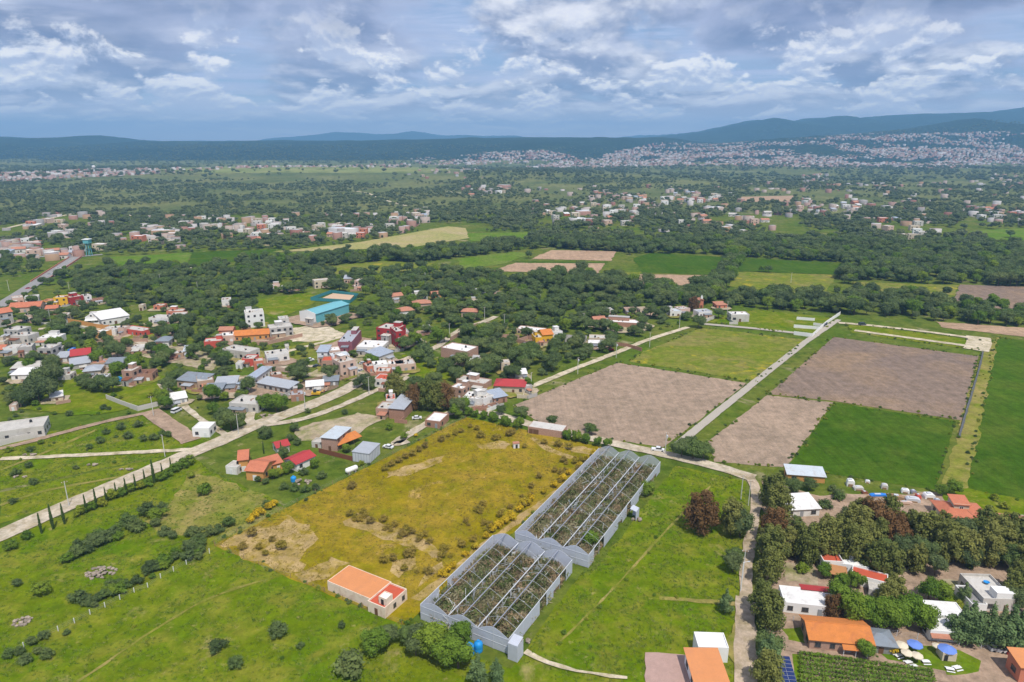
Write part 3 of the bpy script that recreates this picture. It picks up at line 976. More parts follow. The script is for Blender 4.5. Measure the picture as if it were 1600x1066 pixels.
def slab(m, p, t):
    """four corner points of a roof plane (counter-clockwise from above) thickened downwards"""
    v = [Vector(q) for q in p]
    b = [q - Vector((0, 0, t)) for q in v]
    return m.add(v + b, [(0, 1, 2, 3), (7, 6, 5, 4), (0, 4, 5, 1), (1, 5, 6, 2), (2, 6, 7, 3), (3, 7, 4, 0)])


YARDS = []
GV, GC, GE, GN_ = 'houses of the western village', 'buildings of the village centre', 'houses along the eastern lane', 'houses by the green lot'


def clutter(root, w, d, h, roof, wall, side, seed):
    r = random.Random(seed + 5)
    if roof == 'flat':
        if r.random() < .4 and d > 6:
            ww, dd = w * r.uniform(.28, .5), d * r.uniform(.3, .5)
            x, y = r.uniform(.3, w - ww - .3), d - dd - .3
            u_ = MB().box(x, y, h + .01, x + ww, y + dd, h + 2.4).build('roof_room', wall, root)
            MB().box(x - .15, y - .15, h + 2.4, x + ww + .15, y + dd + .15, h + 2.55).build('roof_slab', r.choice(['roof_concrete', 'concrete', 'roof_white']), u_)
        if r.random() < .6:
            pl = link('tank_plinth', TINACO_ST, root, (w * r.uniform(.15, .4), d * r.uniform(.2, .4), h))
            link('water_tank', TINACO, pl, (0, 0, .25))
        for k in range(r.randint(2, 5)):
            x, y = r.uniform(.5, w - 1.5), r.uniform(.5, d - 1.5)
            link('roof_debris', ubox(r.choice(['concrete', 'rust', 'wood', 'brick', 'galvanised', 'tank_black'])), root, (x, y, h + .005), r.uniform(0, 1.5), (r.uniform(.4, 1.3), r.uniform(.3, .9), r.uniform(.15, .6)))
        for k in range(4):
            x, y = (w if k % 2 else 0) + (-.1 if k % 2 else .1), (d if k > 1 else 0) + (-.1 if k > 1 else .1)
            if r.random() < .6:
                MB().tube((x, y, h + .3), (x, y, h + 1.3), .05, n=4).build('rebar', 'rust', root)
    if r.random() < .65:
        aw, ad, ah = w * r.uniform(.3, .6), r.uniform(2, 4), h * r.uniform(.5, .7)
        x = r.uniform(0, w - aw)
        an = MB().box(x, -ad, 0, x + aw, -.02, ah).build('annex', r.choice([wall, 'brick_pale', 'concrete', 'adobe']), root)
        m = MB()
        slab(m, [(x - .2, -ad - .3, ah + .1), (x + aw + .2, -ad - .3, ah + .1), (x + aw + .2, -.03, ah + .45), (x - .2, -.03, ah + .45)], .09)
        m.build('annex_roof', r.choice(['roof_metal', 'roof_metal_dark', 'roof_concrete', 'rust', 'roof_tile']), an)
        link('opening', HOLE, an, (x + aw * .4, -ad - .03, .05), 0, (.9, 1, ah * .75))
    if r.random() < .6:
        L = r.uniform(3, 7)
        x = w + .05 if side == 1 else -.25
        MB().box(x, -L, 0, x + .2, -.02, 1.9).box(min(x, x - 3), -L - .2, 0, max(x + .2, x + 3), -L - .01, 1.8).build('yard_wall', r.choice([wall, 'brick', 'brick_pale', 'concrete']), root)


def house(crop, x1, y1, x2, y2, d, h, roof, wall, roofm, label, st=1, name='house', cat='house', win=True, wf='frame_dark', rise=None,
          tank=False, holes=False, group=None, phrase=None, base=None, doors=True, canopy=None, par=.4, ridge='x', side=None):
    if base is None:
        a, b = PC(crop, x1, y1), PC(crop, x2, y2)
        z0 = a.z
        rz = math.atan2(b.y - a.y, b.x - a.x)
        w = (b - a).to_2d().length
    else:
        a, rz, w = base
        z0 = a.z
    root = thing(name, label, cat, (a.x, a.y, z0), rz, group)
    u, nrm = Vector((math.cos(rz), math.sin(rz))), Vector((-math.sin(rz), math.cos(rz)))
    ctr = a.to_2d() + u * w / 2 + nrm * d / 2
    HOUSES.append((ctr.x, ctr.y, math.hypot(w, d) / 2))
    if phrase:
        LMARK.append((ctr.x, ctr.y, phrase))
    # side facing the camera
    if side is None:
        right = a.to_2d() + u * w
        side = 1 if (-right).dot(u) > 0 else 2
    seed = int(abs(a.x) * 13 + abs(a.y) * 7)
    if roof == 'flat':
        walls(root, w, d, h, wall, par)
        rf = MB().box(.2, .2, h - .2, w - .2, d - .2, h).build('roof', roofm, root)
        if tank and w > 2.5:
            pl = link('tank_plinth', TINACO_ST, root, (w * .7, d * .6, h))
            link('water_tank', TINACO, pl, (0, 0, .25))
    elif roof == 'shed':
        rise = d * .14 if rise is None else rise
        m = MB().prism([(0, 0), (d, 0), (d, h + rise), (0, h)], 0, 0, w)
        m.build('wall', wall, root)
        o = .45
        k = rise / d
        q = slab(MB(), [(-o, -o, h - k * o + .16), (w + o, -o, h - k * o + .16), (w + o, d + o, h + rise + k * o + .16), (-o, d + o, h + rise + k * o + .16)], .12)
        q.build('roof', roofm, root)
    elif roof == 'gable' and ridge == 'x':
        rise = d * .2 if rise is None else rise
        MB().prism([(0, 0), (d, 0), (d, h), (d / 2, h + rise), (0, h)], 0, 0, w).build('wall', wall, root)
        o = .5
        k = rise / (d / 2)
        m = MB()
        slab(m, [(-o, -o, h - k * o + .17), (w + o, -o, h - k * o + .17), (w + o, d / 2, h + rise + .17), (-o, d / 2, h + rise + .17)], .13)
        slab(m, [(-o, d / 2 + .002, h + rise + .17), (w + o, d / 2 + .002, h + rise + .17), (w + o, d + o, h - k * o + .17), (-o, d + o, h - k * o + .17)], .13)
        rf = m.build('roof', roofm, root)
        MB().tube((-o, d / 2, h + rise + .16), (w + o, d / 2, h + rise + .16), .14).build('ridge_cap', roofm, rf)
    elif roof == 'gable':
        rise = w * .2 if rise is None else rise
        MB().prism([(0, 0), (w, 0), (w, h), (w / 2, h + rise), (0, h)], 1, 0, d).build('wall', wall, root)
        o = .5
        k = rise / (w / 2)
        m = MB()
        slab(m, [(-o, -o, h - k * o + .17), (w / 2, -o, h + rise + .17), (w / 2, d + o, h + rise + .17), (-o, d + o, h - k * o + .17)], .13)
        slab(m, [(w / 2 + .002, -o, h + rise + .17), (w + o, -o, h - k * o + .17), (w + o, d + o, h - k * o + .17), (w / 2 + .002, d + o, h + rise + .17)], .13)
        rf = m.build('roof', roofm, root)
        MB().tube((w / 2, -o, h + rise + .16), (w / 2, d + o, h + rise + .16), .14).build('ridge_cap', roofm, rf)
    elif roof == 'hip':
        rise = min(w, d) * .24 if rise is None else rise
        MB().box(0, 0, 0, w, d, h).build('wall', wall, root)
        o = .6
        i = min(w, d) * .42
        v = [(-o, -o, h), (w + o, -o, h), (w + o, d + o, h), (-o, d + o, h), (-o, -o, h + .15), (w + o, -o, h + .15), (w + o, d + o, h + .15), (-o, d + o, h + .15)]
        if w >= d:
            v += [(i, d / 2, h + rise), (w - i, d / 2, h + rise)]
            f = [(4, 5, 9, 8), (5, 6, 9), (6, 7, 8, 9), (7, 4, 8)]
        else:
            v += [(w / 2, i, h + rise), (w / 2, d - i, h + rise)]
            f = [(4, 5, 8), (5, 6, 9, 8), (6, 7, 9), (7, 4, 8, 9)]
        MB().add(v, [(3, 2, 1, 0), (0, 1, 5, 4), (1, 2, 6, 5), (2, 3, 7, 6), (3, 0, 4, 7)] + f).build('roof', roofm, root)
    elif roof == 'ruin':
        walls(root, w, d, h, wall, 0)
        MB().box(.2, .2, .03, w - .2, d - .2, .15).build('floor_slab', 'concrete_light', root)
        MB().box(w * .45, .2, .15, w * .45 + .2, d - .2, h * .85).build('partition', wall, root)
    if group in (GV, GC, GE, GN_) and w > 4:
        clutter(root, w, d, h, roof, wall, side, seed)
        if seed % 3:
            YARDS.append((ctr.x, ctr.y, w, d, seed))
    if win:
        openings(root, w, d, h, side, st, seed, wf, doors=doors, hole=holes)
    if canopy:
        cm, cd = canopy
        q = MB()
        slab(q, [(0, -cd, h * .62), (w, -cd, h * .62), (w, -.02, h * .8), (0, -.02, h * .8)], .1)
        q.build('canopy', cm, root)
        for x in (.15, w - .15):
            MB().tube((x, -cd + .2, 0), (x, -cd + .2, h * .62), .07).build('canopy_post', 'frame_dark', root)
    return root, w, d


def wall_run(crop, pts, h, mat, label, name='boundary_wall', t=.22, piers=True, phrase=None):
    """a free-standing wall along a line, its bays and piers as parts"""
    P3 = [PC(crop, *p) for p in pts]
    a0 = P3[0]
    root = thing(name, label, 'wall', (a0.x, a0.y, a0.z))
    for i in range(len(P3) - 1):
        a, b = P3[i] - a0, P3[i + 1] - a0
        L = (b - a).to_2d().length
        rz = math.atan2(b.y - a.y, b.x - a.x)
        n = max(1, int(L / 5.0))
        for k in range(n):
            q = a.lerp(b, k / n)
            link('wall_panel', ubox(mat), root, (q.x, q.y, 0), rz, (L / n - .32 if piers else L / n - .01, t, h * random.uniform(.97, 1.03)))
            if piers:
                e = a.lerp(b, (k + 1) / n - .32 / L)
                link('pier', ubox(mat), root, (e.x + .04 * math.sin(rz), e.y - .04 * math.cos(rz), 0), rz, (.32, t + .08, h + .12))
        for k in range(int(L / 4) + 1):
            q = P3[i].lerp(P3[i + 1], k / max(1, int(L / 4)))
            HOUSES.append((q.x, q.y, 1.5))
    if phrase:
        LMARK.append(((P3[0].x + P3[-1].x) / 2, (P3[0].y + P3[-1].y) / 2, phrase))
    return root


W, CW, CR, PK, SA, CO, BR, MA, YE, OC, CN, CL, CD, BK, BP, AD = ('white_paint', 'clean_white', 'cream', 'pale_pink', 'salmon', 'coral_red', 'brick_red', 'maroon',
    'yellow_paint', 'ochre_paint', 'concrete', 'concrete_light', 'concrete_dark', 'brick', 'brick_pale', 'adobe')
rC, rW, rM, rD, rB, rR, rT, rO, rK = 'roof_concrete', 'roof_white', 'roof_metal', 'roof_metal_dark', 'roof_blue', 'roof_red', 'roof_tile', 'roof_orange', 'roof_coral'
GV = 'houses of the western village'
GC = 'buildings of the village centre'
GE = 'houses along the eastern lane'
GN_ = 'houses by the green lot'
GG = 'houses in the wooded gardens'
GP = 'buildings next to the plot'

# --- western village (crop A)
A_ = [
 (75, 290, 310, 276, 12, 4, 'gable', PK, rK, 'long coral roofed building below the highway bridge', {'ridge': 'x'}),
 (100, 222, 185, 212, 9, 4.5, 'flat', PK, rC, 'pink flat roofed house behind the long coral roof', {}),
 (192, 216, 300, 206, 8, 4.5, 'flat', W, rC, 'pale house behind the long coral roof, nearer the yellow house', {}),
 (414, 238, 520, 233, 9, 6.5, 'flat', YE, rC, 'bright yellow two storey house with dark arches', {'st': 2, 'phrase': 'the bright yellow two storey house'}),
 (322, 238, 400, 236, 8, 4, 'flat', OC, rT, 'ochre house left of the bright yellow house', {}),
 (540, 238, 642, 220, 9, 6.5, 'flat', BR, rC, 'dark red house right of the bright yellow house', {'st': 2, 'phrase': 'the dark red house by the bridge'}),
 (646, 216, 702, 208, 8, 5.5, 'flat', W, rC, 'white cube house right of the dark red house', {'st': 2}),
 (704, 222, 820, 206, 8, 3.2, 'ruin', BK, rC, 'roofless brick building right of the white cube house', {'holes': True}),
 (350, 292, 440, 286, 8, 3.5, 'gable', PK, rK, 'small coral roofed house in front of the yellow house', {}),
 (0, 385, 110, 366, 11, 8.5, 'gable', CN, rK, 'grey two storey house at the photo edge', {'st': 2, 'phrase': 'the grey two storey house at the photo edge'}),
 (180, 350, 302, 346, 9, 4, 'flat', PK, rC, 'pink house behind the hedge by the village street', {}),
 (440, 350, 515, 348, 8, 4, 'flat', CR, rC, 'cream house at the start of the ochre wall', {}),
 (652, 372, 762, 366, 8, 4.5, 'flat', CW, rC, 'white house with dark porch beside the big white roof', {'canopy': ('roof_white', 2)}),
 (775, 388, 985, 352, 17, 4.5, 'shed', W, rW, 'big white roofed hall behind the ochre wall', {'phrase': 'the big white roofed hall'}),
 (700, 482, 775, 488, 9, 4, 'flat', OC, rW, 'orange house with pale roof below the ochre wall', {}),
 (775, 462, 880, 462, 9, 4, 'flat', W, rC, 'white flat roofed house below the ochre wall', {'tank': True}),
 (930, 446, 1082, 470, 8, 3.6, 'flat', CO, rC, 'bright red low house at the end of the ochre wall', {'phrase': 'the bright red low house'}),
 (900, 460, 945, 462, 6, 5, 'flat', PK, rC, 'small pink annex left of the bright red low house', {}),
 (1130, 366, 1282, 372, 10, 3.6, 'flat', W, rC, 'low grey white house on the far side of the green lot', {'tank': True}),
 (1300, 352, 1410, 346, 9, 4.2, 'flat', PK, rC, 'pink house with orange trim beyond the village lot', {}),
 (1265, 318, 1390, 316, 8, 4.0, 'flat', SA, rC, 'salmon house behind the pink house', {}),
 (1165, 266, 1236, 266, 7, 3.2, 'flat', SA, rC, 'small salmon house beside the wood', {}),
 (1055, 270, 1085, 270, 5, 4, 'flat', CR, rC, 'small cream tower house beside the wood', {}),
 (1182, 550, 1280, 548, 9, 4, 'hip', W, rD, 'white cottage with dark hip roof', {'phrase': 'the white cottage with dark hip roof'}),
 (1172, 472, 1232, 472, 7, 3, 'ruin', AD, rC, 'roofless adobe hut behind the red house', {'holes': True}),
 (1285, 452, 1368, 450, 8, 3.4, 'flat', PK, rC, 'faded pink house behind the white cottage', {}),
 (1395, 620, 1470, 614, 8, 3.4, 'shed', CR, 'roof_pale_blue', 'cottage with pale blue roof', {'phrase': 'the cottage with pale blue roof'}),
 (1280, 634, 1392, 626, 7, 2.6, 'flat', AD, rC, 'low adobe shed left of the pale blue roof', {}),
 (40, 486, 150, 492, 10, 6, 'flat', CN, rC, 'grey concrete block with two storeys in the western cluster', {'st': 2, 'tank': True}),
 (90, 520, 222, 524, 9, 5, 'flat', CL, rC, 'pale concrete house in front of the grey block', {'tank': True}),
 (290, 524, 442, 520, 10, 3.6, 'flat', W, rW, 'white flat roofed house with bright roof in the western cluster', {}),
 (150, 616, 252, 606, 9, 5, 'flat', CN, rC, 'grey house with tank near the red long roof', {'tank': True}),
 (30, 606, 140, 608, 8, 4, 'flat', W, rC, 'white house left of the grey house with tank', {}),
 (-10, 606, 28, 606, 8, 3.5, 'gable', CR, rK, 'little coral roof house at the photo edge', {}),
 (-20, 560, 40, 556, 8, 4, 'flat', CR, rC, 'cream house at the photo edge behind the coral roof', {}),
 (300, 655, 405, 655, 9, 7.5, 'flat', CN, rC, 'grey two storey unfinished house left of the red long roof', {'st': 2, 'holes': True, 'phrase': 'the grey two storey unfinished house'}),
 (405, 624, 470, 618, 9, 4, 'flat', CL, rC, 'pale annex behind the unfinished grey house', {}),
 (420, 668, 512, 664, 8, 3.2, 'shed', W, rM, 'metal roofed shed beside the unfinished grey house', {}),
 (545, 668, 692, 650, 11, 4.2, 'gable', CR, rR, 'cream house with long red metal roof', {'phrase': 'the cream house with long red metal roof'}),
 (520, 620, 545, 620, 5, 4, 'flat', 'tarp_blue', rC, 'narrow blue house left of the long red metal roof', {'win': False}),
 (540, 722, 690, 700, 9, 3, 'shed', CN, rM, 'low grey metal roofed sheds below the red roof', {}),
 (692, 712, 800, 706, 8, 3, 'flat', AD, rT, 'low adobe house in the row below the red roof', {}),
 (800, 706, 935, 700, 7, 2.8, 'shed', CN, rD, 'dark roofed shed at the end of the row', {}),
 (640, 780, 765, 768, 9, 3.6, 'hip', CR, rM, 'cream house with blue grey hip roof and veranda', {'phrase': 'the cream house with blue grey hip roof'}),
 (700, 815, 815, 808, 6, 2.4, 'flat', CL, 'roof_pale_blue', 'small outbuilding in front of the blue grey hip roof', {}),
 (90, 800, 242, 796, 8, 3.2, 'shed', W, rW, 'long white shed with white roof', {'phrase': 'the long white shed'}),
 (90, 748, 310, 738, 8, 3, 'shed', MA, rC, 'long low house with maroon wall behind the white shed', {}),
 (440, 800, 535, 796, 7, 2.6, 'flat', CL, rC, 'low pale house right of the white shed', {}),
 (935, 825, 1015, 828, 8, 7, 'flat', BP, rC, 'pink brick two storey house with dark windows', {'st': 2, 'holes': True, 'phrase': 'the pink brick two storey house'}),
 (1018, 812, 1160, 806, 8, 4.5, 'ruin', BK, rC, 'unfinished brick house right of the pink brick house', {'holes': True}),
 (1345, 850, 1540, 868, 9, 4, 'shed', AD, rD, 'long tan house with dark roof behind the bare yard', {'phrase': 'the long tan house with dark roof'}),
 (1296, 990, 1420, 968, 7, 2.8, 'shed', W, rW, 'low white hut in the green plot', {'phrase': 'the low white hut'}),
 (600, 620, 640, 612, 6, 3, 'flat', CO, rT, 'small red house behind the long red metal roof', {}),
 (700, 560, 770, 556, 7, 3, 'ruin', AD, rC, 'adobe walls among cactus behind the red roof', {'holes': True}),
 (1000, 590, 1090, 586, 7, 2.8, 'flat', W, rC, 'small white house in the orchard', {}),
 (880, 605, 990, 600, 7, 2.6, 'ruin', AD, rC, 'low adobe ruin in the orchard', {'win': False}),
 (75, 1030, 130, 1026, 5, 2.4, 'flat', PK, rC, 'tiny pink hut left of the dark trees', {}),
 (390, 965, 480, 950, 6, 2.4, 'shed', CR, rW, 'small pale lean-to behind the dark trees', {}),
]
for a in A_:
    k = dict(a[10])
    house('A', *a[:10], group=GV, **k)
wall_run('A', [(515, 362), (640, 385), (730, 404), (950, 436)], 3.2, OC, 'long ochre wall along the village street', phrase='the long ochre wall')
wall_run('A', [(650, 508), (800, 520), (960, 512), (1120, 508)], 2.6, BP, 'long pink brick wall below the orange house')
wall_run('A', [(805, 940), (905, 980), (1045, 1030), (1200, 992)], 2.4, CL, 'pale concrete wall around the green plot corner', phrase='the pale concrete corner wall')
wall_run('A', [(310, 372), (430, 372), (600, 395), (700, 428)], 1.2, CL, 'low pale wall along the village street')

# --- village centre (crop B)
B_ = [
 (365, 408, 507, 394, 12, 10, 'flat', CW, rC, 'white three storey house standing above the trees', {'st': 3, 'phrase': 'the white three storey house'}),
 (545, 478, 722, 458, 11, 6, 'flat', CN, rC, 'grey unfinished concrete house right of the orange roof', {'st': 2, 'holes': True, 'phrase': 'the grey unfinished concrete house'}),
 (620, 420, 694, 412, 8, 7.5, 'flat', CL, rC, 'pale upper block behind the grey unfinished house', {'st': 2}),
 (275, 505, 538, 488, 10, 3.8, 'gable', OC, rO, 'long house with bright orange tiled roof', {'phrase': 'the long bright orange roof'}),
 (165, 512, 280, 506, 9, 4, 'flat', PK, rW, 'pale house left of the long orange roof', {'tank': True}),
 (160, 470, 262, 468, 7, 4.5, 'gable', SA, rT, 'salmon house behind the long orange roof', {}),
 (48, 560, 182, 550, 8, 4.2, 'flat', CO, rC, 'coral red house left of the white ruin', {}),
 (188, 620, 385, 650, 9, 4.8, 'flat', CL, rC, 'beige shell house with a row of dark openings', {'holes': True, 'phrase': 'the beige shell house'}),
 (335, 690, 425, 690, 8, 4, 'flat', CO, rC, 'coral house with pale roof beside the coral corner house', {}),
 (425, 725, 500, 716, 6, 5, 'flat', SA, rC, 'coral corner house facing the green lot', {'phrase': 'the coral corner house'}),
 (285, 712, 330, 712, 5, 3, 'flat', W, rC, 'tiny white house left of the coral corner house', {}),
 (520, 672, 692, 650, 9, 4.6, 'flat', W, rC, 'white house with upper terrace by the village lane', {'tank': True, 'phrase': 'the white terrace house in the village'}),
 (660, 580, 690, 577, 5, 3, 'flat', CL, rC, 'tiny pale hut beside the sandy lane', {}),
 (905, 665, 982, 665, 9, 6.5, 'shed', W, rB, 'narrow white house with blue roof', {'st': 2}),
 (935, 708, 1082, 704, 8, 4.2, 'flat', BP, 'roof_red_flat', 'brick house with red roof terrace by the lane', {}),
 (985, 650, 1080, 640, 8, 5.5, 'flat', PK, rW, 'pink house behind the red roof terrace', {'st': 2}),
 (1080, 778, 1198, 750, 9, 8, 'flat', PK, rC, 'pink two storey house at the village crossing', {'st': 2, 'phrase': 'the pink two storey house at the crossing', 'tank': True}),
 (1020, 690, 1150, 672, 8, 5, 'flat', W, 'roof_pale_blue', 'white house with pale terrace behind the pink crossing house', {}),
 (1280, 745, 1340, 735, 7, 3.5, 'flat', SA, rC, 'small salmon house behind the crossing', {'tank': True}),
 (1335, 845, 1440, 852, 8, 4, 'flat', W, 'roof_red_flat', 'white house with red terrace by the crossing trees', {}),
 (1330, 740, 1440, 728, 7, 4, 'flat', CW, rW, 'white cube house with bright roof', {}),
 (1440, 735, 1560, 728, 8, 4, 'flat', PK, rW, 'pink house with white parapet below the dark red tower', {}),
 (1350, 790, 1450, 790, 7, 4, 'flat', SA, rC, 'salmon house behind the red terrace', {}),
 (238, 1030, 455, 1046, 11, 3.8, 'flat', CL, rC, 'grey flat roofed house with black tank under a broad tree', {'tank': True, 'phrase': 'the grey flat roofed house with tank'}),
 (0, 876, 122, 858, 9, 4.5, 'flat', AD, rC, 'tan brick house left of the metal sheds', {'holes': True}),
 (45, 910, 180, 905, 7, 2.6, 'shed', CD, rD, 'low dark shed in front of the tan brick house', {}),
 (130, 870, 290, 860, 8, 3, 'shed', W, rM, 'white shed with metal roof left of the long blue roof', {}),
 (300, 880, 372, 884, 26, 4.0, 'shed', W, rB, 'long blue metal roof of the cattle shed', {'rise': .6, 'phrase': 'the long blue cattle shed roof'}),
 (450, 860, 690, 905, 7, 3.2, 'shed', CN, rM, 'light metal roofed shed beside the cattle yard', {}),
 (705, 960, 800, 950, 7, 3.0, 'flat', BK, rM, 'small brick shed with metal roof by the road', {}),
 (560, 812, 640, 800, 6, 3.4, 'flat', BK, rC, 'small brick hut between the cattle sheds', {}),
 (820, 880, 950, 868, 6, 2.4, 'shed', CL, rW, 'pale lean-to inside the cattle yard', {}),
 (945, 842, 1060, 836, 6, 2.6, 'shed', CD, rD, 'dark lean-to at the edge of the cattle yard', {}),
 (520, 118, 620, 112, 8, 3.5, 'flat', PK, rC, 'pale pink house beside the football meadow', {}),
 (630, 118, 760, 112, 8, 3, 'flat', CL, rW, 'long pale house beside the football meadow', {}),
 (180, 240, 250, 235, 8, 5, 'flat', W, rC, 'white house half hidden in the wood', {}),
 (900, 80, 980, 75, 8, 3.5, 'flat', CR, rC, 'cream house beyond the football meadow', {}),
 (1210, 85, 1320, 75, 8, 4, 'flat', PK, rC, 'pink house beyond the ball court', {}),
 (1180, 118, 1240, 115, 7, 3.5, 'flat', PK, rC, 'small pink house beyond the ball court', {}),
 (1470, 200, 1551, 190, 8, 4, 'gable', CR, rT, 'tiled cream house right of the ball court', {}),
]
for a in B_:
    house('B', *a[:10], group=GC, **a[10])
# halls
r_, w_, d_ = house('B', 778, 352, 896, 370, 34, 7, 'gable', 'teal_paint', 'teal_roof', 'turquoise sports hall with a white end wall', name='sports_hall', cat='hall', win=False, ridge='y', rise=1.5,
                   phrase='the turquoise sports hall', group=GC)
MB().prism([(-.1, 0), (w_ + .1, 0), (w_ + .1, 7.6), (w_ / 2, 9.2), (-.1, 7.6)], 1, -.75, -.55).build('end_wall', 'clean_white', r_)
house('B', 1060, 586, 1168, 586, 26, 6.5, 'flat', MA, rM, 'maroon warehouse with pale metal roof', name='warehouse', cat='warehouse', win=False, phrase='the maroon warehouse', par=.15, group=GC)
house('B', 1200, 598, 1388, 606, 14, 4.5, 'flat', W, rW, 'white roofed market hall right of the maroon warehouse', name='hall', cat='hall', group=GC, par=.15, phrase='the white roofed market hall')
house('B', 1370, 676, 1480, 634, 10, 4.5, 'shed', CL, rB, 'grey fronted garage with blue metal roof', name='garage', cat='garage', group=GC, rise=1.2)
house('B', 1352, 512, 1500, 530, 12, 9.5, 'flat', BR, rC, 'tall dark red building in the village centre', st=3, name='building', cat='building', phrase='the tall dark red building', group=GC)
house('B', 1502, 560, 1560, 552, 12, 10.5, 'flat', BR, rC, 'dark red tower wing with balconies', st=3, name='building', cat='building', group=GC)
house('B', 1500, 500, 1600, 490, 10, 5, 'flat', CN, rC, 'grey building behind the dark red tower', st=1, name='building', cat='building', group=GC)
wall_run('B', [(345, 535), (520, 528), (790, 468)], 2.4, BP, 'brick wall around the sandy lot', piers=True)
wall_run('B', [(520, 715), (690, 740)], 2.4, PK, 'pink wall in front of the white terrace house')

# --- eastern lane (crop C)
C_ = [
 (20, 318, 132, 306, 9, 4, 'hip', CW, rT, 'white house with tiled hip roof beside the lane wood', {'phrase': 'the white house with tiled hip roof'}),
 (130, 270, 262, 262, 9, 5, 'hip', PK, rT, 'larger tiled house behind the white tiled one', {'st': 2}),
 (95, 192, 235, 186, 8, 3.5, 'flat', CL, rW, 'pale house behind the tiled houses', {'tank': True}),
 (270, 182, 335, 176, 7, 4, 'gable', OC, rT, 'ochre cottage behind the tiled houses', {}),
 (490, 318, 605, 322, 8, 4, 'hip', PK, rT, 'pink house with red tiled roof by the lane', {}),
 (562, 252, 652, 248, 9, 4.5, 'flat', CR, rC, 'cream house behind the red tiled roof', {'tank': True}),
 (600, 150, 760, 140, 8, 3.5, 'flat', CL, rM, 'pale sheds deep in the wood', {}),
 (335, 632, 532, 668, 12, 6.5, 'flat', BP, rW, 'pink brick block with flat roof in front of the wood', {'win': False, 'phrase': 'the pink brick block', 'tank': True}),
 (540, 722, 662, 726, 8, 4, 'flat', CW, rC, 'small white pavilion behind the red hip roof', {'canopy': ('clean_white', 2.5), 'phrase': 'the small white pavilion'}),
 (792, 735, 858, 732, 6, 5, 'flat', CR, rC, 'narrow cream house with blue tarpaulin', {'st': 2}),
 (765, 510, 915, 516, 9, 3, 'ruin', BP, rC, 'roofless brick shell with bay walls', {'holes': True, 'win': False}),
 (915, 520, 1045, 552, 10, 3.2, 'ruin', BP, rC, 'second brick shell joined to the yellow house', {'win': False}),
 (905, 448, 1100, 470, 8, 3.6, 'flat', PK, rW, 'long pale pink house behind the brick shells', {}),
 (1050, 538, 1106, 534, 9, 5, 'flat', YE, rC, 'bright yellow house by the brick shells', {'phrase': 'the bright yellow house by the brick shells'}),
 (1106, 512, 1182, 505, 10, 5, 'gable', YE, rO, 'yellow house with orange roof right of the brick shells', {}),
 (1182, 490, 1256, 480, 7, 4.5, 'flat', W, rC, 'white annex right of the yellow houses', {'tank': True}),
 (1272, 512, 1432, 520, 8, 3, 'ruin', CN, rC, 'grey concrete shell right of the yellow houses', {'holes': True}),
 (1495, 394, 1580, 388, 7, 5, 'gable', SA, rT, 'orange gabled house in the wood', {}),
 (740, 892, 965, 902, 10, 3.8, 'hip', CR, rR, 'cream house with bright red hip roof', {'phrase': 'the bright red hip roof', 'rise': 2.2}),
 (965, 896, 1026, 880, 6, 3, 'flat', CN, rC, 'grey garage beside the red hip roof', {}),
 (900, 786, 985, 782, 6, 2.6, 'shed', CL, rW, 'pale shed behind the red hip roof', {}),
 (450, 842, 665, 878, 8, 3.4, 'flat', BP, rC, 'brick row house behind the white L house', {'win': False}),
 (408, 930, 500, 948, 7, 5.5, 'flat', BP, rW, 'brick tower house left of the white L house', {'st': 2}),
 (500, 985, 655, 1000, 9, 3.6, 'flat', W, rW, 'white L shaped house with bright roof', {'phrase': 'the white L shaped house'}),
 (655, 1000, 735, 970, 8, 3.8, 'flat', W, rC, 'white corner house with dark doorway', {}),
 (738, 980, 836, 960, 8, 3.2, 'shed', BK, rB, 'brick house with blue metal roof at the field corner', {'phrase': 'the blue roof at the field corner'}),
 (130, 520, 190, 516, 6, 3, 'flat', W, rC, 'white cube beside the lane wall', {}),
 (215, 445, 265, 440, 6, 4, 'flat', W, rC, 'white cottage in the wood above the lane', {}),
 (0, 740, 145, 725, 9, 4, 'flat', PK, rC, 'pale pink house with dark porch behind the green lot', {'tank': True}),
]
for a in C_:
    house('C', *a[:10], group=GE, **a[10])
house('F', 40, 262, 152, 272, 20, 5, 'shed', BK, rM, 'grey warehouse with blue metal roof and brick front', name='warehouse', cat='warehouse', win=False, rise=.8, phrase='the grey warehouse', group=GE)
house('F', -60, 245, 40, 252, 9, 3.6, 'flat', BP, rC, 'brick house joined to the grey warehouse', group=GE)
house('F', 20, 190, 90, 185, 7, 4.5, 'flat', W, 'roof_red_flat', 'house with red terrace behind the grey warehouse', group=GE)
house('F', 312, 325, 425, 340, 10, 3, 'flat', BK, rW, 'small brick house with white flat roof beside the plot', group=GP, phrase='the small brick house beside the plot')
wall_run('C', [(405, 500), (460, 470), (600, 395), (715, 385)], 2.6, BP, 'pink wall along the rising lane')
wall_run('C', [(565, 1030), (660, 1025), (775, 985)], 2.2, BK, 'brick wall in front of the white corner house')
wall_run('C', [(275, 275), (380, 240), (470, 215)], 2.0, CN, 'grey wall beside the larger tiled house')

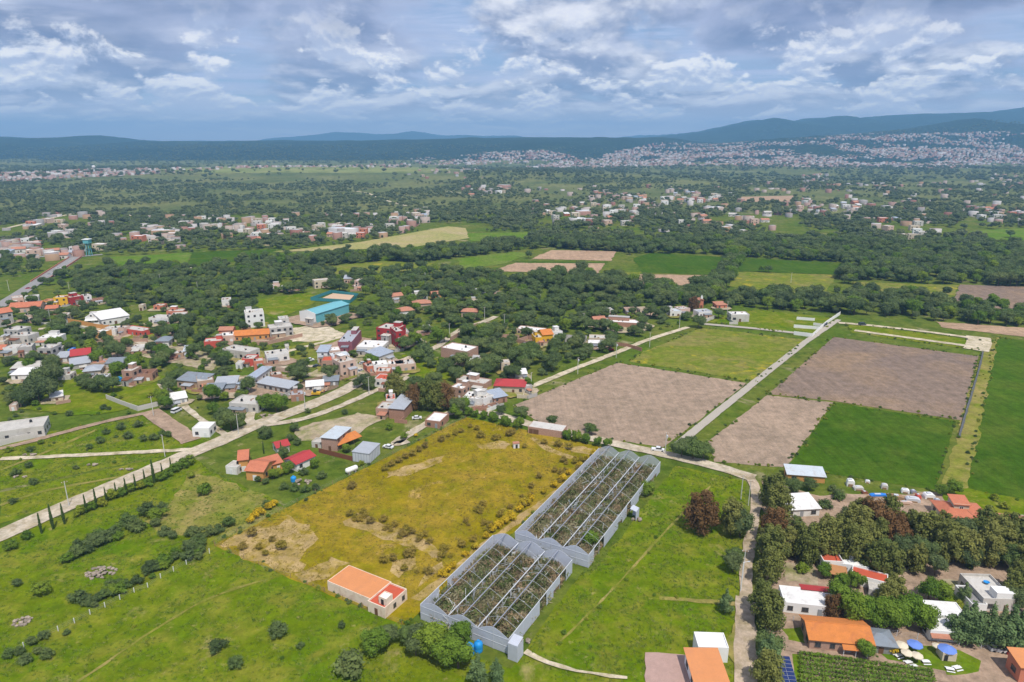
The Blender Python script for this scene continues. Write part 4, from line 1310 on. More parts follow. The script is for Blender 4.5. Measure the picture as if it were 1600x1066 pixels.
# --- green lot and beyond (crop D)
D_ = [
 (45, 388, 372, 408, 10, 3.6, 'flat', BK, rW, 'long brick shed with white roof', {'win': False, 'phrase': 'the long brick shed with white roof'}),
 (110, 318, 190, 314, 8, 4.5, 'flat', W, rC, 'white house behind the long brick shed', {}),
 (278, 296, 362, 294, 8, 3.4, 'ruin', PK, rC, 'pale pink shell house behind the orchard', {'holes': True}),
 (388, 300, 512, 294, 8, 4, 'ruin', CR, rC, 'cream shell house beside the round dark tree', {'holes': True}),
 (614, 320, 700, 316, 8, 4, 'flat', W, 'roof_pale_blue', 'white house with pale roof right of the round dark tree', {}),
 (690, 308, 765, 300, 8, 4.5, 'flat', PK, rC, 'pink house right of the white house', {}),
 (830, 325, 932, 318, 8, 4, 'flat', W, rM, 'white house with grey roof at the cross road', {}),
 (970, 258, 1046, 254, 7, 3, 'shed', SA, rT, 'low orange brick shed by the tree belt', {}),
 (1075, 355, 1212, 355, 9, 5, 'flat', CL, rW, 'white block house alone on the green lot', {'phrase': 'the white block house on the green lot', 'holes': True}),
 (0, 520, 152, 526, 8, 3.5, 'flat', CR, 'roof_concrete', 'tan roofed house at the end of the lane', {}),
 (0, 545, 100, 548, 4, 2.6, 'shed', CL, rW, 'open car shelter at the end of the lane', {}),
]
for a in D_:
    house('D', *a[:10], group=GN_, **a[10])
r_, w_, d_ = house('D', 835, 250, 866, 250, 7, 6, 'gable', SA, rT, 'small salmon chapel with a white bell gable', name='chapel', cat='chapel', ridge='y', phrase='the small chapel', group=GN_)
MB().prism([(w_ * .25, 7.2), (w_ * .75, 7.2), (w_ * .75, 8.8), (w_ * .5, 10.2), (w_ * .25, 8.8)], 1, -.1, .5).build('bell_gable', 'clean_white', r_)
wall_run('D', [(180, 530), (290, 545), (400, 578)], 2.2, BK, 'brick wall at the corner of the weedy field')
wall_run('D', [(880, 360), (950, 332)], 2.4, CL, 'short pale wall at the cross road')
wall_run('T', [(18, 275), (130, 283)], 2.0, CW, 'upper white wall on the green lot')
wall_run('T', [(0, 325), (165, 338)], 2.2, CW, 'middle white wall on the green lot')
wall_run('T', [(0, 368), (115, 383), (200, 305), (287, 245)], 2.4, CW, 'white wall turning along the straight road', phrase='the white wall by the straight road')
wall_run('T', [(120, 310), (175, 318)], 2.0, CW, 'short white wall inside the green lot')

# --- houses at the plot's left (crop E) and left edge (crop L)
r_, w_, d_ = house('E', 415, 728, 545, 738, 9, 4, 'gable', 'ochre_paint', rK, 'orange house with coral tiled roofs beside the plot', ridge='x', phrase='the orange house with coral roofs', group=GP, rise=1.6)
house('E', 362, 668, 430, 660, 9, 5, 'gable', 'ochre_paint', rK, 'taller rear wing of the orange house', ridge='x', group=GP)
house('E', 545, 690, 690, 650, 6, 3.2, 'shed', 'ochre_paint', rK, 'coral roofed veranda wing right of the orange house', group=GP)
house('E', 260, 680, 345, 690, 5, 2.8, 'flat', W, rC, 'grey roofed annex with black tank left of the orange house', tank=True, group=GP)
house('E', 795, 665, 935, 600, 7, 3.2, 'gable', CW, rR, 'white house with bright red roof beside the orange house', ridge='x', phrase='the white house with bright red roof', group=GP, rise=1.2)
house('E', 650, 535, 740, 512, 6, 3, 'gable', W, rR, 'small white house with red roof in the shrubs', group=GP)
house('E', 985, 500, 1100, 512, 13, 5.5, 'shed', BP, 'roof_pale_blue', 'tall brick house with pale metal roof and orange porch', phrase='the tall brick house with orange porch', st=2, group=GP, rise=-.6)
q0 = PC('E', 1105, 508)
q1 = PC('E', 1285, 435)
L_ = (q1 - q0).to_2d().length
pr = thing('porch', 'orange tiled porch roof on posts beside the tall brick house', 'porch', (q0.x, q0.y, 0), math.atan2(q1.y - q0.y, q1.x - q0.x))
m = MB()
slab(m, [(0, -.5, 2.5), (L_, -.5, 2.5), (L_, 4.0, 3.8), (0, 4.0, 3.8)], .14)
m.build('porch_roof', rO, pr)
for k in range(4):
    MB().tube((.2 + k * (L_ - .4) / 3, -.2, 0), (.2 + k * (L_ - .4) / 3, -.2, 2.5), .1).build('post', 'frame_dark', pr)
HOUSES.append((q0.x + 5, q0.y + 4, 6))
house('E', 908, 480, 980, 488, 4, 2.2, 'flat', CL, rC, 'low pale shed with junk beside the tall brick house', group=GP)
house('E', 8, 405, 136, 405, 7, 3.8, 'flat', CW, rW, 'white hut alone beside the dirt road', group=GP, phrase='the white hut by the dirt road')
house('L', 0, 345, 232, 285, 12, 4.6, 'flat', CL, rC, 'beige concrete house with porch at the photo edge', phrase='the beige concrete house at the photo edge', group=GP, tank=True, base=(PC('L', -60, 330), math.radians(24), 19))
wall_run('L', [(-30, 352), (90, 320), (310, 272)], 2.6, CL, 'beige wall in front of the concrete house')
wall_run('E', [(960, 520), (1080, 550), (1215, 585)], 2.0, 'rust', 'dark red fence wall beside the grey container', t=.12)
# plot-side slab building at the far end
r_, w_, d_ = house('F', 1090, 372, 1350, 412, 7, 3.0, 'flat', BP, 'concrete_light', 'low brick store with bare concrete roof at the far end of the plot', phrase='the low brick store', group=GP, par=.08, win=False)
link('gate', DOORM['door_brown'], r_, (.6, -.04, 0), 0, (1.6, 1, 2.2))
link('gate', DOORM['door_brown'], r_, (2.4, -.04, 0), 0, (2.4, 1, 2.2))

# orange-roofed building in the plot corner: long block, red terrace, white stair tower
a, rz, bw = Vector((-51.3, 163.4, 0)), math.radians(-30), 15.7
root = thing('building', 'long peach building with flat orange roof in the plot corner', 'building', (a.x, a.y, 0), rz, GP)
LMARK.append((a.x + 9, a.y + 2, 'the flat orange roof in the plot corner'))
HOUSES.append((a.x + 9, a.y + 3, 13))
H1, D1 = 2.9, 8.6
walls(root, bw, D1, H1, 'peach_wall', .10, .15)
MB().box(.15, .15, H1 - .2, bw - .15, D1 - .15, H1 + .05).build('roof', 'roof_orange_flat', root)
for k in range(3):
    link('roof_drain', ubox('peach_wall'), root, (2.0 + k * 5, -.2, H1 - .35), 0, (.16, .19, .12))
r2 = thing('house', 'peach house with red roof terrace and pale stair tower', 'house', root.matrix_world @ Vector((0, 0, 0)), rz, GP)
u = Vector((math.cos(rz), math.sin(rz), 0))
nrm = Vector((-u.y, u.x, 0))
r2.location = Vector((a.x, a.y, 0)) + u * (bw + .05) - nrm * 1.3
W2, D2, H2 = 5.9, 9.2, 2.9
walls(r2, W2, D2, H2, 'peach_wall', .45, .22)
MB().box(.22, .22, H2 - .2, W2 - .22, D2 - .22, H2).build('roof', 'roof_red_flat', r2)
tw = walls(r2, 2.6, 2.6, 2.0, 'peach_wall', .2, .18)
tw.name = 'stair_tower'
tw.location = (W2 - 3.0, 1.2, H2)
MB().box(.18, .18, 1.7, 2.42, 2.42, 1.9).build('tower_roof', 'clean_white', tw)
link('opening', HOLE, tw, (.8, -.03, .1), 0, (.9, 1, 1.5))
for yy in (3.4, 7.0):
    o = link('window', WINM['frame_dark'][0], r2, (W2 + .04, yy, 1.0), math.pi / 2, (1.1, 1, 1.3))
    link('pane', WINM['frame_dark'][1], o)
link('door', DOORM['door_brown'], r2, (2.4, -.04, 0), 0, (1, 1, 2.1))
HOUSES.append((a.x + bw + 3, a.y - 6, 7))

# --- wooded gardens (crops G, H, I)
def gbase(c, x, y, deg, w):
    return dict(base=(PC(c, x, y), math.radians(deg), w))
house('G', 0, 0, 0, 0, 6, 2.6, 'shed', OC, 'roof_pale_blue', 'orange shed with two pale metal roof sheets by the crop', group=GG, phrase='the orange shed with pale roof sheets', name='shed', cat='shed', **gbase('G', 190, 270, -10, 13))
house('G', 0, 0, 0, 0, 8, 3, 'shed', W, rW, 'white shed with grey roof under the garden trees', group=GG, phrase='the white shed under the garden trees', name='shed', cat='shed', **gbase('G', 175, 495, 6, 12))
r_, w_, d_ = house('G', 0, 0, 0, 0, 10, 3.2, 'hip', CR, rK, 'tiled house with raised upper room by the crop corner', group=GG, phrase='the tiled house with the upper room', **gbase('G', 1120, 535, -9, 13.5))
MB().box(3.6, 3.0, 3.2, 8.2, 7.6, 6.4).build('upper_room', CR, r_)
m = MB()
slab(m, [(3.2, 2.6, 6.3), (8.6, 2.6, 6.3), (8.6, 8.0, 7.3), (3.2, 8.0, 7.3)], .15)
m.build('upper_roof', rK, r_)
o = link('window', WINM['frame_white'][0], r_, (5.2, 2.94, 4.4), 0, (1.3, 1, 1.2))
link('pane', WINM['frame_white'][1], o)
house('G', 0, 0, 0, 0, 5, 3, 'shed', SA, rT, 'low terracotta roofed wing at the photo edge', group=GG, **gbase('G', 1400, 570, -14, 22))
house('G', 0, 0, 0, 0, 6, 1.6, 'ruin', CL, rC, 'half built white walls behind the terracotta wing', group=GG, win=False, **gbase('G', 1450, 545, -8, 16))
# white terrace house (crop H top): red roof terrace, skylight block, brown canopy, lower wing
b0 = PC('H', 490, 262)
r_, w_, d_ = house('H', 0, 0, 0, 0, 6, 3.6, 'flat', CW, 'roof_red_flat', 'white modern house with a red roof terrace among the trees', group=GG, phrase='the white house with red roof terrace', par=.6, base=(b0, math.radians(-6), 5.6))
b1 = PC('H', 590, 265)
r_, w_, d_ = house('H', 0, 0, 0, 0, 8, 3.4, 'flat', CW, 'clean_white', 'white block with roof light joined to the red terrace', group=GG, par=.2, base=(b1, math.radians(-16), 8.5))
MB().box(2.5, 3.5, 3.4, 5.0, 6.5, 4.2).build('roof_light', 'clean_white', r_)
MB().box(2.8, 3.8, 4.2, 4.7, 6.2, 4.26).build('roof_light_glass', 'glass', r_)
b2 = PC('H', 700, 345)
house('H', 0, 0, 0, 0, 4.5, 3.2, 'flat', CW, 'roof_red_flat', 'narrow white wing with red roof below the roof light block', group=GG, par=.3, base=(b2, math.radians(-28), 9))
b3 = PC('H', 830, 440)
house('H', 0, 0, 0, 0, 7, 2.4, 'flat', CL, rC, 'pale grey garage at the end of the white house', group=GG, par=.25, base=(b3, math.radians(-22), 6))
c0 = PC('H', 545, 325)
cn = thing('canopy', 'brown canopy on posts in front of the white house', 'canopy', (c0.x, c0.y, 0), math.radians(-18))
m = MB()
slab(m, [(0, 0, 2.6), (4.6, 0, 2.6), (4.6, 4.2, 3.1), (0, 4.2, 3.1)], .12)
m.build('canopy_roof', 'wood_orange', cn)
for x in (.2, 4.4):
    for y in (.2, 4.0):
        MB().tube((x, y, 0), (x, y, 2.55), .08).build('post', 'wood', cn)
# white house with red strip
r_, w_, d_ = house('H', 0, 0, 0, 0, 7.4, 3.2, 'flat', CW, 'roof_white', 'long white house with a red roof strip', group=GG, phrase='the long white house with red roof strip', par=.15, base=(PC('H', 205, 555), math.radians(-10), 14.2))
m = MB()
slab(m, [(5.6, 6.2, 3.6), (14.4, 6.2, 3.6), (14.4, 9.2, 3.1), (5.6, 9.2, 3.1)], .12)
m.build('roof_strip', rR, r_)
# orange roofed house with porch
r_, w_, d_ = house('H', 0, 0, 0, 0, 8.5, 3.3, 'gable', BP, 'roof_orange', 'brick house with bright orange roof and porch above the vine rows', group=GG, phrase='the bright orange roof above the vines', ridge='x', rise=1.6,
                   base=(PC('H', 395, 828), math.radians(-8), 14.5), side=2)
MB().box(7.4, -1.6, 0, 13.2, -.02, .15).build('porch_floor', 'concrete_light', r_)
for x in (7.5, 10.3, 13.0):
    MB().tube((x, -1.5, .15), (x, -1.5, 2.5), .09).build('porch_post', 'frame_white', r_)
m = MB()
slab(m, [(7.2, -1.9, 2.5), (13.4, -1.9, 2.5), (13.4, -.55, 3.0), (7.2, -.55, 3.0)], .1)
m.build('porch_roof', 'roof_orange', r_)
house('H', 0, 0, 0, 0, 5.5, 2.7, 'hip', CD, rD, 'dark roofed garden hut right of the orange roof', group=GG, name='hut', cat='hut', phrase='the dark roofed garden hut', base=(PC('H', 830, 852), math.radians(-9), 6))
house('I', 0, 0, 0, 0, 5, 3, 'flat', CW, 'roof_white', 'white cottage with tiled awning beside the conifers', group=GG, phrase='the white cottage beside the conifers', canopy=('roof_tile', 1.2), base=(PC('I', 335, 762), math.radians(-7), 7), par=.2)
house('I', 0, 0, 0, 0, 6, 3.2, 'flat', CW, 'roof_white', 'white rear block behind the white cottage', group=GG, base=(PC('I', 345, 650), math.radians(-7), 8.5), par=.2, win=False)
# grey modern house
r_, w_, d_ = house('I', 0, 0, 0, 0, 11, 3.4, 'flat', CL, 'concrete_light', 'grey modern house with roof parapet and white stair block', group=GG, phrase='the grey modern house', par=.7, base=(PC('I', 720, 545), math.radians(-3), 8.2), wf='frame_dark')
MB().box(3.4, .3, 3.42, 8.0, 3.4, 5.6).build('stair_block', 'clean_white', r_)
link('satellite_dish', MB().lathe([(.1, 0), (.5, .15), (.8, .4), (.76, .4), (.4, .18)], 12).mesh('satellite_dish', 'tank_blue'), r_, (5.2, 7.5, 3.6))
house('I', 0, 0, 0, 0, 8, 2.6, 'flat', CW, 'concrete_dark', 'dark roofed carport left of the grey modern house', group=GG, par=.25, base=(PC('I', 640, 555), math.radians(-4), 4), name='carport', cat='carport', win=False)
# bottom house with orange roof
b0 = P(1088, 1082)
r_, w_, d_ = house('S', 0, 0, 0, 0, 9.5, 3.6, 'shed', 'clean_white', 'roof_orange_flat', 'house with plain orange roof at the bottom edge', group=GG, phrase='the plain orange roof at the bottom edge', rise=.5, base=(P(1084, 1085), math.radians(-1), 7.3))
house('S', 0, 0, 0, 0, 5.2, 4.0, 'flat', CW, 'clean_white', 'white roof terraces behind the plain orange roof', group=GG, par=.35, base=(P(1089, 1034), math.radians(-3), 7.2), win=False)
house('S', 0, 0, 0, 0, 5.0, 4.6, 'shed', SA, 'roof_orange_flat', 'orange house cut by the bottom right corner', group=GG, base=(P(1590, 1068), math.radians(-6), 9))
for i, (x, y, w_, d_, sd_) in enumerate(YARDS):
    r = random.Random(sd_)
    n = 12
    R = max(w_, d_) * .62 + 2.5
    pts = [Vector((x + R * r.uniform(.75, 1.25) * math.cos(2 * math.pi * k / n), y - 2 + R * r.uniform(.75, 1.3) * math.sin(2 * math.pi * k / n), 0)) for k in range(n)]
    sheet('yard', None, r.choice(['yard_dirt', 'yard_dirt', 'garden_dirt', 'meadow_dry']), 1.0, world=pts, keep=False, label='trodden yard around a village house')
print('HOUSES', len(HOUSES))

# ------------------------------------------------------------------ greenhouses
UDEG = -29.0


def greenhouse(label, corner, nb, bw, length, miss_r, miss_l, back_open, phrase, front_y):
    """corner = right front corner; bays run to the left of it, the length runs away from the camera"""
    u = Vector((math.cos(math.radians(UDEG)), math.sin(math.radians(UDEG)), 0))
    Wd = nb * bw
    o0 = Vector(corner) - u * Wd
    root = thing('greenhouse', label, 'greenhouse', (o0.x, o0.y, 0), math.radians(UDEG))
    LMARK.append((corner[0], corner[1] + length * .3, phrase))
    r = random.Random(int(length))
    EH, RH = 4.5, 6.3

    def arch(x0, x1, k=9):
        out = []
        for t, h in ((0, 0), (.13, .34), (.3, .78), (.42, .97), (.5, 1), (.58, .97), (.7, .78), (.87, .34), (1, 0)):
            out.append((x0 + (x1 - x0) * t, EH + (RH - EH) * h))
        return out
    n = max(2, int(round(length / 4.0)))
    sp = length / n
    # end walls, one film sheet per bay
    for (y, broken) in ((0.0, False), (length, back_open)):
        for i in range(nb):
            pts = [(i * bw + .05, 0.15)] + arch(i * bw + .05, (i + 1) * bw - .05) + [((i + 1) * bw - .05, .15)]
            m = MB().prism(pts, 1, y - .03, y + .03)
            m.build('end_panel', 'plastic_torn' if broken else 'plastic_film', root)
            if not broken and y == 0:
                for h in (2.2, 4.3):
                    MB().tube((i * bw + .06, -.06, h), ((i + 1) * bw - .06, -.06, h), .05).build('end_rail', 'galvanised', root)
                MB().tube(((i + .5) * bw, -.06, 0), ((i + .5) * bw, -.06, RH), .06).build('end_post', 'galvanised', root)
    # side walls: a sheet between each pair of posts
    film = MB().box(-.025, .06, .25, .025, sp - .06, EH - .02).mesh('side_panel', 'plastic_film')
    half = MB().box(-.025, .06, 1.9, .025, sp - .06, EH - .02).mesh('side_panel', 'plastic_film')
    for i in range(n):
        if i not in miss_r:
            link('side_panel', half if r.random() < .18 else film, root, (Wd + r.uniform(-.03, .03), i * sp, r.uniform(-.15, .05)))
        if i not in miss_l:
            link('side_panel', film, root, (0, i * sp, r.uniform(-.1, .05)))
    post = MB().tube((0, 0, 0), (0, 0, EH), .07).mesh('post', 'galvanised')
    for i in range(n + 1):
        for b in range(nb + 1):
            if b in (0, nb) or r.random() < .75:
                link('post', post, root, (b * bw + (.05 if b == 0 else -.05 if b == nb else 0), i * sp + .04, 0))
    # gutters, ridges, eave rails
    for b in range(nb + 1):
        if 0 < b < nb:
            MB().box(b * bw - .11, .1, EH, b * bw + .11, length - .1, EH + .12).build('gutter', 'galvanised', root)
        else:
            MB().box(b * bw - .09, .1, EH, b * bw + .09, length - .1, EH + .12).build('eave_rail', 'galvanised', root)
    for b in range(nb):
        L1 = length - .1 if not (back_open and b == 2) else length * .96
        MB().box((b + .5) * bw - .12, .1, RH - .06, (b + .5) * bw + .12, L1, RH + .08).build('ridge_beam', 'galv_dark', root)
    # hoops
    m = MB()
    pts = arch(0, bw, 10)
    for i in range(len(pts) - 1):
        m.tube((pts[i][0], 0, pts[i][1] + .02), (pts[i + 1][0], 0, pts[i + 1][1] + .02), .032, n=5)
    hoop = m.mesh('hoop', 'galvanised')
    for b in range(nb):
        for i in range(1, n):
            if r.random() < .6:
                link('hoop', hoop, root, (b * bw, i * sp, 0))
    # torn film hanging from the gutters, fallen pipes
    for k in range(int(length * 1.5)):
        x = r.choice([r.randint(1, nb - 1) * bw + r.uniform(-1.6, 1.6)] * 3 + [r.uniform(.5, Wd - .5)])
        y = r.uniform(1, length - 1)
        h0 = r.uniform(2.2, EH + .5)
        w, hl = r.uniform(.25, .8), r.uniform(.8, 2.6)
        a = r.uniform(0, 3.14)
        m = MB()
        V = []
        for j in range(5):
            t = j / 4
            cx, cy = x + .3 * math.sin(3 * t + k), y + .3 * math.cos(2 * t + k)
            ww = w * (1 - .5 * t)
            V += [(cx - ww * math.cos(a + t), cy - ww * math.sin(a + t), h0 - hl * t), (cx + ww * math.cos(a + t), cy + ww * math.sin(a + t), h0 - hl * t)]
        m.add(V, [(2 * j, 2 * j + 1, 2 * j + 3, 2 * j + 2) for j in range(4)])
        m.build('torn_film', 'plastic_torn', root)
    for b in range(1, nb):
        for i in range(n):
            if r.random() < .6:
                z0_, z1_ = r.uniform(2.2, 3.4), EH
                dx_ = r.choice([-1, 1]) * r.uniform(.5, 1.6)
                MB().tube((b * bw, i * sp, z0_), (b * bw + dx_, i * sp + r.uniform(-.6, 1.2), z1_ + r.uniform(-.2, .7)), .05, n=5).build('brace', 'post_white', root)
    for k in range(int(length * 1.0)):
        x, y = r.uniform(.5, Wd - .5), r.uniform(1, length - 3)
        a = r.uniform(0, 3.14)
        L = r.uniform(2.5, 6)
        MB().tube((x, y, r.uniform(1, 2.6)), (min(max(x + L * math.cos(a), .3), Wd - .3), min(max(y + L * math.sin(a), .5), length - .5), r.uniform(1.0, 3.8)), .045, n=5).build('fallen_pipe', 'post_white', root)
    for yy in np.arange(0, length, 4):
        for xx in np.arange(2, Wd, 5):
            q = root.location + u * xx + Vector((-u.y, u.x, 0)) * yy
            HOUSES.append((q.x, q.y, 4))
    return root, o0, u, Wd


GH1 = greenhouse('front derelict greenhouse with white film ends and bare roof hoops', (-0.8, 138.4, 0), 3, 8.8, 37.5, (4, 7), (2,), False, 'the front greenhouse', 0)
GH2 = greenhouse('rear derelict greenhouse with open roof and dead plants inside', (22.4, 173.6, 0), 3, 8.2, 69.0, (1, 2, 8), (), True, 'the rear greenhouse', 0)
# film porch at the front corner and collapsed door bay
for (c, rz, sz, lb) in (((-1.0, 137.0, 0), UDEG, (2.6, 3.0, 4.6), 'white film porch at the front greenhouse corner'), ((40.8, 199.5, 0), 61, (3.0, 2.2, 3.4), 'small film porch on the rear greenhouse side')):
    pr = thing('film_porch', lb, 'porch', c, math.radians(rz))
    w, d, h = sz
    MB().box(0, -.03, .05, w, 0, h).build('film_sheet', 'plastic_film', pr)
    MB().box(w, .02, .05, w + .03, d, h).build('film_sheet', 'plastic_film', pr)
    m = MB()
    slab(m, [(0, .02, h + .06), (w, .02, h + .06), (w, d, h + .6), (0, d, h + .6)], .05)
    m.build('film_roof', 'plastic_film', pr)
    for x, y in ((0, .05), (w - .05, .05), (w - .05, d - .05)):
        MB().tube((x, y, 0), (x, y, h), .06).build('post', 'galvanised', pr)


def tank(x, y, mat, label, h=2.2, r=1.1, stand=0.0):
    root = thing('water_tank', label, 'water tank', (x, y, 0))
    MB().lathe([(r * .95, stand), (r, stand + .1), (r, stand + h * .3), (r * .97, stand + h * .33), (r, stand + h * .36), (r, stand + h * .72), (r * .9, stand + h * .8), (r * .35, stand + h * .96)], 18).build('body', mat, root, smooth=True)
    MB().lathe([(r * .36, stand + h * .96), (r * .36, stand + h), (r * .3, stand + h * 1.03)], 14).build('lid', mat, root)
    if stand:
        MB().box(-r * .9, -r * .9, 0, r * .9, r * .9, stand).build('plinth', 'concrete_light', root)
    HOUSES.append((x, y, 2))
    return root


q = PC('O', 455, 890)
tank(q.x, q.y, 'tank_blue', 'bright blue water tank nearer the trees at the greenhouse front', 3.2, 1.2)
q = PC('O', 490, 880)
tank(q.x + .8, q.y + .6, 'tank_blue', 'bright blue water tank nearer the film corner', 3.0, 1.1)
q = PC('E', 770, 738)
tank(q.x, q.y, 'tank_blue', 'blue drum tank in the yard of the orange house', 2.2, 1.0)
q = PC('A', 908, 812)
tank(q.x, q.y, 'tank_blue', 'blue tank beside the pink brick house', 2.6, 1.3, .5)

# grey shipping container style store beside the plot
a, b, c = PC('E', 1218, 588), PC('E', 1345, 606), PC('E', 1445, 540)
rz = math.atan2(b.y - a.y, b.x - a.x)
w = (b - a).to_2d().length
d = 9.0
cs = thing('container_store', 'grey metal container store at the edge of the plot', 'container', (a.x, a.y, 0), rz)
MB().box(0, 0, .15, w, d, 4.2).build('body', 'galvanised', cs)
m = MB()
slab(m, [(-.2, -.2, 4.35), (w + .2, -.2, 4.35), (w + .2, d + .2, 4.7), (-.2, d + .2, 4.7)], .14)
m.build('roof', 'roof_metal', cs)
for k in range(6):
    MB().box(k * w / 6 + .1, -.05, .2, k * w / 6 + .22, -.005, 4.0).build('rib', 'galv_dark', cs)
for k in range(7):
    MB().box(w + .005, k * d / 7 + .1, .2, w + .05, k * d / 7 + .22, 4.0).build('rib', 'galv_dark', cs)
HOUSES.append((a.x + 4, a.y + 4, 7))
LMARK.append((a.x + 4, a.y + 3, 'the grey container store'))

# white gas tank
a, b = PC('E', 1165, 690), PC('E', 1255, 655)
L = (b - a).to_2d().length
gt = thing('gas_tank', 'white horizontal gas tank on cradles near the plot', 'gas tank', (a.x, a.y, 0), math.atan2(b.y - a.y, b.x - a.x))
m = MB()
prof = [(0.0, .2), (.25, .75), (.6, 1.0), (L - .6, 1.0), (L - .25, .75), (L, .2)]
n = 14
V = [(x, r * math.cos(2 * math.pi * i / n), 1.5 + r * math.sin(2 * math.pi * i / n)) for x, r in prof for i in range(n)]
Fq = [(k * n + i, (k + 1) * n + i, (k + 1) * n + (i + 1) % n, k * n + (i + 1) % n) for k in range(len(prof) - 1) for i in range(n)]
m.add(V, Fq + [tuple(range(n)), tuple(range(6 * n - 1, 5 * n - 1, -1))])
m.build('body', 'clean_white', gt, smooth=True)
for x in (L * .25, L * .75):
    MB().box(x - .2, -.8, 0, x + .2, .8, .75).build('cradle', 'concrete', gt)

# ------------------------------------------------------------------ utility poles
POLE = MB().tube((0, 0, 0), (0, 0, 9.5), .17, .11, 8).mesh('pole', 'concrete_post')
ARM = MB().box(-.9, -.06, 9.0, .9, .06, 9.13).mesh('crossarm', 'wood')
INS = MB().lathe([(.07, 9.13), (.1, 9.2), (.05, 9.32)], 6).mesh('insulator', 'post_white')
TRF = MB().lathe([(.3, 7.2), (.33, 7.3), (.33, 8.2), (.2, 8.35)], 10).mesh('transformer', 'galvanised')
POLES = []
PL = [('S', 108, 791), ('S', 258, 714), ('S', 373, 679), ('S', 477, 639), ('S', 577, 617), ('C', 400, 475), ('C', 665, 340), ('C', 815, 400), ('C', 1415, 390), ('C', 1090, 165),
      ('C', 1370, 750), ('C', 1018, 872), ('C', 592, 1012), ('D', 460, 545), ('D', 685, 402), ('D', 1047, 292), ('D', 80, 302), ('D', 207, 628), ('A', 1500, 135), ('A', 1197, 192),
      ('A', 1217, 75), ('A', 530, 142), ('A', 383, 352), ('A', 70, 120), ('M', 707, 312), ('M', 1284, 665), ('M', 1232, 625), ('S', 240, 650), ('B', 1210, 770), ('B', 1430, 550),
      ('C', 70, 160), ('C', 215, 60), ('C', 555, 855), ('D', 1530, 60), ('S', 1160, 905)]
for i, (c, x, y) in enumerate(PL):
    q = PC(c, x, y)
    POLES.append((q, i))


def ordinal(k):
    return ['nearest', 'second nearest', 'third nearest', 'fourth nearest', 'fifth nearest', 'sixth nearest', 'seventh nearest', 'eighth nearest', 'ninth nearest', 'tenth nearest',
            'eleventh nearest', 'twelfth nearest', 'thirteenth nearest', 'fourteenth nearest', 'fifteenth nearest', 'sixteenth nearest', 'seventeenth nearest', 'eighteenth nearest', 'nineteenth nearest',
            'twentieth nearest', 'twenty-first nearest', 'twenty-second nearest', 'twenty-third nearest', 'twenty-fourth nearest', 'twenty-fifth nearest', 'twenty-sixth nearest'][min(k, 25)]


def place_labels(recs):
    """recs: (object, noun phrase, x, y). Names the closest landmark, the side of it, and the rank outwards."""
    groups = {}
    for o, noun, x, y in recs:
        best = min(LMARK, key=lambda l: (l[0] - x) ** 2 + (l[1] - y) ** 2)
        px, py = pix(x, y)
        bx, by = pix(best[0], best[1])
        dx, dy = px - bx, (py - by) * 1.8
        if abs(dx) >= abs(dy):
            side = 'right of' if dx > 0 else 'left of'
        else:
            side = 'in front of' if dy > 0 else 'behind'
        groups.setdefault((noun, side, best[2]), []).append((math.hypot(best[0] - x, best[1] - y), o))
    for (noun, side, ph), L in groups.items():
        L.sort(key=lambda t: t[0])
        for k, (_, o) in enumerate(L):
            o['label'] = '%s %s %s%s' % (noun, side, ph, '' if len(L) == 1 else ', ' + ordinal(k))
            if len(o['label'].split()) > 16:
                o['label'] = o['label'].replace(' leafy', '').replace('broad ', '').replace('fresh ', '')


recs = []
for q, i in POLES:
    o = thing('utility_pole', 'pole', 'pole', (q.x, q.y, q.z), random.uniform(-.8, .8), 'utility poles')
    link('pole', POLE, o)
    a = link('crossarm', ARM, o)
    for x in (-.8, 0, .8):
        link('insulator', INS, a, (x, 0, 0))
    if i % 7 == 3:
        link('transformer', TRF, o, (.42, 0, 0))
    recs.append((o, 'concrete utility pole with transformer' if i % 7 == 3 else 'pale concrete utility pole', q.x, q.y))
place_labels(recs)
# tall white lamp post by the dirt lane
q = PC('Q', 1114, 455)
lp = thing('lamp_post', 'tall white post beside the dirt lane', 'post', (q.x, q.y, 0))
MB().tube((0, 0, 0), (0, 0, 9.5), .16, .12, 8).build('shaft', 'post_white', lp)
MB().tube((0, 0, 9.45), (1.2, 0, 9.7), .06).build('arm', 'post_white', lp)
MB().box(1.1, -.12, 9.6, 1.7, .12, 9.78).build('lamp_head', 'galvanised', lp)


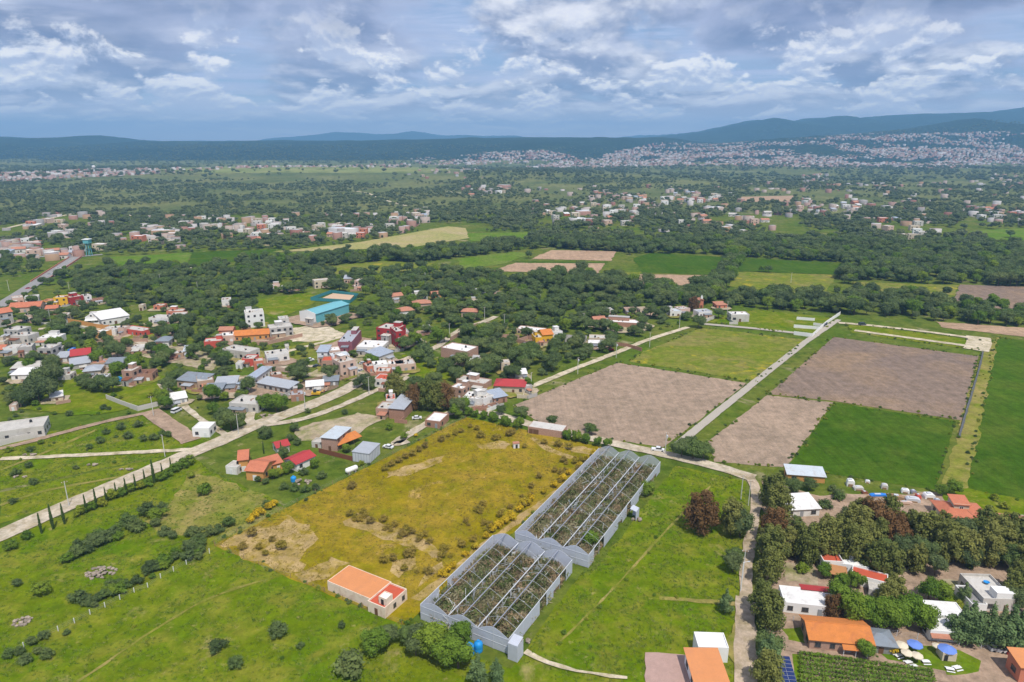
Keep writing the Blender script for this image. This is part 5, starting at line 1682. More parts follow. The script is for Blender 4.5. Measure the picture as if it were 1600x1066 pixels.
# ------------------------------------------------------------------ cars
def car_meshes(paint, kind):
    Ln, Wd, Hb, Ht = (4.4, 1.75, .95, 1.45) if kind == 'car' else ((5.2, 1.85, 1.05, 1.75) if kind == 'pickup' else (4.9, 1.95, 1.15, 2.05))
    prof = [(0, .35), (Ln, .35), (Ln, Hb * .82), (Ln - .15, Hb), (.1, Hb), (0, Hb * .8)]
    body = MB().prism(prof, 1, 0, Wd)
    for s in (0,):
        body.box(.05, .1, .28, Ln - .05, Wd - .1, .35)
    bm = body.mesh('body', paint)
    if kind == 'car':
        cab = [(.75, Hb), (3.35, Hb), (2.75, Ht), (1.25, Ht)]
    elif kind == 'pickup':
        cab = [(1.9, Hb), (4.1, Hb), (3.5, Ht), (2.0, Ht)]
    else:
        cab = [(.12, Hb), (4.2, Hb), (3.6, Ht), (.2, Ht)]
    m = MB().prism(cab, 1, .1, Wd - .1)
    gm = m.mesh('windows', 'glass')
    x0, x1 = cab[3][0], cab[2][0]
    rm = MB().box(x0 - .06, .08, Ht, x1 + .06, Wd - .08, Ht + .06).mesh('car_roof', paint)
    wv = MB()
    n = 12
    V = [(.33 * math.cos(2 * math.pi * i / n), y, .33 + .33 * math.sin(2 * math.pi * i / n)) for y in (0, .2) for i in range(n)]
    wv.add(V, [(i, (i + 1) % n, n + (i + 1) % n, n + i) for i in range(n)] + [tuple(range(n - 1, -1, -1)), tuple(range(n, 2 * n))])
    return bm, gm, rm, wv.mesh('wheel', 'tyre'), Ln, Wd


CARM = {}


def car(c, x, y, deg, paint, kind, label, group='cars and pickups'):
    key = (paint, kind)
    if key not in CARM:
        CARM[key] = car_meshes(paint, kind)
    bm, gm, rm, wm_, Ln, Wd = CARM[key]
    q = PC(c, x, y)
    r = math.radians(deg)
    o = thing('parked_' + {'car': 'car', 'pickup': 'pickup', 'van': 'van'}[kind], label, {'car': 'car', 'pickup': 'pickup', 'van': 'van'}[kind], (q.x - Ln / 2 * math.cos(r), q.y - Ln / 2 * math.sin(r), .09), r, group)
    link('body', bm, o)
    link('windows', gm, o)
    link('car_roof', rm, o)
    for wx in (.8, Ln - .85):
        for wy in (-.02, Wd - .18):
            link('wheel', wm_, o, (wx, wy, 0))
    lm = ubox('frame_white')
    for wy in (.15, Wd - .45):
        link('headlight', lm, o, (Ln - .04, wy, .62), 0, (.06, .3, .16))


car('F', 40, 480, 160, 'car_white', 'car', 'white car parked on the grass beside the plot')
car('M', 655, 295, -15, 'car_white', 'pickup', 'white pickup on the road behind the rear greenhouse')
car('F', 250, 272, 10, 'car_white', 'car', 'white car in front of the grey warehouse')
car('B', 895, 700, 5, 'car_dark', 'car', 'dark car outside the brick house with red terrace')
car('B', 845, 655, 30, 'car_white', 'pickup', 'white pickup on the village lane by the terrace house')
car('B', 1235, 735, 60, 'car_silver', 'car', 'silver car at the village crossing')
car('B', 1245, 680, 5, 'car_silver', 'car', 'silver car under the palm by the garage')
car('B', 345, 640, 10, 'car_dark', 'car', 'dark car in front of the beige shell house')
car('B', 720, 915, 30, 'car_silver', 'car', 'silver car under the broad tree by the road')
car('D', 160, 575, 5, 'car_red', 'pickup', 'red pickup in the car shelter yard')
car('D', 95, 560, 5, 'car_white', 'van', 'white van in the car shelter yard')
car('D', 40, 558, 5, 'car_silver', 'car', 'silver car in the car shelter yard')
car('C', 750, 400, 10, 'car_silver', 'car', 'silver car at the top of the lane')
car('C', 150, 520, 40, 'car_white', 'car', 'white car beside the lane wall')
car('A', 1350, 1040, 70, 'car_white', 'van', 'white van left in the green plot')
car('T', 427, 312, 5, 'car_dark', 'van', 'dark van on the sandy track')
car('T', 195, 315, 60, 'car_dark', 'pickup', 'dark pickup at the white walls, nearer the cross road')
car('T', 208, 306, 60, 'car_dark', 'car', 'dark car at the white walls by the straight road')
car('I', 990, 980, -100, 'car_dark', 'car', 'dark car at the end of the garden path')
car('I', 870, 858, -8, 'car_silver', 'van', 'pale van by the garden hedge')
car('I', 925, 866, -8, 'car_white', 'car', 'white car by the garden hedge')
car('I', 985, 880, -8, 'car_red', 'car', 'red car by the garden hedge')
car('S', 78, 430, 50, 'car_silver', 'car', 'silver car driving on the highway bridge')
car('S', 92, 420, 50, 'car_white', 'car', 'white car near the far end of the highway bridge')
car('S', 45, 452, 50, 'car_red', 'car', 'red car near the village end of the highway')

# yellow skip by the cattle yard
q = PC('B', 855, 915)
sk = thing('digger', 'small yellow digger beside the cattle yard', 'digger', (q.x, q.y, 0), .1)
MB().prism([(0, .5), (4.2, .5), (4.4, 1.3), (3.4, 1.6), (0, 1.6)], 1, 0, 2).build('body', 'machine_yellow', sk)
MB().box(1.0, .2, 1.6, 2.4, 1.8, 2.9).build('cab', 'glass', sk)
MB().tube((4.0, 1, 1.4), (6.2, 1, 2.4), .16).build('arm', 'machine_yellow', sk)
MB().prism([(6.0, 2.5), (6.6, 2.2), (6.4, 1.5), (6.0, 1.7)], 1, .5, 1.5).build('bucket', 'rust', sk)
for y in (-.05, 1.7):
    MB().prism([(0, .3), (.3, 0), (3.6, 0), (3.9, .3), (3.6, .6), (.3, .6)], 1, y, y + .35).build('track', 'tyre', sk)

# ------------------------------------------------------------------ bridge of the highway
a, b = P(60, 441), P(118, 403)
u2 = (b - a).to_2d()
L = u2.length
rz = math.atan2(u2.y, u2.x)
br = thing('bridge', 'grey highway bridge with rusty red parapets over the river wood', 'bridge', (a.x, a.y, 0), rz)
for s, nme in ((-6.0, 'parapet'), (5.6, 'parapet')):
    MB().box(0, s, .2, L, s + .4, 1.7).build(nme, 'salmon', br)
MB().box(0, -5.58, .15, L, 5.58, .44).build('deck', 'concrete_light', br)
MB().box(0, -6.1, -1.4, L, -5.62, .14).build('girder', 'galv_dark', br)
for k in range(1, 5):
    MB().box(k * L / 5 - .8, -6.5, -3, k * L / 5 + .8, 6.5, .12).build('pier', 'concrete_light', br)
LMARK.append((a.x + u2.x / 2, a.y + u2.y / 2, 'the highway bridge'))
# lane dashes
for k in range(18):
    link('road_marking', ubox('road_paint'), None, (*(a.to_2d() + u2 * (k / 18)), .5), rz, (L / 40, .18, .012))['kind'] = 'structure'

# ------------------------------------------------------------------ ball court with teal fence
cp = [PC('B', *p) for p in ((850, 195), (1150, 215), (1215, 165), (1010, 138))]
sheet('ball_court', [(920, 190), (1140, 205), (1180, 160), (1020, 145)], 'sand_court', 0.1, crop='B', label='sandy ball court inside a teal fence')
fc = thing('court_fence', 'teal net fence around the sandy ball court', 'fence', (cp[0].x, cp[0].y, 0))
LMARK.append(((cp[0].x + cp[2].x) / 2, (cp[0].y + cp[2].y) / 2, 'the teal fenced ball court'))
for i in range(4):
    A, B = cp[i] - cp[0], cp[(i + 1) % 4] - cp[0]
    L = (B - A).to_2d().length
    n = max(2, int(L / 6))
    rz = math.atan2(B.y - A.y, B.x - A.x)
    for k in range(n):
        q = A.lerp(B, k / n)
        link('net_panel', ubox('green_net'), fc, (q.x, q.y, .3), rz, (L / n - .1, .06, 2.6))
        link('fence_post', ubox('frame_dark'), fc, (q.x, q.y, 0), rz, (.1, .1, 3.2))

# ------------------------------------------------------------------ fences, stones, garden pieces
FP = MB().box(-.08, -.08, 0, .08, .08, 1.7).mesh('fence_post', 'post_white')


def wire_fence(label, pts, crop, post=None, rails=3, step=None, h=1.7):
    P3 = [PC(crop, *p) for p in pts]
    a0 = P3[0]
    root = thing('wire_fence', label, 'fence', (a0.x, a0.y, 0))
    pos = []
    if step:
        for i in range(len(P3) - 1):
            n = max(1, int((P3[i + 1] - P3[i]).length / step))
            pos += [P3[i].lerp(P3[i + 1], k / n) for k in range(n)]
        pos.append(P3[-1])
    else:
        pos = P3
    for q in pos:
        o = link('fence_post', post or FP, root, (q.x - a0.x, q.y - a0.y, 0), 0, (1, 1, random.uniform(.92, 1.08)))
    for k in range(rails):
        m = MB()
        for i in range(len(pos) - 1):
            z = h * (k + 1) / (rails + .4)
            m.tube((pos[i].x - a0.x, pos[i].y - a0.y, z), (pos[i + 1].x - a0.x, pos[i + 1].y - a0.y, z), .012, n=4)
        m.build('wire', 'galv_dark', root)
    return root


wire_fence('white post and wire fence across the foreground meadow', [(45, 880), (178, 815), (305, 745), (430, 690), (550, 632), (665, 568), (775, 515), (885, 458), (990, 405), (1090, 370), (1185, 300), (1280, 250), (1375, 200), (1465, 160), (1545, 118)], 'K')
wire_fence('dark post fence along the crop ditch', [(1163, 480), (1140, 590), (1095, 740), (1060, 850), (1020, 1000)], 'T', MB().box(-.06, -.06, 0, .06, .06, 1.6).mesh('fence_post', 'galv_dark'), 3, 6)
wire_fence('thin fence on the left side of the plot', [(335, 850), (520, 757), (728, 654)], 'S', MB().box(-.06, -.06, 0, .06, .06, 1.6).mesh('fence_post', 'wood'), 3, 7)
wire_fence('thin fence at the near side of the plot', [(336, 854), (480, 914), (628, 976)], 'S', MB().box(-.06, -.06, 0, .06, .06, 1.6).mesh('fence_post', 'wood'), 3, 6)
wire_fence('garden fence between the white houses and the vine garden', [(160, 610), (400, 640), (760, 690), (1040, 735), (1500, 800), (1990, 880)], 'H', MB().box(-.05, -.05, 0, .05, .05, 2).mesh('fence_post', 'galvanised'), 4, 4, 2.0)
# canal beside the crop
road('ditch', [(1168, 480), (1142, 590), (1098, 740), (1063, 850), (1022, 1005)], .9, 'dark_channel', crop='T', amp=.25, label='narrow concrete ditch between the crops')


def rock_mesh(seed):
    r = random.Random(seed)
    import bmesh
    bm = bmesh.new()
    bmesh.ops.create_icosphere(bm, subdivisions=1, radius=.5)
    for v_ in bm.verts:
        v_.co *= r.uniform(.75, 1.2)
        v_.co.z *= .7
    me = bpy.data.meshes.new('rock')
    bm.to_mesh(me)
    bm.free()
    me.materials.append(MATS['stone'])
    return me


ROCKS = [rock_mesh(i) for i in range(6)]


def rubble(c, x, y, wx, wy, n, label):
    q = PC(c, x, y)
    root = thing('rubble_heap', label, 'rubble', (q.x, q.y, 0))
    r = random.Random(n)
    for k in range(n):
        a, d = r.uniform(0, 6.28), math.sqrt(r.random())
        s = r.uniform(.5, 1.4)
        link('stone', r.choice(ROCKS), root, (wx * d * math.cos(a), wy * d * math.sin(a), (1 - d) * 1.0 + .1), r.uniform(0, 6), (s, s, s))


rubble('K', 745, 262, 4.4, 3.0, 60, 'larger heap of pale rubble in the foreground meadow')
rubble('K', 165, 622, 2.2, 1.8, 26, 'smaller heap of stones in the foreground meadow')
rubble('E', 830, 745, 4, 1.8, 22, 'scatter of pale stones in the yard of the orange house')
rubble('E', 560, 245, 4, 1.5, 22, 'stone heap beside the broad tree near the road')
rubble('M', 510, 770, 1.8, 1.5, 14, 'rubble beside the rear greenhouse side wall')
rubble('G', 690, 400, 6, 2, 26, 'rubble along the junk yard')
rubble('L', 640, 478, 2.2, 1.2, 14, 'pale stones in the green waste land')
rubble('L', 875, 510, 3.0, .8, 14, 'pale debris line in the green waste land')
rubble('L', 205, 408, 3, 1.2, 14, 'stones beside the narrow track')
rubble('L', 135, 560, 2.4, 1.0, 12, 'stones in the verge near the photo edge')
rubble('O', 790, 815, 1.6, 1.2, 12, 'white debris heap beside the film corner')

# small white well hut in the plot
q = PC('F', 1000, 482)
wh = thing('well_hut', 'small white hut with dark doorway inside the plot', 'hut', (q.x, q.y, 0), .2)
MB().box(-1.2, -.9, 0, 1.2, .9, 2.1).build('wall', 'white_paint', wh)
MB().box(-1.35, -1.05, 2.1, 1.35, 1.05, 2.28).build('roof', 'roof_tile', wh)
link('doorway', HOLE, wh, (-.4, -.93, .02), 0, (.9, 1, 1.7))

# solar panels: tilted modules on rails
q = PC('H', 160, 985)
sp_ = thing('solar_array', 'tilted array of dark blue solar panels by the dirt lane', 'solar panels', (q.x, q.y, 0), math.radians(-6))
pm = MB().box(.03, .03, 0, 1.63, .97, .04).mesh('solar_panel', 'solar')
fm = MB().box(0, 0, -.03, 1.66, 1.0, -.002).mesh('panel_frame', 'galvanised')
for i in range(2):
    for j in range(7):
        o = link('solar_panel', pm, sp_, (i * 1.68, -4.5 + j * 1.02, .7 + j * .22))
        o.rotation_euler = (math.radians(12), 0, 0)
        link('panel_frame', fm, o)
for x in (.1, 3.2):
    MB().tube((x, -4.5, .6), (x, 2.6, 2.15), .05).build('rail', 'galvanised', sp_)
    for y, z in ((-4.3, .65), (2.4, 2.1)):
        MB().tube((x, y, 0), (x, y, z), .05).build('leg', 'galvanised', sp_)


def parasol(c, x, y, mat, label, r=1.9, h=2.6):
    q = PC(c, x, y)
    root = thing('parasol', label, 'parasol', (q.x, q.y, 0))
    m = MB()
    n = 8
    V = [(0, 0, h + .5)] + [(r * math.cos(2 * math.pi * i / n), r * math.sin(2 * math.pi * i / n), h - .05) for i in range(n)] + \
        [(r * math.cos(2 * math.pi * i / n), r * math.sin(2 * math.pi * i / n), h - .25) for i in range(n)]
    m.add(V, [(0, 1 + i, 1 + (i + 1) % n) for i in range(n)] + [(1 + i, 1 + n + i, 1 + n + (i + 1) % n, 1 + (i + 1) % n) for i in range(n)])
    m.build('canopy', mat, root)
    MB().tube((0, 0, 0), (0, 0, h + .45), .04).build('pole', 'wood', root)
    MB().lathe([(.35, 0), (.35, .08), (.1, .12)], 10).build('base', 'concrete', root)


parasol('I', 222, 850, 'parasol_blue', 'open blue parasol nearer the white cottage', 1.8)
parasol('I', 125, 855, 'parasol_cream', 'cream parasol nearest the dark garden hut', 1.5)
parasol('I', 165, 905, 'parasol_cream', 'cream parasol in front of the blue one', 1.4, 2.3)
parasol('I', 238, 925, 'parasol_cream', 'cream parasol in the middle of the lawn', 1.4, 2.3)
parasol('I', 385, 850, 'parasol_cream', 'small cream parasol beside the tower hut', 1.1, 2.2)
q = PC('I', 430, 915)
th = thing('garden_hut', 'cream garden hut with blue cone roof on the lawn', 'hut', (q.x, q.y, 0), -.1)
MB().box(0, 0, 0, 3.2, 3.0, 2.5).build('wall', 'cream', th)
m = MB()
n = 10
m.add([(1.6, 1.5, 3.5)] + [(1.6 + 2.1 * math.cos(2 * math.pi * i / n), 1.5 + 2.0 * math.sin(2 * math.pi * i / n), 2.5) for i in range(n)], [(0, 1 + i, 1 + (i + 1) % n) for i in range(n)] + [tuple(range(n, 0, -1))])
m.build('roof', 'parasol_blue', th)
link('doorway', HOLE, th, (.4, -.03, .02), 0, (.9, 1, 1.9))


def table_set(c, x, y, label):
    q = PC(c, x, y)
    root = thing('picnic_table', label, 'table', (q.x, q.y, 0), random.uniform(-.4, .4))
    MB().box(-.9, -.4, .7, .9, .4, .76).build('table_top', 'post_white', root)
    for s in (-1, 1):
        MB().box(-.9, s * .75 - .15, .42, .9, s * .75 + .15, .47).build('bench', 'post_white', root)
        MB().box(s * .65 - .05, -.8, 0, s * .65 + .05, .8, .42).build('trestle', 'wood', root)
        MB().box(s * .65 - .05, -.05, .42, s * .65 + .05, .05, .7).build('leg', 'wood', root)


table_set('I', 110, 885, 'white picnic table under the cream parasols near the dark hut')
table_set('I', 185, 935, 'white picnic table in front of the cream parasols')
table_set('I', 222, 965, 'white picnic table nearest the garden path')
table_set('I', 312, 930, 'picnic table alone in the middle of the lawn')
table_set('I', 490, 985, 'pale picnic table below the cream hut')
table_set('I', 545, 975, 'picnic table right of the cream hut')

# junk yard pieces by the crop
JK = [(545, 305, 2.6, 2.2, 2.4, 'clean_white', 'white cabin with red window frame in the junk yard'), (590, 330, 3.4, 2, 1.2, 'concrete_light', 'pale slab pile beside the white cabin'),
      (690, 372, 6, 1.6, 1.0, 'tarp_blue', 'long blue tarpaulin heap in the junk yard'), (810, 385, 4, 2.5, 1.4, 'wood', 'brown crate pile in the junk yard'),
      (900, 400, 4.5, 2.2, 1.6, 'galvanised', 'grey metal sheets stack in the junk yard'), (960, 390, 1.6, 1.6, 2.0, 'coral_red', 'red drum crate in the junk yard'),
      (1010, 385, 3.4, 2.4, 2.0, 'clean_white', 'white trailer box in the junk yard'), (1065, 415, 2.0, 2.0, 1.8, 'roof_blue', 'blue box at the end of the junk yard'),
      (750, 320, 2.2, 2, 1.6, 'concrete_light', 'pale block pile behind the blue tarpaulin'), (870, 345, 2.6, 1.8, 1.4, 'clean_white', 'white box behind the metal sheets'),
      (640, 355, 2.0, 1.5, 1.0, 'rust', 'rusty scrap heap left of the blue tarpaulin'), (850, 415, 5, 1.0, 1.2, 'pale_pink', 'pink plank stack in the junk yard'),
      (655, 285, 1.6, 1.2, 1.0, 'post_white', 'small white box at the crop edge'), (930, 350, 1.8, 1.4, 1.2, 'galv_dark', 'dark metal box at the crop edge')]
for x, y, w, d, h, mt, lb in JK:
    q = PC('G', x, y)
    root = thing('junk_pile', lb, 'junk', (q.x, q.y, 0), math.radians(-12 + random.uniform(-12, 12)))
    MB().prism([(0, 0), (w, 0), (w * .96, h * .8), (w * .7, h), (w * .12, h * .93), (.02, h * .6)], 1, 0, d).build('pile', mt, root)
    MB().box(w * .2, -.25, 0, w * .75, -.02, h * .45).build('loose_board', 'wood', root)
    MB().box(w * .25, d * .3, h * .97, w * .6, d * .75, h * 1.12).build('loose_sheet', 'galvanised', root)

# far white water tower
q = P(148, 272)
wt = thing('water_tower', 'white water tower rising over the far town', 'tower', (q.x, q.y, q.z))
MB().tube((0, 0, 0), (0, 0, 20), 2.2, 1.6, 12).build('shaft', 'clean_white', wt)
MB().lathe([(1.6, 19.5), (5, 22), (5.6, 25), (4.5, 28), (1, 29)], 14).build('tank', 'clean_white', wt)
# green steel lookout beyond the bridge
q = P(140, 400)
gtw = thing('sign_tower', 'green steel tower at the junction beyond the bridge', 'tower', (q.x, q.y, 0))
for x in (-2, 2):
    for y in (-2, 2):
        MB().tube((x, y, 0), (x * .7, y * .7, 14), .35).build('leg', 'teal_paint', gtw)
MB().box(-3, -3, 14, 3, 3, 18).build('cabin', 'teal_paint', gtw)
MB().box(-3.6, -3.6, 18, 3.6, 3.6, 18.6).build('roof', 'clean_white', gtw)

# ------------------------------------------------------------------ hamlets in the middle distance
def spread(px, n, seed):
    pts = [P(*p) for p in px]
    X0, X1 = min(p.x for p in pts), max(p.x for p in pts)
    Y0, Y1 = min(p.y for p in pts), max(p.y for p in pts)
    g = random.Random(seed)
    poly = [(p.x, p.y) for p in pts]
    out = []
    for _ in range(6000):
        if len(out) >= n:
            break
        x, y = g.uniform(X0, X1), g.uniform(Y0, Y1)
        if inpoly(np.array([x]), np.array([y]), poly)[0] and all((x - a) ** 2 + (y - b) ** 2 > 14 ** 2 for a, b in out):
            out.append((x, y))
    return out


HAM = [([(1000, 310), (1060, 300), (1130, 308), (1125, 320), (1010, 322)], 25, 'the pink village under the far town'),
       ([(850, 325), (900, 318), (985, 330), (980, 355), (860, 358)], 20, 'the hamlet beyond the upper tan field'),
       ([(930, 305), (1010, 310), (1010, 345), (940, 330)], 12, 'the houses left of the pink village'),
       ([(1240, 318), (1345, 318), (1350, 335), (1260, 342)], 16, 'the white roofed works beyond the woods'),
       ([(1330, 340), (1460, 350), (1440, 375), (1400, 378)], 9, 'the hamlet deep in the eastern wood'),
       ([(1520, 275), (1600, 275), (1600, 292), (1530, 290)], 8, 'the far houses at the eastern edge'),
       ([(1520, 325), (1600, 330), (1600, 350), (1530, 345)], 10, 'the hamlet at the eastern edge'),
       ([(350, 358), (390, 345), (440, 350), (440, 376), (400, 382)], 14, 'the hamlet left of the stubble field'),
       ([(440, 358), (560, 355), (575, 372), (450, 374)], 18, 'the house row behind the stubble field'),
       ([(600, 340), (660, 330), (660, 360), (600, 368)], 10, 'the houses at the top of the stubble field'),
       ([(190, 370), (260, 360), (270, 385), (200, 385)], 7, 'the houses beyond the bright far field'),
       ([(0, 385), (50, 380), (50, 402), (0, 405)], 8, 'the houses left of the bridge'),
       ([(60, 398), (150, 390), (150, 400), (80, 406)], 6, 'the junction beyond the bridge'),
       ([(240, 345), (330, 345), (330, 360), (240, 362)], 6, 'the scattered houses on the scrub'),
       ([(720, 297), (785, 295), (785, 303), (725, 308)], 7, 'the yellow houses far on the plain'),
       ([(630, 275), (730, 268), (740, 278), (650, 284)], 6, 'the far houses under the light hill'),
       ([(30, 352), (105, 345), (105, 368), (40, 372)], 7, 'the far pink houses on the western slope'),
       ([(1050, 335), (1200, 335), (1200, 360), (1060, 360)], 9, 'the loose houses in the northern wood'),
       ([(470, 440), (620, 435), (640, 452), (500, 458)], 7, 'the wood behind the ball court')]
FW = ['white_paint', 'clean_white', 'cream', 'pale_pink', 'pale_pink', 'cream', 'concrete_light', 'white_paint', 'concrete_light', 'salmon']
FWN = {'white_paint': 'white', 'clean_white': 'bright white', 'cream': 'cream', 'pale_pink': 'pale pink', 'salmon': 'salmon', 'concrete_light': 'pale grey', 'ochre_paint': 'ochre'}
g = random.Random(21)
TPL = []
for i in range(7):
    w, d, h = g.uniform(8, 14), g.uniform(7, 11), g.choice([3.6, 4, 4.5, 6.8])
    TPL.append((w, d, h, ('flat', 'flat', 'gable', 'flat', 'shed', 'flat', 'flat')[i]))
RT = {'flat': (['roof_concrete', 'roof_white', 'roof_white'], 'flat'), 'gable': (['roof_tile', 'roof_tile', 'roof_concrete'], 'pitched'), 'shed': (['roof_metal', 'roof_white', 'roof_blue'], 'sloping')}
recs = []
cache = {}
for poly, n, ph in HAM:
    for (x, y) in spread(poly, n, len(ph)):
        if len(recs) > 200:
            break
        w, d, h, rt = g.choice(TPL)
        wm_ = g.choice(FW)
        rm = g.choice(RT[rt][0])
        key = (round(w, 2), wm_, rm)
        z = float(terr(x, y))
        rz = g.choice([.1, .2, -.35, .5, -.1])
        o = thing('house', 'x', 'house', (x, y, z), rz, 'houses of the far hamlets')
        if key not in cache:
            tmp, _, _ = house('S', 0, 0, 0, 0, d, h, rt, wm_, rm, 'x', base=(Vector((x, y, z)), 0, w), win=False)
            HOUSES.pop()
            cache[key] = [(c.name.split('.')[0], c.data, [(k.name.split('.')[0], k.data) for k in c.children]) for c in tmp.children]
            for c in list(tmp.children):
                for k in list(c.children):
                    bpy.data.objects.remove(k)
                bpy.data.objects.remove(c)
            bpy.data.objects.remove(tmp)
        for nm_, me, subs in cache[key]:
            c = link(nm_, me, o)
            for n2, m2 in subs:
                link(n2, m2, c)
        for k in range(2 if h < 5 else 4):
            link('window', HOLE, o, (1.2 + (k % 2) * w * .5, -.04, 1.0 + (k // 2) * 3.0), 0, (1.6, 1, 1.4))
        link('door', DOORM['door_brown'], o, (w * .42, -.04, 0), 0, (1.1, 1, 2.1))
        for dy_ in (0, -9, -18):
            HOUSES.append((x * (1 + dy_ / y), y + dy_, 8))
        px, py = pix(x, y, z)
        recs.append((o, FWN[wm_], RT[rt][1], rm, px, ph))
HPOLY = [p for p, _, _ in HAM]
cnt = {}
ORDL = ['leftmost', 'second from left', 'third from left', 'fourth from left', 'fifth from left', 'sixth from left', 'seventh from left', 'eighth from left']
RN = {'roof_concrete': 'grey roofed', 'roof_white': 'white roofed', 'roof_tile': 'tile roofed', 'roof_coral': 'coral roofed', 'roof_red': 'red roofed', 'roof_metal': 'metal roofed', 'roof_blue': 'blue roofed'}
byk = {}
for o, wn_, sh, rm, px, ph in recs:
    byk.setdefault(('%s %s house' % (wn_, RN[rm]), ph), []).append((px, o))
for (noun, ph), L in byk.items():
    L.sort(key=lambda t: t[0])
    for k, (_, o) in enumerate(L):
        o['label'] = '%s in %s%s' % (noun, ph, '' if len(L) == 1 else ', ' + (ORDL[k] if k < 8 else 'rightmost')) if not ph.startswith('the house row') else '%s in %s%s' % (noun, ph, '' if len(L) == 1 else ', ' + (ORDL[k] if k < 8 else 'rightmost'))
for o, *_ in recs:
    w_ = o['label'].split()
    if len(w_) > 16:
        o['label'] = o['label'].replace('the scattered houses on', 'the').replace(' far ', ' ').replace('the houses ', 'houses ').replace('the hamlet ', 'hamlet ')
print('HAMLET', len(recs))


# ------------------------------------------------------------------ plants
leaf_mat('leaf_mesquite', [(0.07, 0.106, 0.037), (0.106, 0.153, 0.05), (0.13, 0.175, 0.063), (0.103, 0.162, 0.041), (0.151, 0.189, 0.063)])
leaf_mat('leaf_bright', [(0.094, 0.171, 0.018), (0.129, 0.212, 0.023), (0.186, 0.251, 0.025)])
leaf_mat('leaf_dark', [(0.075, 0.11, 0.044), (0.105, 0.145, 0.057), (0.132, 0.171, 0.066), (0.11, 0.165, 0.046)])
leaf_mat('leaf_casuarina', [(0.12, 0.148, 0.036), (0.167, 0.184, 0.047), (0.223, 0.228, 0.063)])
leaf_mat('leaf_brown', [(0.158, 0.09, 0.037), (0.193, 0.106, 0.044), (0.179, 0.118, 0.051)])
leaf_mat('leaf_cypress', [(0.06, 0.103, 0.027), (0.079, 0.128, 0.035)])
leaf_mat('leaf_yellow', [(0.5, 0.36, 0.015), (0.6, 0.42, 0.02), (0.42, 0.33, 0.02)])
leaf_mat('leaf_yellowgreen', [(0.2, 0.25, 0.02), (0.25, 0.27, 0.03)])
leaf_mat('leaf_ochre', [(0.273, 0.225, 0.032), (0.335, 0.255, 0.046), (0.243, 0.186, 0.049)])
leaf_mat('leaf_conifer', [(0.122, 0.193, 0.076), (0.163, 0.227, 0.09)])
leaf_mat('leaf_grass', [(0.088, 0.176, 0.013), (0.143, 0.209, 0.022), (0.22, 0.242, 0.066)])
leaf_mat('leaf_drygrass', [(0.253, 0.207, 0.034), (0.299, 0.23, 0.057), (0.196, 0.161, 0.029)])
leaf_mat('dead_plant', [(0.271, 0.197, 0.127), (0.407, 0.302, 0.19), (0.23, 0.23, 0.113), (0.46, 0.394, 0.279), (0.204, 0.25, 0.089), (0.1, 0.14, 0.04), (0.13, 0.16, 0.06)])
leaf_mat('leaf_far', [(0.095, 0.13, 0.058), (0.12, 0.158, 0.07), (0.145, 0.175, 0.08), (0.125, 0.17, 0.058)])
leaf_mat('leaf_vine', [(0.118, 0.206, 0.02), (0.159, 0.241, 0.027)])
leaf_mat('flower_purple', [(0.3, 0.05, 0.18), (0.34, 0.08, 0.22)])


def leaf_cloud(lobes, n, size, seed, shell=.80, flat=.35, droop=0.0):
    """leaf-sized quads through a crown made of ellipsoid lobes (cx,cy,cz,rx,ry,rz)"""
    g = np.random.default_rng(seed)
    lobes = np.array(lobes, float)
    vol = (lobes[:, 3] * lobes[:, 4] * lobes[:, 5]) ** (2 / 3)
    k = g.choice(len(lobes), n, p=vol / vol.sum())
    d = g.normal(size=(n, 3))
    d /= np.linalg.norm(d, axis=1)[:, None]
    d[:, 2] = np.where(d[:, 2] < -.5, -d[:, 2], d[:, 2])
    r = shell + (1.06 - shell) * g.random(n) ** .6 + np.where(g.random(n) < .14, g.random(n) * .22, 0)
    c = lobes[k, :3] + d * lobes[k, 3:] * r[:, None]
    nrm = d + g.normal(size=(n, 3)) * .42
    nrm[:, 2] += .18
    nrm /= np.linalg.norm(nrm, axis=1)[:, None]
    a = np.cross(nrm, g.normal(size=(n, 3)))
    a /= np.linalg.norm(a, axis=1)[:, None] + 1e-9
    b = np.cross(nrm, a)
    s = size * (0.6 + 0.8 * g.random(n))[:, None]
    asp = (0.55 + .5 * g.random(n))[:, None]
    b = b * asp
    b[:, 2] -= droop
    V = np.stack([c - a * s - b * s * .4, c + a * s * .3 - b * s, c + a * s + b * s * .4, c - a * s * .3 + b * s], 1).reshape(-1, 3)
    Fq = np.arange(4 * n).reshape(n, 4)
    return V, Fq


def core(lobes, seed, f=.74):
    """inner mass so that the crown is not see-through"""
    import bmesh
    V, Fs = [], []
    r = random.Random(seed)
    for L in lobes:
        bm = bmesh.new()
        bmesh.ops.create_icosphere(bm, subdivisions=1, radius=1)
        o = len(V)
        for v_ in bm.verts:
            j = r.uniform(.85, 1.1) * f
            V.append((L[0] + v_.co.x * L[3] * j, L[1] + v_.co.y * L[4] * j, L[2] + v_.co.z * L[5] * j))
        for q in bm.faces:
            Fs.append([o + v_.index for v_ in q.verts])
        bm.free()
    return np.array(V), np.array(Fs)


def crown_mesh(name, lobes, n, size, mat, seed, coref=.74, droop=0.0, shell=.72):
    V, Q = leaf_cloud(lobes, n, size, seed, shell=shell, droop=droop)
    if coref:
        Vc, Tc = core(lobes, seed, coref)
        V2 = np.concatenate([V, Vc])
        faces = [tuple(q) for q in Q.tolist()] + [tuple(q) for q in (Tc + len(V)).tolist()]
        return mesh_np(name, V2, faces, mat)
    return mesh_np(name, V, Q, mat)


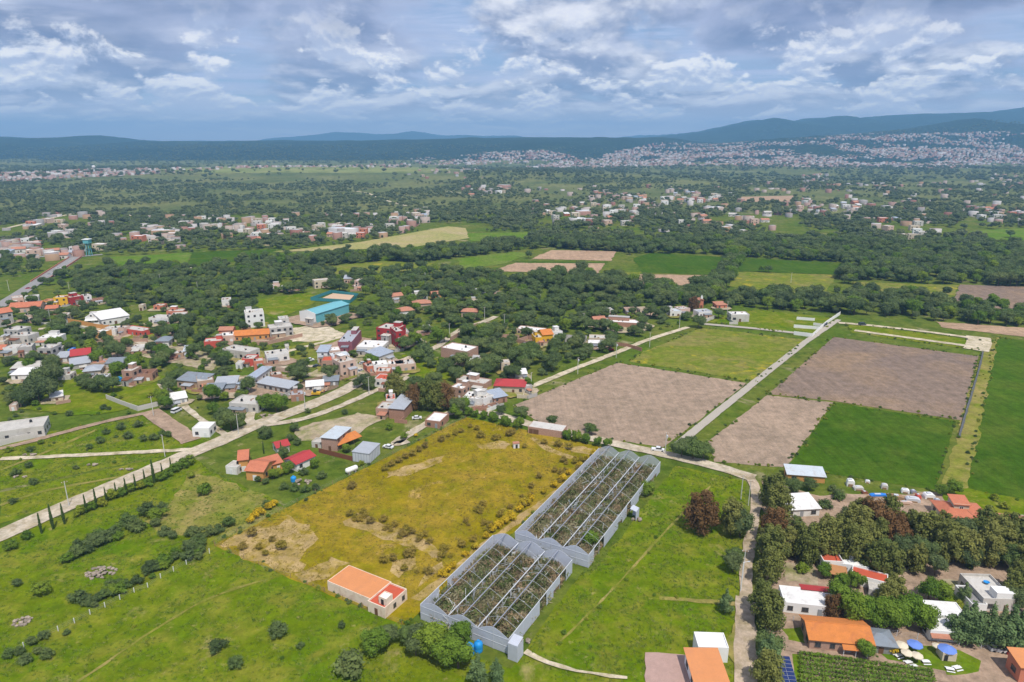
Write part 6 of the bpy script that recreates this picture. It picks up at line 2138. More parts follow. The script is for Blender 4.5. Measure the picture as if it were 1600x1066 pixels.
def trunk_mesh(H, r, limbs, seed, mat='bark', lean=.0):
    g = random.Random(seed)
    m = MB()
    pts = [Vector((0, 0, -.3)), Vector((lean * .3, 0, H * .35)), Vector((lean, g.uniform(-.2, .2), H * .7))]
    for i in range(2):
        m.tube(pts[i], pts[i + 1], r * (1 - .3 * i), r * (.7 - .25 * i), 7)
    for k in range(limbs):
        a = 2 * math.pi * k / limbs + g.uniform(-.4, .4)
        z = H * g.uniform(.3, .55)
        b = Vector((math.cos(a), math.sin(a), 0)) * H * g.uniform(.25, .42) + Vector((0, 0, H * g.uniform(.62, .8)))
        m.tube((lean * .5, 0, z), b, r * .45, r * .14, 5)
    return m.mesh('trunk', mat)


def lobes_round(H, R, k, seed, zc=.62, flat=.55):
    g = random.Random(seed)
    L = [(0, 0, H * zc, R * .62, R * .62, H * .30)]
    for i in range(k):
        a = 2 * math.pi * i / k + g.uniform(-.5, .5)
        d = R * g.uniform(.40, .66)
        s = R * g.uniform(.30, .48)
        L.append((d * math.cos(a), d * math.sin(a), H * (zc + g.uniform(-.16, .16)), s, s * g.uniform(.8, 1.1), s * g.uniform(.6, .9) * (flat / .55)))
    for i in range(k // 2):
        a = g.uniform(0, 6.28)
        d = R * g.uniform(.05, .4)
        s = R * g.uniform(.25, .42)
        L.append((d * math.cos(a), d * math.sin(a), H * g.uniform(.74, .86), s, s, s * .7))
    return L


def lobes_tall(H, R, k, seed):
    g = random.Random(seed)
    L = []
    for i in range(k):
        t = i / (k - 1)
        rr = R * (1.0 - .78 * t) * g.uniform(.75, 1.1)
        a = g.uniform(0, 6.28)
        d = R * .32 * (1 - t) * g.random() ** .5
        L.append((d * math.cos(a), d * math.sin(a), H * (.20 + .76 * t), rr * .62, rr * .62, H * .16 * g.uniform(.8, 1.2)))
    for i in range(k):
        t = g.random() * .75
        a = g.uniform(0, 6.28)
        d = R * (.75 - .55 * t)
        s = R * g.uniform(.22, .36)
        L.append((d * math.cos(a), d * math.sin(a), H * (.22 + .7 * t), s, s, s * 1.3))
    return L


def lobes_bushy(H, R, k, seed):
    g = random.Random(seed)
    L = [(0, 0, H * .52, R * .6, R * .6, H * .36)]
    for i in range(k * 2):
        t = (i + .5) / (k * 2)
        a = 2.4 * i + g.uniform(-.5, .5)
        prof = math.sin(math.pi * (.16 + .80 * t)) ** .7
        d = R * .62 * prof * g.uniform(.75, 1.1)
        s = R * g.uniform(.26, .42) * (1.1 - .4 * t)
        L.append((d * math.cos(a), d * math.sin(a), H * (.14 + .80 * t), s, s, s * g.uniform(.9, 1.4)))
    return L


KIND = {}     # kind -> list of (crown mesh, trunk mesh, joined mesh, height)


def joined(name, cm, tm):
    nv = len(cm.vertices)
    V = np.empty((nv + len(tm.vertices), 3), np.float32)
    a = np.empty(nv * 3, np.float32)
    cm.vertices.foreach_get('co', a)
    V[:nv] = a.reshape(-1, 3)
    a = np.empty(len(tm.vertices) * 3, np.float32)
    tm.vertices.foreach_get('co', a)
    V[nv:] = a.reshape(-1, 3)
    F1 = [tuple(p.vertices) for p in cm.polygons]
    F2 = [tuple(i + nv for i in p.vertices) for p in tm.polygons]
    return mesh_np(name, V, F1 + F2, [cm.materials[0].name, tm.materials[0].name], [0] * len(F1) + [1] * len(F2))


def add_kind(kind, nvar, fn):
    KIND[kind] = []
    for i in range(nvar):
        cm, tm, H = fn(i)
        KIND[kind].append((cm, tm, joined(kind, cm, tm) if tm else cm, H))


def mk(Hr, Rf, n, size, mat, shape='round', k=8, limbs=5, tr=.22, bark='bark', flat=.55, zc=.62, droop=0., coref=.84, shell=.82):
    def f(i):
        g = random.Random(i * 7 + int(Hr * 10) + len(mat))
        H = Hr
        R = H * Rf * g.uniform(.88, 1.12)
        L = lobes_round(H, R, k + i % 3, i * 13 + 5, zc, flat) if shape == 'round' else (lobes_bushy if mat in ('leaf_casuarina', 'leaf_brown') else lobes_tall)(H, R, k, i * 17 + 3)
        cm = crown_mesh('crown', L, n, size, mat, i * 31 + 7, coref, droop, shell)
        tm = trunk_mesh(H, tr, limbs, i, bark, g.uniform(-.3, .3)) if tr else None
        return cm, tm, H
    return f


add_kind('mesquite', 5, mk(7.0, .62, 2400, .19, 'leaf_mesquite', k=11, flat=.5, shell=.74, coref=.78))
add_kind('tall_leafy', 4, mk(9.5, .44, 2400, .22, 'leaf_dark', k=11, flat=.8, zc=.58, shell=.74, coref=.78))
add_kind('bright_tree', 3, mk(7.0, .48, 2200, .18, 'leaf_bright', k=11, flat=.8, zc=.55, shell=.74, coref=.78))
add_kind('casuarina', 5, mk(13.0, .40, 3200, .27, 'leaf_casuarina', 'tall', k=9, limbs=4, droop=.2, coref=.66, shell=.6))
add_kind('brown_tree', 2, mk(13.0, .46, 3200, .27, 'leaf_brown', 'tall', k=9, limbs=4, droop=.2, coref=.66, shell=.6))
add_kind('small_round', 3, mk(3.6, .52, 800, .15, 'leaf_bright', k=7, flat=.95, zc=.56, tr=.11))
add_kind('cypress', 3, lambda i: (crown_mesh('crown', [(0, 0, 8 * (.08 + .105 * j), .44 * (1 - abs(j / 8 - .35) * .95) + .06, .44 * (1 - abs(j / 8 - .35) * .95) + .06, .9) for j in range(9)], 900, .13, 'leaf_cypress', i + 77, .85), trunk_mesh(4, .12, 0, i), 8.0))
add_kind('conifer', 3, mk(11.0, .34, 2400, .24, 'leaf_conifer', 'tall', k=11, limbs=0, droop=.15, coref=.66))
add_kind('shrub', 4, mk(2.2, .75, 700, .11, 'leaf_mesquite', k=9, flat=.6, zc=.45, tr=.06, limbs=3, shell=.55, coref=.62))
add_kind('shrub_bright', 3, mk(2.2, .75, 700, .11, 'leaf_bright', k=9, flat=.6, zc=.45, tr=.06, limbs=3, shell=.55, coref=.62))
add_kind('shrub_ochre', 3, mk(2.0, .7, 700, .10, 'leaf_ochre', k=9, flat=.6, zc=.45, tr=.06, limbs=3, coref=.5, shell=.5))
add_kind('shrub_yellow', 3, mk(2.4, .62, 420, .16, 'leaf_yellow', k=6, flat=.7, zc=.5, tr=.06, limbs=3, coref=.55))
add_kind('shrub_lime', 2, mk(2.2, .7, 420, .15, 'leaf_yellowgreen', k=6, flat=.6, zc=.45, tr=.06, limbs=3))
add_kind('far_tree', 5, mk(7.0, .62, 260, .55, 'leaf_far', k=7, tr=.0, flat=.5))
add_kind('far_leafy', 3, mk(9.0, .45, 260, .6, 'leaf_far', k=7, tr=.0, flat=.8, zc=.55))

TREES = []       # (kind, x, y, scale)
SHRUBS = []
NOUN = {'mesquite': 'broad dark green tree', 'tall_leafy': 'tall dark leafy tree', 'bright_tree': 'fresh green leafy tree', 'casuarina': 'tall feathery tree', 'brown_tree': 'tall brown leaved tree',
        'small_round': 'small clipped round tree', 'cypress': 'slim cypress', 'conifer': 'blue green conifer', 'shrub': 'dark green shrub', 'shrub_bright': 'bright green shrub',
        'shrub_ochre': 'olive brown shrub', 'shrub_yellow': 'yellow flowering shrub', 'shrub_lime': 'lime green shrub'}


def at(kind, c, x, y, h):
    q = PC(c, x, y)
    H = KIND[kind][0][3]
    (SHRUBS if kind.startswith('shrub') else TREES).append((kind, q.x, q.y, h / H))


# cypress row along the dirt road
for x, y, h in ((290, 950, 8.3), (370, 920, 10.2), (448, 885, 8.4), (603, 810, 8), (673, 775, 8.6), (742, 740, 7), (812, 705, 7), (880, 680, 7.4), (945, 650, 7.2), (1008, 600, 6.5), (1072, 600, 10.6),
                (1128, 545, 6), (1190, 512, 6)):
    at('cypress', 'L', x, y, h * .88)
for x, y, k, h in ((195, 985, 'shrub_bright', 3), (80, 1055, 'shrub_bright', 3), (560, 820, 'shrub_lime', 3.2), (590, 800, 'shrub_bright', 3), (640, 785, 'shrub_bright', 3), (705, 760, 'shrub_lime', 3.2), (770, 715, 'shrub_lime', 3.6),
                   (845, 690, 'shrub_bright', 3.2), (910, 660, 'shrub_bright', 3.4), (975, 640, 'shrub_lime', 3.2), (1030, 620, 'shrub_bright', 3.2), (1110, 585, 'shrub_bright', 3.2), (1165, 555, 'shrub_bright', 3.4),
                   (1220, 520, 'shrub_bright', 3.6), (1265, 495, 'shrub_bright', 4), (1310, 470, 'shrub_bright', 4), (1325, 560, 'shrub_lime', 2.4), (1410, 680, 'shrub_bright', 3.6),
                   (235, 610, 'shrub', 2.6), (215, 380, 'shrub', 2.2), (110, 545, 'shrub', 2.8), (95, 740, 'shrub', 2), (890, 290, 'shrub', 3.2), (960, 210, 'shrub', 3.2), (1000, 310, 'shrub', 3), (740, 260, 'shrub', 2.6),
                   (700, 320, 'shrub', 3), (840, 230, 'shrub', 3.4), (1070, 300, 'shrub', 3), (1130, 270, 'shrub', 2.6), (1170, 280, 'shrub', 2.8),
                   (1020, 820, 'shrub', 4.6), (1095, 850, 'shrub_bright', 4.2), (1130, 800, 'shrub', 3.6), (890, 890, 'shrub', 4.2), (960, 930, 'shrub', 4.0), (920, 910, 'shrub', 3.6), (800, 950, 'shrub', 3), (830, 990, 'shrub_bright', 2.8),
                   (690, 1010, 'shrub', 4.2), (640, 1035, 'shrub', 3.4), (740, 1000, 'shrub', 3.6), (540, 1055, 'shrub', 3), (1080, 900, 'shrub', 3), (1150, 960, 'shrub', 3), (1200, 985, 'shrub', 2.8), (1330, 960, 'shrub', 3), (1390, 1010, 'shrub', 3.2)):
    at(k, 'L', x, y, h)
# shrubs along the fence in the foreground meadow
r = random.Random(4)
for i in range(46):
    t = r.random()
    x, y = 600 + t * 900 + r.uniform(-30, 30), 530 - t * 430 + r.uniform(-70, 20)
    at(r.choice(['shrub', 'shrub', 'shrub', 'shrub_bright']), 'K', x, y, r.uniform(1.6, 3.4))
for x, y, k, h in ((318, 425, 'shrub_bright', 4.2), (130, 355, 'shrub', 2.2), (505, 180, 'shrub_bright', 3), (570, 140, 'shrub', 3.6), (600, 130, 'shrub', 3), (660, 110, 'shrub', 2.6), (720, 60, 'shrub', 4), (770, 40, 'shrub', 4), (690, 50, 'shrub', 3.6),
                   (85, 90, 'shrub_bright', 3), (235, 790, 'shrub', 2.4), (355, 885, 'shrub', 2.6), (190, 925, 'shrub', 2.4), (75, 880, 'shrub', 2.2), (150, 860, 'shrub', 2), (285, 860, 'shrub', 2), (330, 745, 'shrub', 2.2), (490, 715, 'shrub', 1.4)):
    at(k, 'K', x, y, h)
for x, y, k, h in ((540, 780, 'shrub', 4.0), (165, 870, 'shrub', 3.2), (278, 975, 'shrub', 3), (680, 850, 'shrub', 1.6), (990, 1015, 'shrub', 6), (938, 728, 'shrub', 1.8), (30, 210, 'shrub', 3), (60, 230, 'shrub', 3),
                   (230, 90, 'shrub', 3.4), (120, 150, 'shrub', 3.4), (170, 130, 'shrub', 3), (30, 160, 'shrub', 4), (45, 300, 'shrub', 2.6)):
    at(k, 'N', x, y, h)
at('bright_tree', 'N', 1150, 890, 7)
at('tall_leafy', 'N', 1235, 830, 6)
for x, y, k, h in ((150, 850, 'tall_leafy', 7), (215, 900, 'bright_tree', 9), (300, 960, 'bright_tree', 8), (385, 975, 'bright_tree', 8.5), (400, 830, 'bright_tree', 6.5), (60, 830, 'mesquite', 5), (120, 900, 'tall_leafy', 6)):
    at(k, 'O', x, y, h)
at('conifer', 'O', 510, 1080, 8)
at('conifer', 'O', 625, 1085, 7)
at('bright_tree', 'O', 1210, 230, 6.5)
at('bright_tree', 'S', 1013, 775, 5)
# shrubs inside the plot
for x, y in ((602, 735), (612, 729), (623, 723), (634, 717), (645, 712), (655, 706), (664, 700), (548, 765), (552, 762)):
    at('shrub_ochre', 'S', x, y, 2.6)
r = random.Random(9)
for i in range(26):
    t = r.random()
    at('shrub_ochre', 'S', 552 + t * 145 + r.uniform(-10, 10), 806 + t * 52 + r.uniform(-9, 9), r.uniform(1.2, 2.6))
for i in range(34):
    s, t = r.random(), r.random() ** 2
    at('shrub_ochre', 'S', 935 - s * 270 - t * 45, 712 + s * 190 - t * 12, r.uniform(1.2, 2.6))
for x, y in ((700, 683), (690, 690), (712, 680), (775, 688), (780, 684), (795, 682), (800, 679), (752, 684), (872, 698), (890, 703), (735, 668), (745, 672), (720, 676), (640, 870), (645, 862), (405, 858), (415, 868),
             (425, 846), (440, 858), (395, 838), (380, 858), (600, 880), (615, 876), (695, 862), (690, 872), (748, 800), (755, 790), (905, 735), (880, 722), (820, 700), (850, 694)):
    at('shrub_ochre', 'S', x, y, r.uniform(1.8, 3.2))
for x, y, h in ((700, 895, 2.6), (693, 902, 2.4), (708, 888, 2.4), (770, 832, 3), (780, 825, 3.2), (790, 818, 3), (800, 812, 3.2), (812, 801, 3.2), (822, 791, 3.4), (830, 784, 3), (866, 762, 2.8), (878, 752, 3), (888, 743, 2.6),
                (917, 722, 3), (928, 714, 3), (938, 708, 2.8), (760, 842, 2.4), (742, 858, 2.4), (728, 870, 2.2), (398, 812, 3), (408, 805, 3), (420, 797, 2.8), (428, 792, 2.6), (391, 818, 2.6), (850, 772, 2.4), (905, 730, 2.4)):
    at('shrub_yellow', 'S', x, y, h)
# trees at the far end of the plot and in the ploughed corner
for x, y, k, h in ((560, 240, 'tall_leafy', 9), (600, 225, 'bright_tree', 8), (545, 262, 'bright_tree', 7), (640, 245, 'bright_tree', 5), (690, 255, 'small_round', 4), (760, 268, 'small_round', 4.4), (830, 285, 'small_round', 4.6), (925, 318, 'small_round', 4.4),
                   (1020, 335, 'small_round', 5), (890, 235, 'mesquite', 5), (1040, 262, 'mesquite', 6), (1270, 318, 'mesquite', 5.2), (1550, 358, 'mesquite', 4), (1385, 412, 'small_round', 4), (1460, 430, 'small_round', 4.2), (1525, 442, 'small_round', 4)):
    at(k, 'F', x, y, h)
for x, y in ((25, 208), (95, 222), (160, 238), (235, 254), (300, 268)):
    at('small_round', 'M', x, y, 4.2)
at('mesquite', 'M', 195, 178, 4.6)
at('mesquite', 'M', 820, 330, 7.5)
at('mesquite', 'M', 900, 345, 8.2)
at('mesquite', 'M', 970, 350, 7)
at('mesquite', 'M', 860, 300, 7)
at('brown_tree', 'M', 960, 850, 14)
at('casuarina', 'M', 1160, 868, 12.5)
at('tall_leafy', 'M', 1225, 880, 10)
at('mesquite', 'M', 1190, 1060, 5)
at('tall_leafy', 'Q', 1060, 320, 6)
at('conifer', 'Q', 1010, 595, 7)
# casuarinas along the lane and in the gardens
for x, y, k, h in ((1206, 790, 'casuarina', 12), (1214, 815, 'casuarina', 13), (1208, 850, 'brown_tree', 12), (1203, 885, 'casuarina', 13), (1200, 915, 'casuarina', 12), (1198, 982, 'casuarina', 11.5), (1200, 1042, 'conifer', 9),
                   (1196, 1075, 'casuarina', 10), (1240, 772, 'mesquite', 6), (1264, 766, 'mesquite', 5)):
    at(k, 'S', x, y, h)
r = random.Random(12)
GARD = [(1215, 845), (1250, 828), (1285, 815), (1320, 800), (1300, 790), (1345, 800), (1385, 805), (1420, 812), (1245, 862), (1290, 850), (1330, 845), (1360, 840), (1395, 845), (1440, 830), (1470, 845), (1500, 850), (1535, 850), (1570, 855), (1605, 860),
        (1260, 880), (1350, 870), (1380, 880), (1410, 875), (1440, 880), (1475, 880), (1505, 880), (1540, 882), (1575, 890), (1600, 900), (1625, 880), (1430, 895), (1460, 900), (1400, 860), (1520, 865), (1555, 870), (1340, 820), (1370, 825), (1310, 830),
        (1365, 900), (1385, 905), (1650, 905), (1590, 930), (1615, 950), (1270, 840), (1230, 870), (1310, 870), (1330, 885), (1490, 865), (1585, 870)]
for i, (x, y) in enumerate(GARD):
    if y < 832 and x > 1255:
        y += 30
    if 1222 < x < 1292 and y < 850:
        y = 868 + (y % 9)
    k = 'brown_tree' if i in (12, 32, 11) else r.choice(['casuarina', 'casuarina', 'casuarina', 'tall_leafy'])
    at(k, 'S', x, y, r.uniform(9.5, 14) if k != 'tall_leafy' else r.uniform(7, 9.5))
for x, y, k, h in ((640, 560, 'bright_tree', 9), (720, 640, 'bright_tree', 9.5), (800, 640, 'bright_tree', 8), (900, 660, 'bright_tree', 8.5), (990, 670, 'bright_tree', 8), (570, 590, 'brown_tree', 7), (950, 560, 'casuarina', 10), (1010, 640, 'tall_leafy', 7),
                   (800, 890, 'bright_tree', 5), (500, 300, 'bright_tree', 5), (630, 380, 'bright_tree', 5), (740, 380, 'bright_tree', 5.5), (40, 560, 'casuarina', 10), (150, 590, 'shrub_bright', 2.4), (345, 260, 'shrub_bright', 3), (860, 320, 'shrub_bright', 3)):
    at(k, 'H', x, y, h)
for x, y, k, h in ((330, 470, 'bright_tree', 7), (410, 480, 'bright_tree', 7), (200, 640, 'bright_tree', 9), (100, 680, 'bright_tree', 9), (280, 690, 'bright_tree', 8), (20, 680, 'bright_tree', 9), (560, 760, 'conifer', 10), (620, 770, 'conifer', 11),
                   (760, 800, 'conifer', 11.5), (840, 810, 'conifer', 11), (910, 820, 'conifer', 12), (980, 830, 'conifer', 11), (690, 790, 'conifer', 8), (1050, 850, 'conifer', 11), (490, 540, 'shrub_lime', 3), (540, 530, 'shrub_lime', 3), (70, 860, 'shrub_yellow', 2.6),
                   (55, 830, 'shrub_yellow', 2.4), (590, 480, 'conifer', 6), (60, 520, 'casuarina', 10), (1000, 540, 'tall_leafy', 7), (950, 480, 'casuarina', 9), (1190, 395, 'tall_leafy', 6)):
    at(k, 'I', x, y, h)
at('bright_tree', 'G', 1180, 360, 5.5)
at('bright_tree', 'G', 1100, 360, 5)
for x, y in ((1360, 545), (1480, 440), (1425, 390)):
    at('shrub_lime', 'G', x, y, 2.6)
# lone village trees
for c, x, y, k, h in (('E', 640, 215, 'bright_tree', 9), ('E', 560, 200, 'bright_tree', 8), ('E', 690, 205, 'bright_tree', 8), ('E', 300, 350, 'mesquite', 8.5), ('E', 240, 310, 'mesquite', 8), ('E', 350, 340, 'mesquite', 7), ('E', 170, 230, 'bright_tree', 6), ('E', 250, 130, 'bright_tree', 5),
                      ('B', 790, 780, 'tall_leafy', 10), ('B', 740, 770, 'tall_leafy', 8), ('B', 1000, 800, 'tall_leafy', 9), ('B', 1290, 690, 'bright_tree', 7), ('B', 1330, 695, 'bright_tree', 7), ('B', 1200, 855, 'tall_leafy', 6), ('B', 1260, 855, 'tall_leafy', 8),
                      ('B', 1300, 870, 'tall_leafy', 7), ('B', 1500, 920, 'casuarina', 12), ('F', 60, 95, 'casuarina', 12), ('F', 250, 185, 'brown_tree', 12), ('F', 330, 195, 'casuarina', 15), ('F', 400, 205, 'casuarina', 14), ('F', 460, 190, 'brown_tree', 13), ('F', 190, 160, 'casuarina', 11),
                      ('A', 300, 970, 'tall_leafy', 13), ('A', 380, 960, 'tall_leafy', 12), ('A', 250, 960, 'tall_leafy', 11), ('A', 330, 880, 'tall_leafy', 13), ('A', 400, 840, 'tall_leafy', 12), ('A', 180, 990, 'mesquite', 8), ('A', 100, 980, 'mesquite', 7),
                      ('A', 790, 890, 'mesquite', 9), ('A', 860, 890, 'mesquite', 8), ('A', 720, 880, 'mesquite', 7), ('A', 1280, 890, 'mesquite', 8), ('A', 640, 840, 'mesquite', 7), ('A', 700, 610, 'bright_tree', 10), ('A', 740, 680, 'bright_tree', 9), ('A', 580, 330, 'tall_leafy', 9),
                      ('A', 350, 350, 'mesquite', 7), ('A', 260, 700, 'tall_leafy', 9), ('A', 230, 720, 'bright_tree', 8), ('A', 1240, 980, 'bright_tree', 8), ('A', 1260, 1020, 'bright_tree', 7), ('A', 1400, 460, 'conifer', 12), ('A', 1050, 680, 'bright_tree', 8), ('A', 1000, 700, 'bright_tree', 8),
                      ('C', 870, 660, 'mesquite', 8), ('D', 570, 320, 'tall_leafy', 9), ('D', 830, 400, 'mesquite', 8), ('D', 790, 270, 'brown_tree', 10), ('D', 980, 330, 'mesquite', 8), ('C', 1000, 860, 'bright_tree', 6), ('C', 245, 640, 'conifer', 10), ('C', 215, 630, 'conifer', 11),
                      ('C', 310, 520, 'bright_tree', 11), ('C', 360, 510, 'bright_tree', 9), ('S', 1437, 463, 'tall_leafy', 9), ('S', 1478, 463, 'tall_leafy', 8), ('S', 1578, 372, 'mesquite', 10), ('S', 170, 420, 'tall_leafy', 12), ('S', 228, 414, 'mesquite', 8),
                      ('S', 910, 430, 'tall_leafy', 14), ('S', 826, 404, 'tall_leafy', 9), ('B', 1100, 745, 'mesquite', 5), ('E', 780, 360, 'mesquite', 4), ('E', 560, 410, 'mesquite', 5), ('E', 620, 720, 'bright_tree', 5), ('E', 730, 680, 'bright_tree', 5.5), ('E', 1270, 500, 'bright_tree', 4),
                      ('E', 1170, 520, 'bright_tree', 4), ('E', 930, 640, 'bright_tree', 4.5), ('E', 700, 570, 'tall_leafy', 5), ('E', 660, 590, 'tall_leafy', 4), ('E', 545, 530, 'cypress', 5), ('E', 680, 545, 'cypress', 6)):
    at(k, c, x, y, h)
for c, x, y, k, h in (('E', 560, 410, 'shrub', 4), ('E', 770, 355, 'shrub', 3), ('E', 740, 430, 'shrub', 3), ('E', 800, 460, 'shrub', 3), ('E', 850, 690, 'shrub', 3), ('E', 980, 720, 'shrub', 3), ('E', 700, 800, 'shrub', 2.6), ('E', 780, 810, 'shrub', 2.8), ('E', 860, 820, 'shrub', 2.6),
                      ('E', 940, 800, 'shrub', 2.4), ('E', 560, 760, 'shrub', 2.4), ('E', 500, 740, 'shrub', 2.2), ('E', 570, 940, 'shrub', 3), ('E', 280, 1060, 'shrub', 2), ('E', 1280, 620, 'shrub_lime', 2), ('E', 650, 700, 'shrub_lime', 3), ('E', 100, 830, 'shrub_bright', 4.2),
                      ('E', 880, 220, 'shrub', 2.4), ('E', 1160, 230, 'shrub', 2.6), ('F', 150, 420, 'shrub_bright', 3), ('F', 40, 350, 'shrub_bright', 3), ('F', 240, 400, 'shrub_yellow', 2)):
    at(k, c, x, y, h)

# ------------------------------------------------------------------ woods: scattered inside outlined areas, free of fields, roads, houses
def free(x, y, pad=1.5):
    ok = np.ones(len(x), bool)
    for p in SHEETS:
        ok &= ~inpoly(x, y, p)
    for c, w in ROADS:
        st = max(1, int(len(c) / 220))
        for q in c[::st]:
            ok &= (x - q[0]) ** 2 + (y - q[1]) ** 2 > (w + pad + st * .8) ** 2
    for hx, hy, hr in HOUSES:
        ok &= (x - hx) ** 2 + (y - hy) ** 2 > (hr * .95 + pad) ** 2
    return ok


LIGHT = [(290, 261), (560, 258), (705, 257), (730, 282), (520, 286), (340, 281)]


def area(px, per_ha, kinds, h0, h1, seed, clump=None):
    pts = [P(*p) for p in px]
    X0, X1 = min(p.x for p in pts), max(p.x for p in pts)
    Y0, Y1 = min(p.y for p in pts), max(p.y for p in pts)
    g = np.random.default_rng(seed)
    n = int((X1 - X0) * (Y1 - Y0) / 1e4 * per_ha)
    x, y = g.uniform(X0, X1, n), g.uniform(Y0, Y1, n)
    ok = inpoly(x, y, [(p.x, p.y) for p in pts])
    x, y = x[ok], y[ok]
    if clump:
        s, th = clump
        v = np.array([mnoise.fractal(Vector((a / s, b / s, seed)), .8, 2.0, 3) for a, b in zip(x, y)])
        ok = v > th + g.normal(size=len(v)) * .06
        x, y = x[ok], y[ok]
    ok = free(x, y)
    if seed in (21, 22):
        ok &= ~inpoly(x, y, [(q.x, q.y) for q in (P(*p) for p in LIGHT)]) | (g.random(len(x)) < .12)
    x, y = x[ok], y[ok]
    for a, b in zip(x, y):
        k = kinds[int(g.integers(len(kinds)))]
        H = KIND[k][0][3]
        (SHRUBS if k.startswith('shrub') else TREES).append((k, float(a), float(b), float(h0 * .8 + (h1 * 1.2 - h0 * .8) * g.random() ** 1.6) / H))


MT = ['mesquite'] * 4 + ['tall_leafy'] * 2 + ['bright_tree']
area([(695, 492), (760, 478), (1000, 470), (1030, 500), (985, 545), (900, 575), (800, 600), (740, 590), (720, 545)], 190, MT, 5, 8.5, 1)
area([(640, 470), (700, 455), (860, 448), (1000, 462), (1000, 480), (760, 480), (700, 500), (650, 500)], 170, MT, 5, 9, 2)
area([(1000, 462), (1130, 462), (1290, 470), (1420, 490), (1700, 520), (1700, 545), (1470, 503), (1300, 490), (1120, 480), (1000, 478)], 240, MT + ['tall_leafy'] * 2, 7, 11, 3)
area([(1280, 455), (1340, 458), (1490, 475), (1620, 495), (1700, 520), (1500, 500), (1330, 485)], 200, MT, 6, 10, 4)
area([(800, 440), (935, 436), (1060, 455), (1115, 455), (1140, 470), (1000, 465), (860, 452)], 230, MT + ['tall_leafy'] * 3, 7, 12, 5)
area([(130, 425), (330, 415), (430, 402), (620, 424), (760, 425), (800, 440), (860, 450), (640, 470), (520, 455), (400, 465), (300, 482), (140, 472), (110, 450)], 175, MT, 5, 9, 6)
area([(470, 408), (560, 400), (700, 392), (850, 380), (1000, 378), (1000, 400), (960, 395), (850, 388), (700, 405), (560, 422), (500, 425)], 240, MT + ['tall_leafy'] * 3, 7, 12, 7)
area([(300, 480), (400, 470), (430, 500), (400, 520), (330, 520), (250, 505)], 140, MT, 5, 8.5, 8)
area([(560, 455), (640, 452), (660, 500), (600, 520), (500, 510), (470, 500), (540, 480)], 110, MT + ['bright_tree'], 5, 8.5, 9)
area([(1120, 395), (1165, 395), (1150, 430), (1125, 465), (1105, 460), (1125, 430)], 260, ['tall_leafy', 'bright_tree', 'mesquite'], 8, 12, 10)
area([(1150, 400), (1330, 405), (1320, 415), (1190, 428), (1152, 415)], 130, ['bright_tree', 'mesquite', 'tall_leafy'], 7, 11, 11)
area([(1300, 415), (1420, 405), (1600, 412), (1700, 420), (1700, 450), (1500, 447), (1310, 445)], 190, ['bright_tree', 'mesquite', 'tall_leafy', 'mesquite'], 7, 12, 12)
area([(980, 385), (1100, 375), (1600, 385), (1750, 395), (1750, 420), (1600, 412), (1300, 412), (1130, 398), (1000, 396)], 180, MT, 6, 11, 13)
area([(0, 480), (60, 445), (110, 412), (130, 425), (130, 470), (240, 480), (300, 490), (300, 560), (60, 530), (0, 510)], 75, MT, 4, 8, 14)
area([(0, 520), (300, 520), (420, 560), (380, 640), (250, 650), (60, 660), (0, 650)], 36, MT + ['bright_tree'] * 3, 4, 8, 15)
area([(300, 540), (620, 520), (720, 560), (800, 600), (730, 630), (560, 600), (400, 640)], 40, MT + ['bright_tree'] * 2, 4, 7.5, 16)
area([(620, 500), (700, 490), (740, 560), (800, 590), (860, 590), (800, 625), (700, 600), (640, 560)], 90, MT, 5, 8.5, 17)
area([(0, 440), (60, 425), (100, 405), (60, 400), (0, 405)], 120, MT, 5, 9, 18)
area([(1000, 478), (1100, 478), (1140, 486), (1090, 505), (1020, 520), (960, 545), (940, 520)], 40, MT, 4, 7, 19)
area([(1222, 868), (1292, 866), (1300, 842), (1400, 838), (1470, 850), (1600, 860), (1640, 900), (1480, 900), (1400, 885), (1240, 868)], 120, ['casuarina'] * 3 + ['tall_leafy', 'mesquite'], 7, 10, 40)
area([(1195, 790), (1218, 790), (1215, 920), (1190, 960), (1188, 1080), (1205, 1080)], 200, ['casuarina', 'mesquite', 'tall_leafy'], 6, 11, 41)
area([(300, 560), (470, 570), (420, 640), (330, 640), (250, 600)], 95, ['bright_tree', 'mesquite', 'tall_leafy'], 3.5, 7, 42)
area([(30, 500), (260, 510), (420, 545), (330, 600), (60, 600)], 100, ['bright_tree', 'mesquite', 'tall_leafy', 'mesquite'], 3.5, 7.5, 43)
# scrub plain towards the hills
area([(-200, 400), (-200, 330), (400, 330), (1000, 330), (1800, 330), (1850, 400), (1100, 380), (850, 380), (560, 395), (300, 398)], 110, ['far_tree'] * 3 + ['far_leafy'], 4.5, 9, 20, (150, -.16))
area([(-300, 332), (-300, 285), (1900, 285), (1850, 332)], 55, ['far_tree'] * 4 + ['far_leafy'], 4, 8, 21, (200, -.12))
area([(-400, 285), (-400, 264), (2000, 264), (1950, 285)], 13, ['far_tree'] * 4 + ['far_leafy'], 8, 13, 22, (260, -.1))
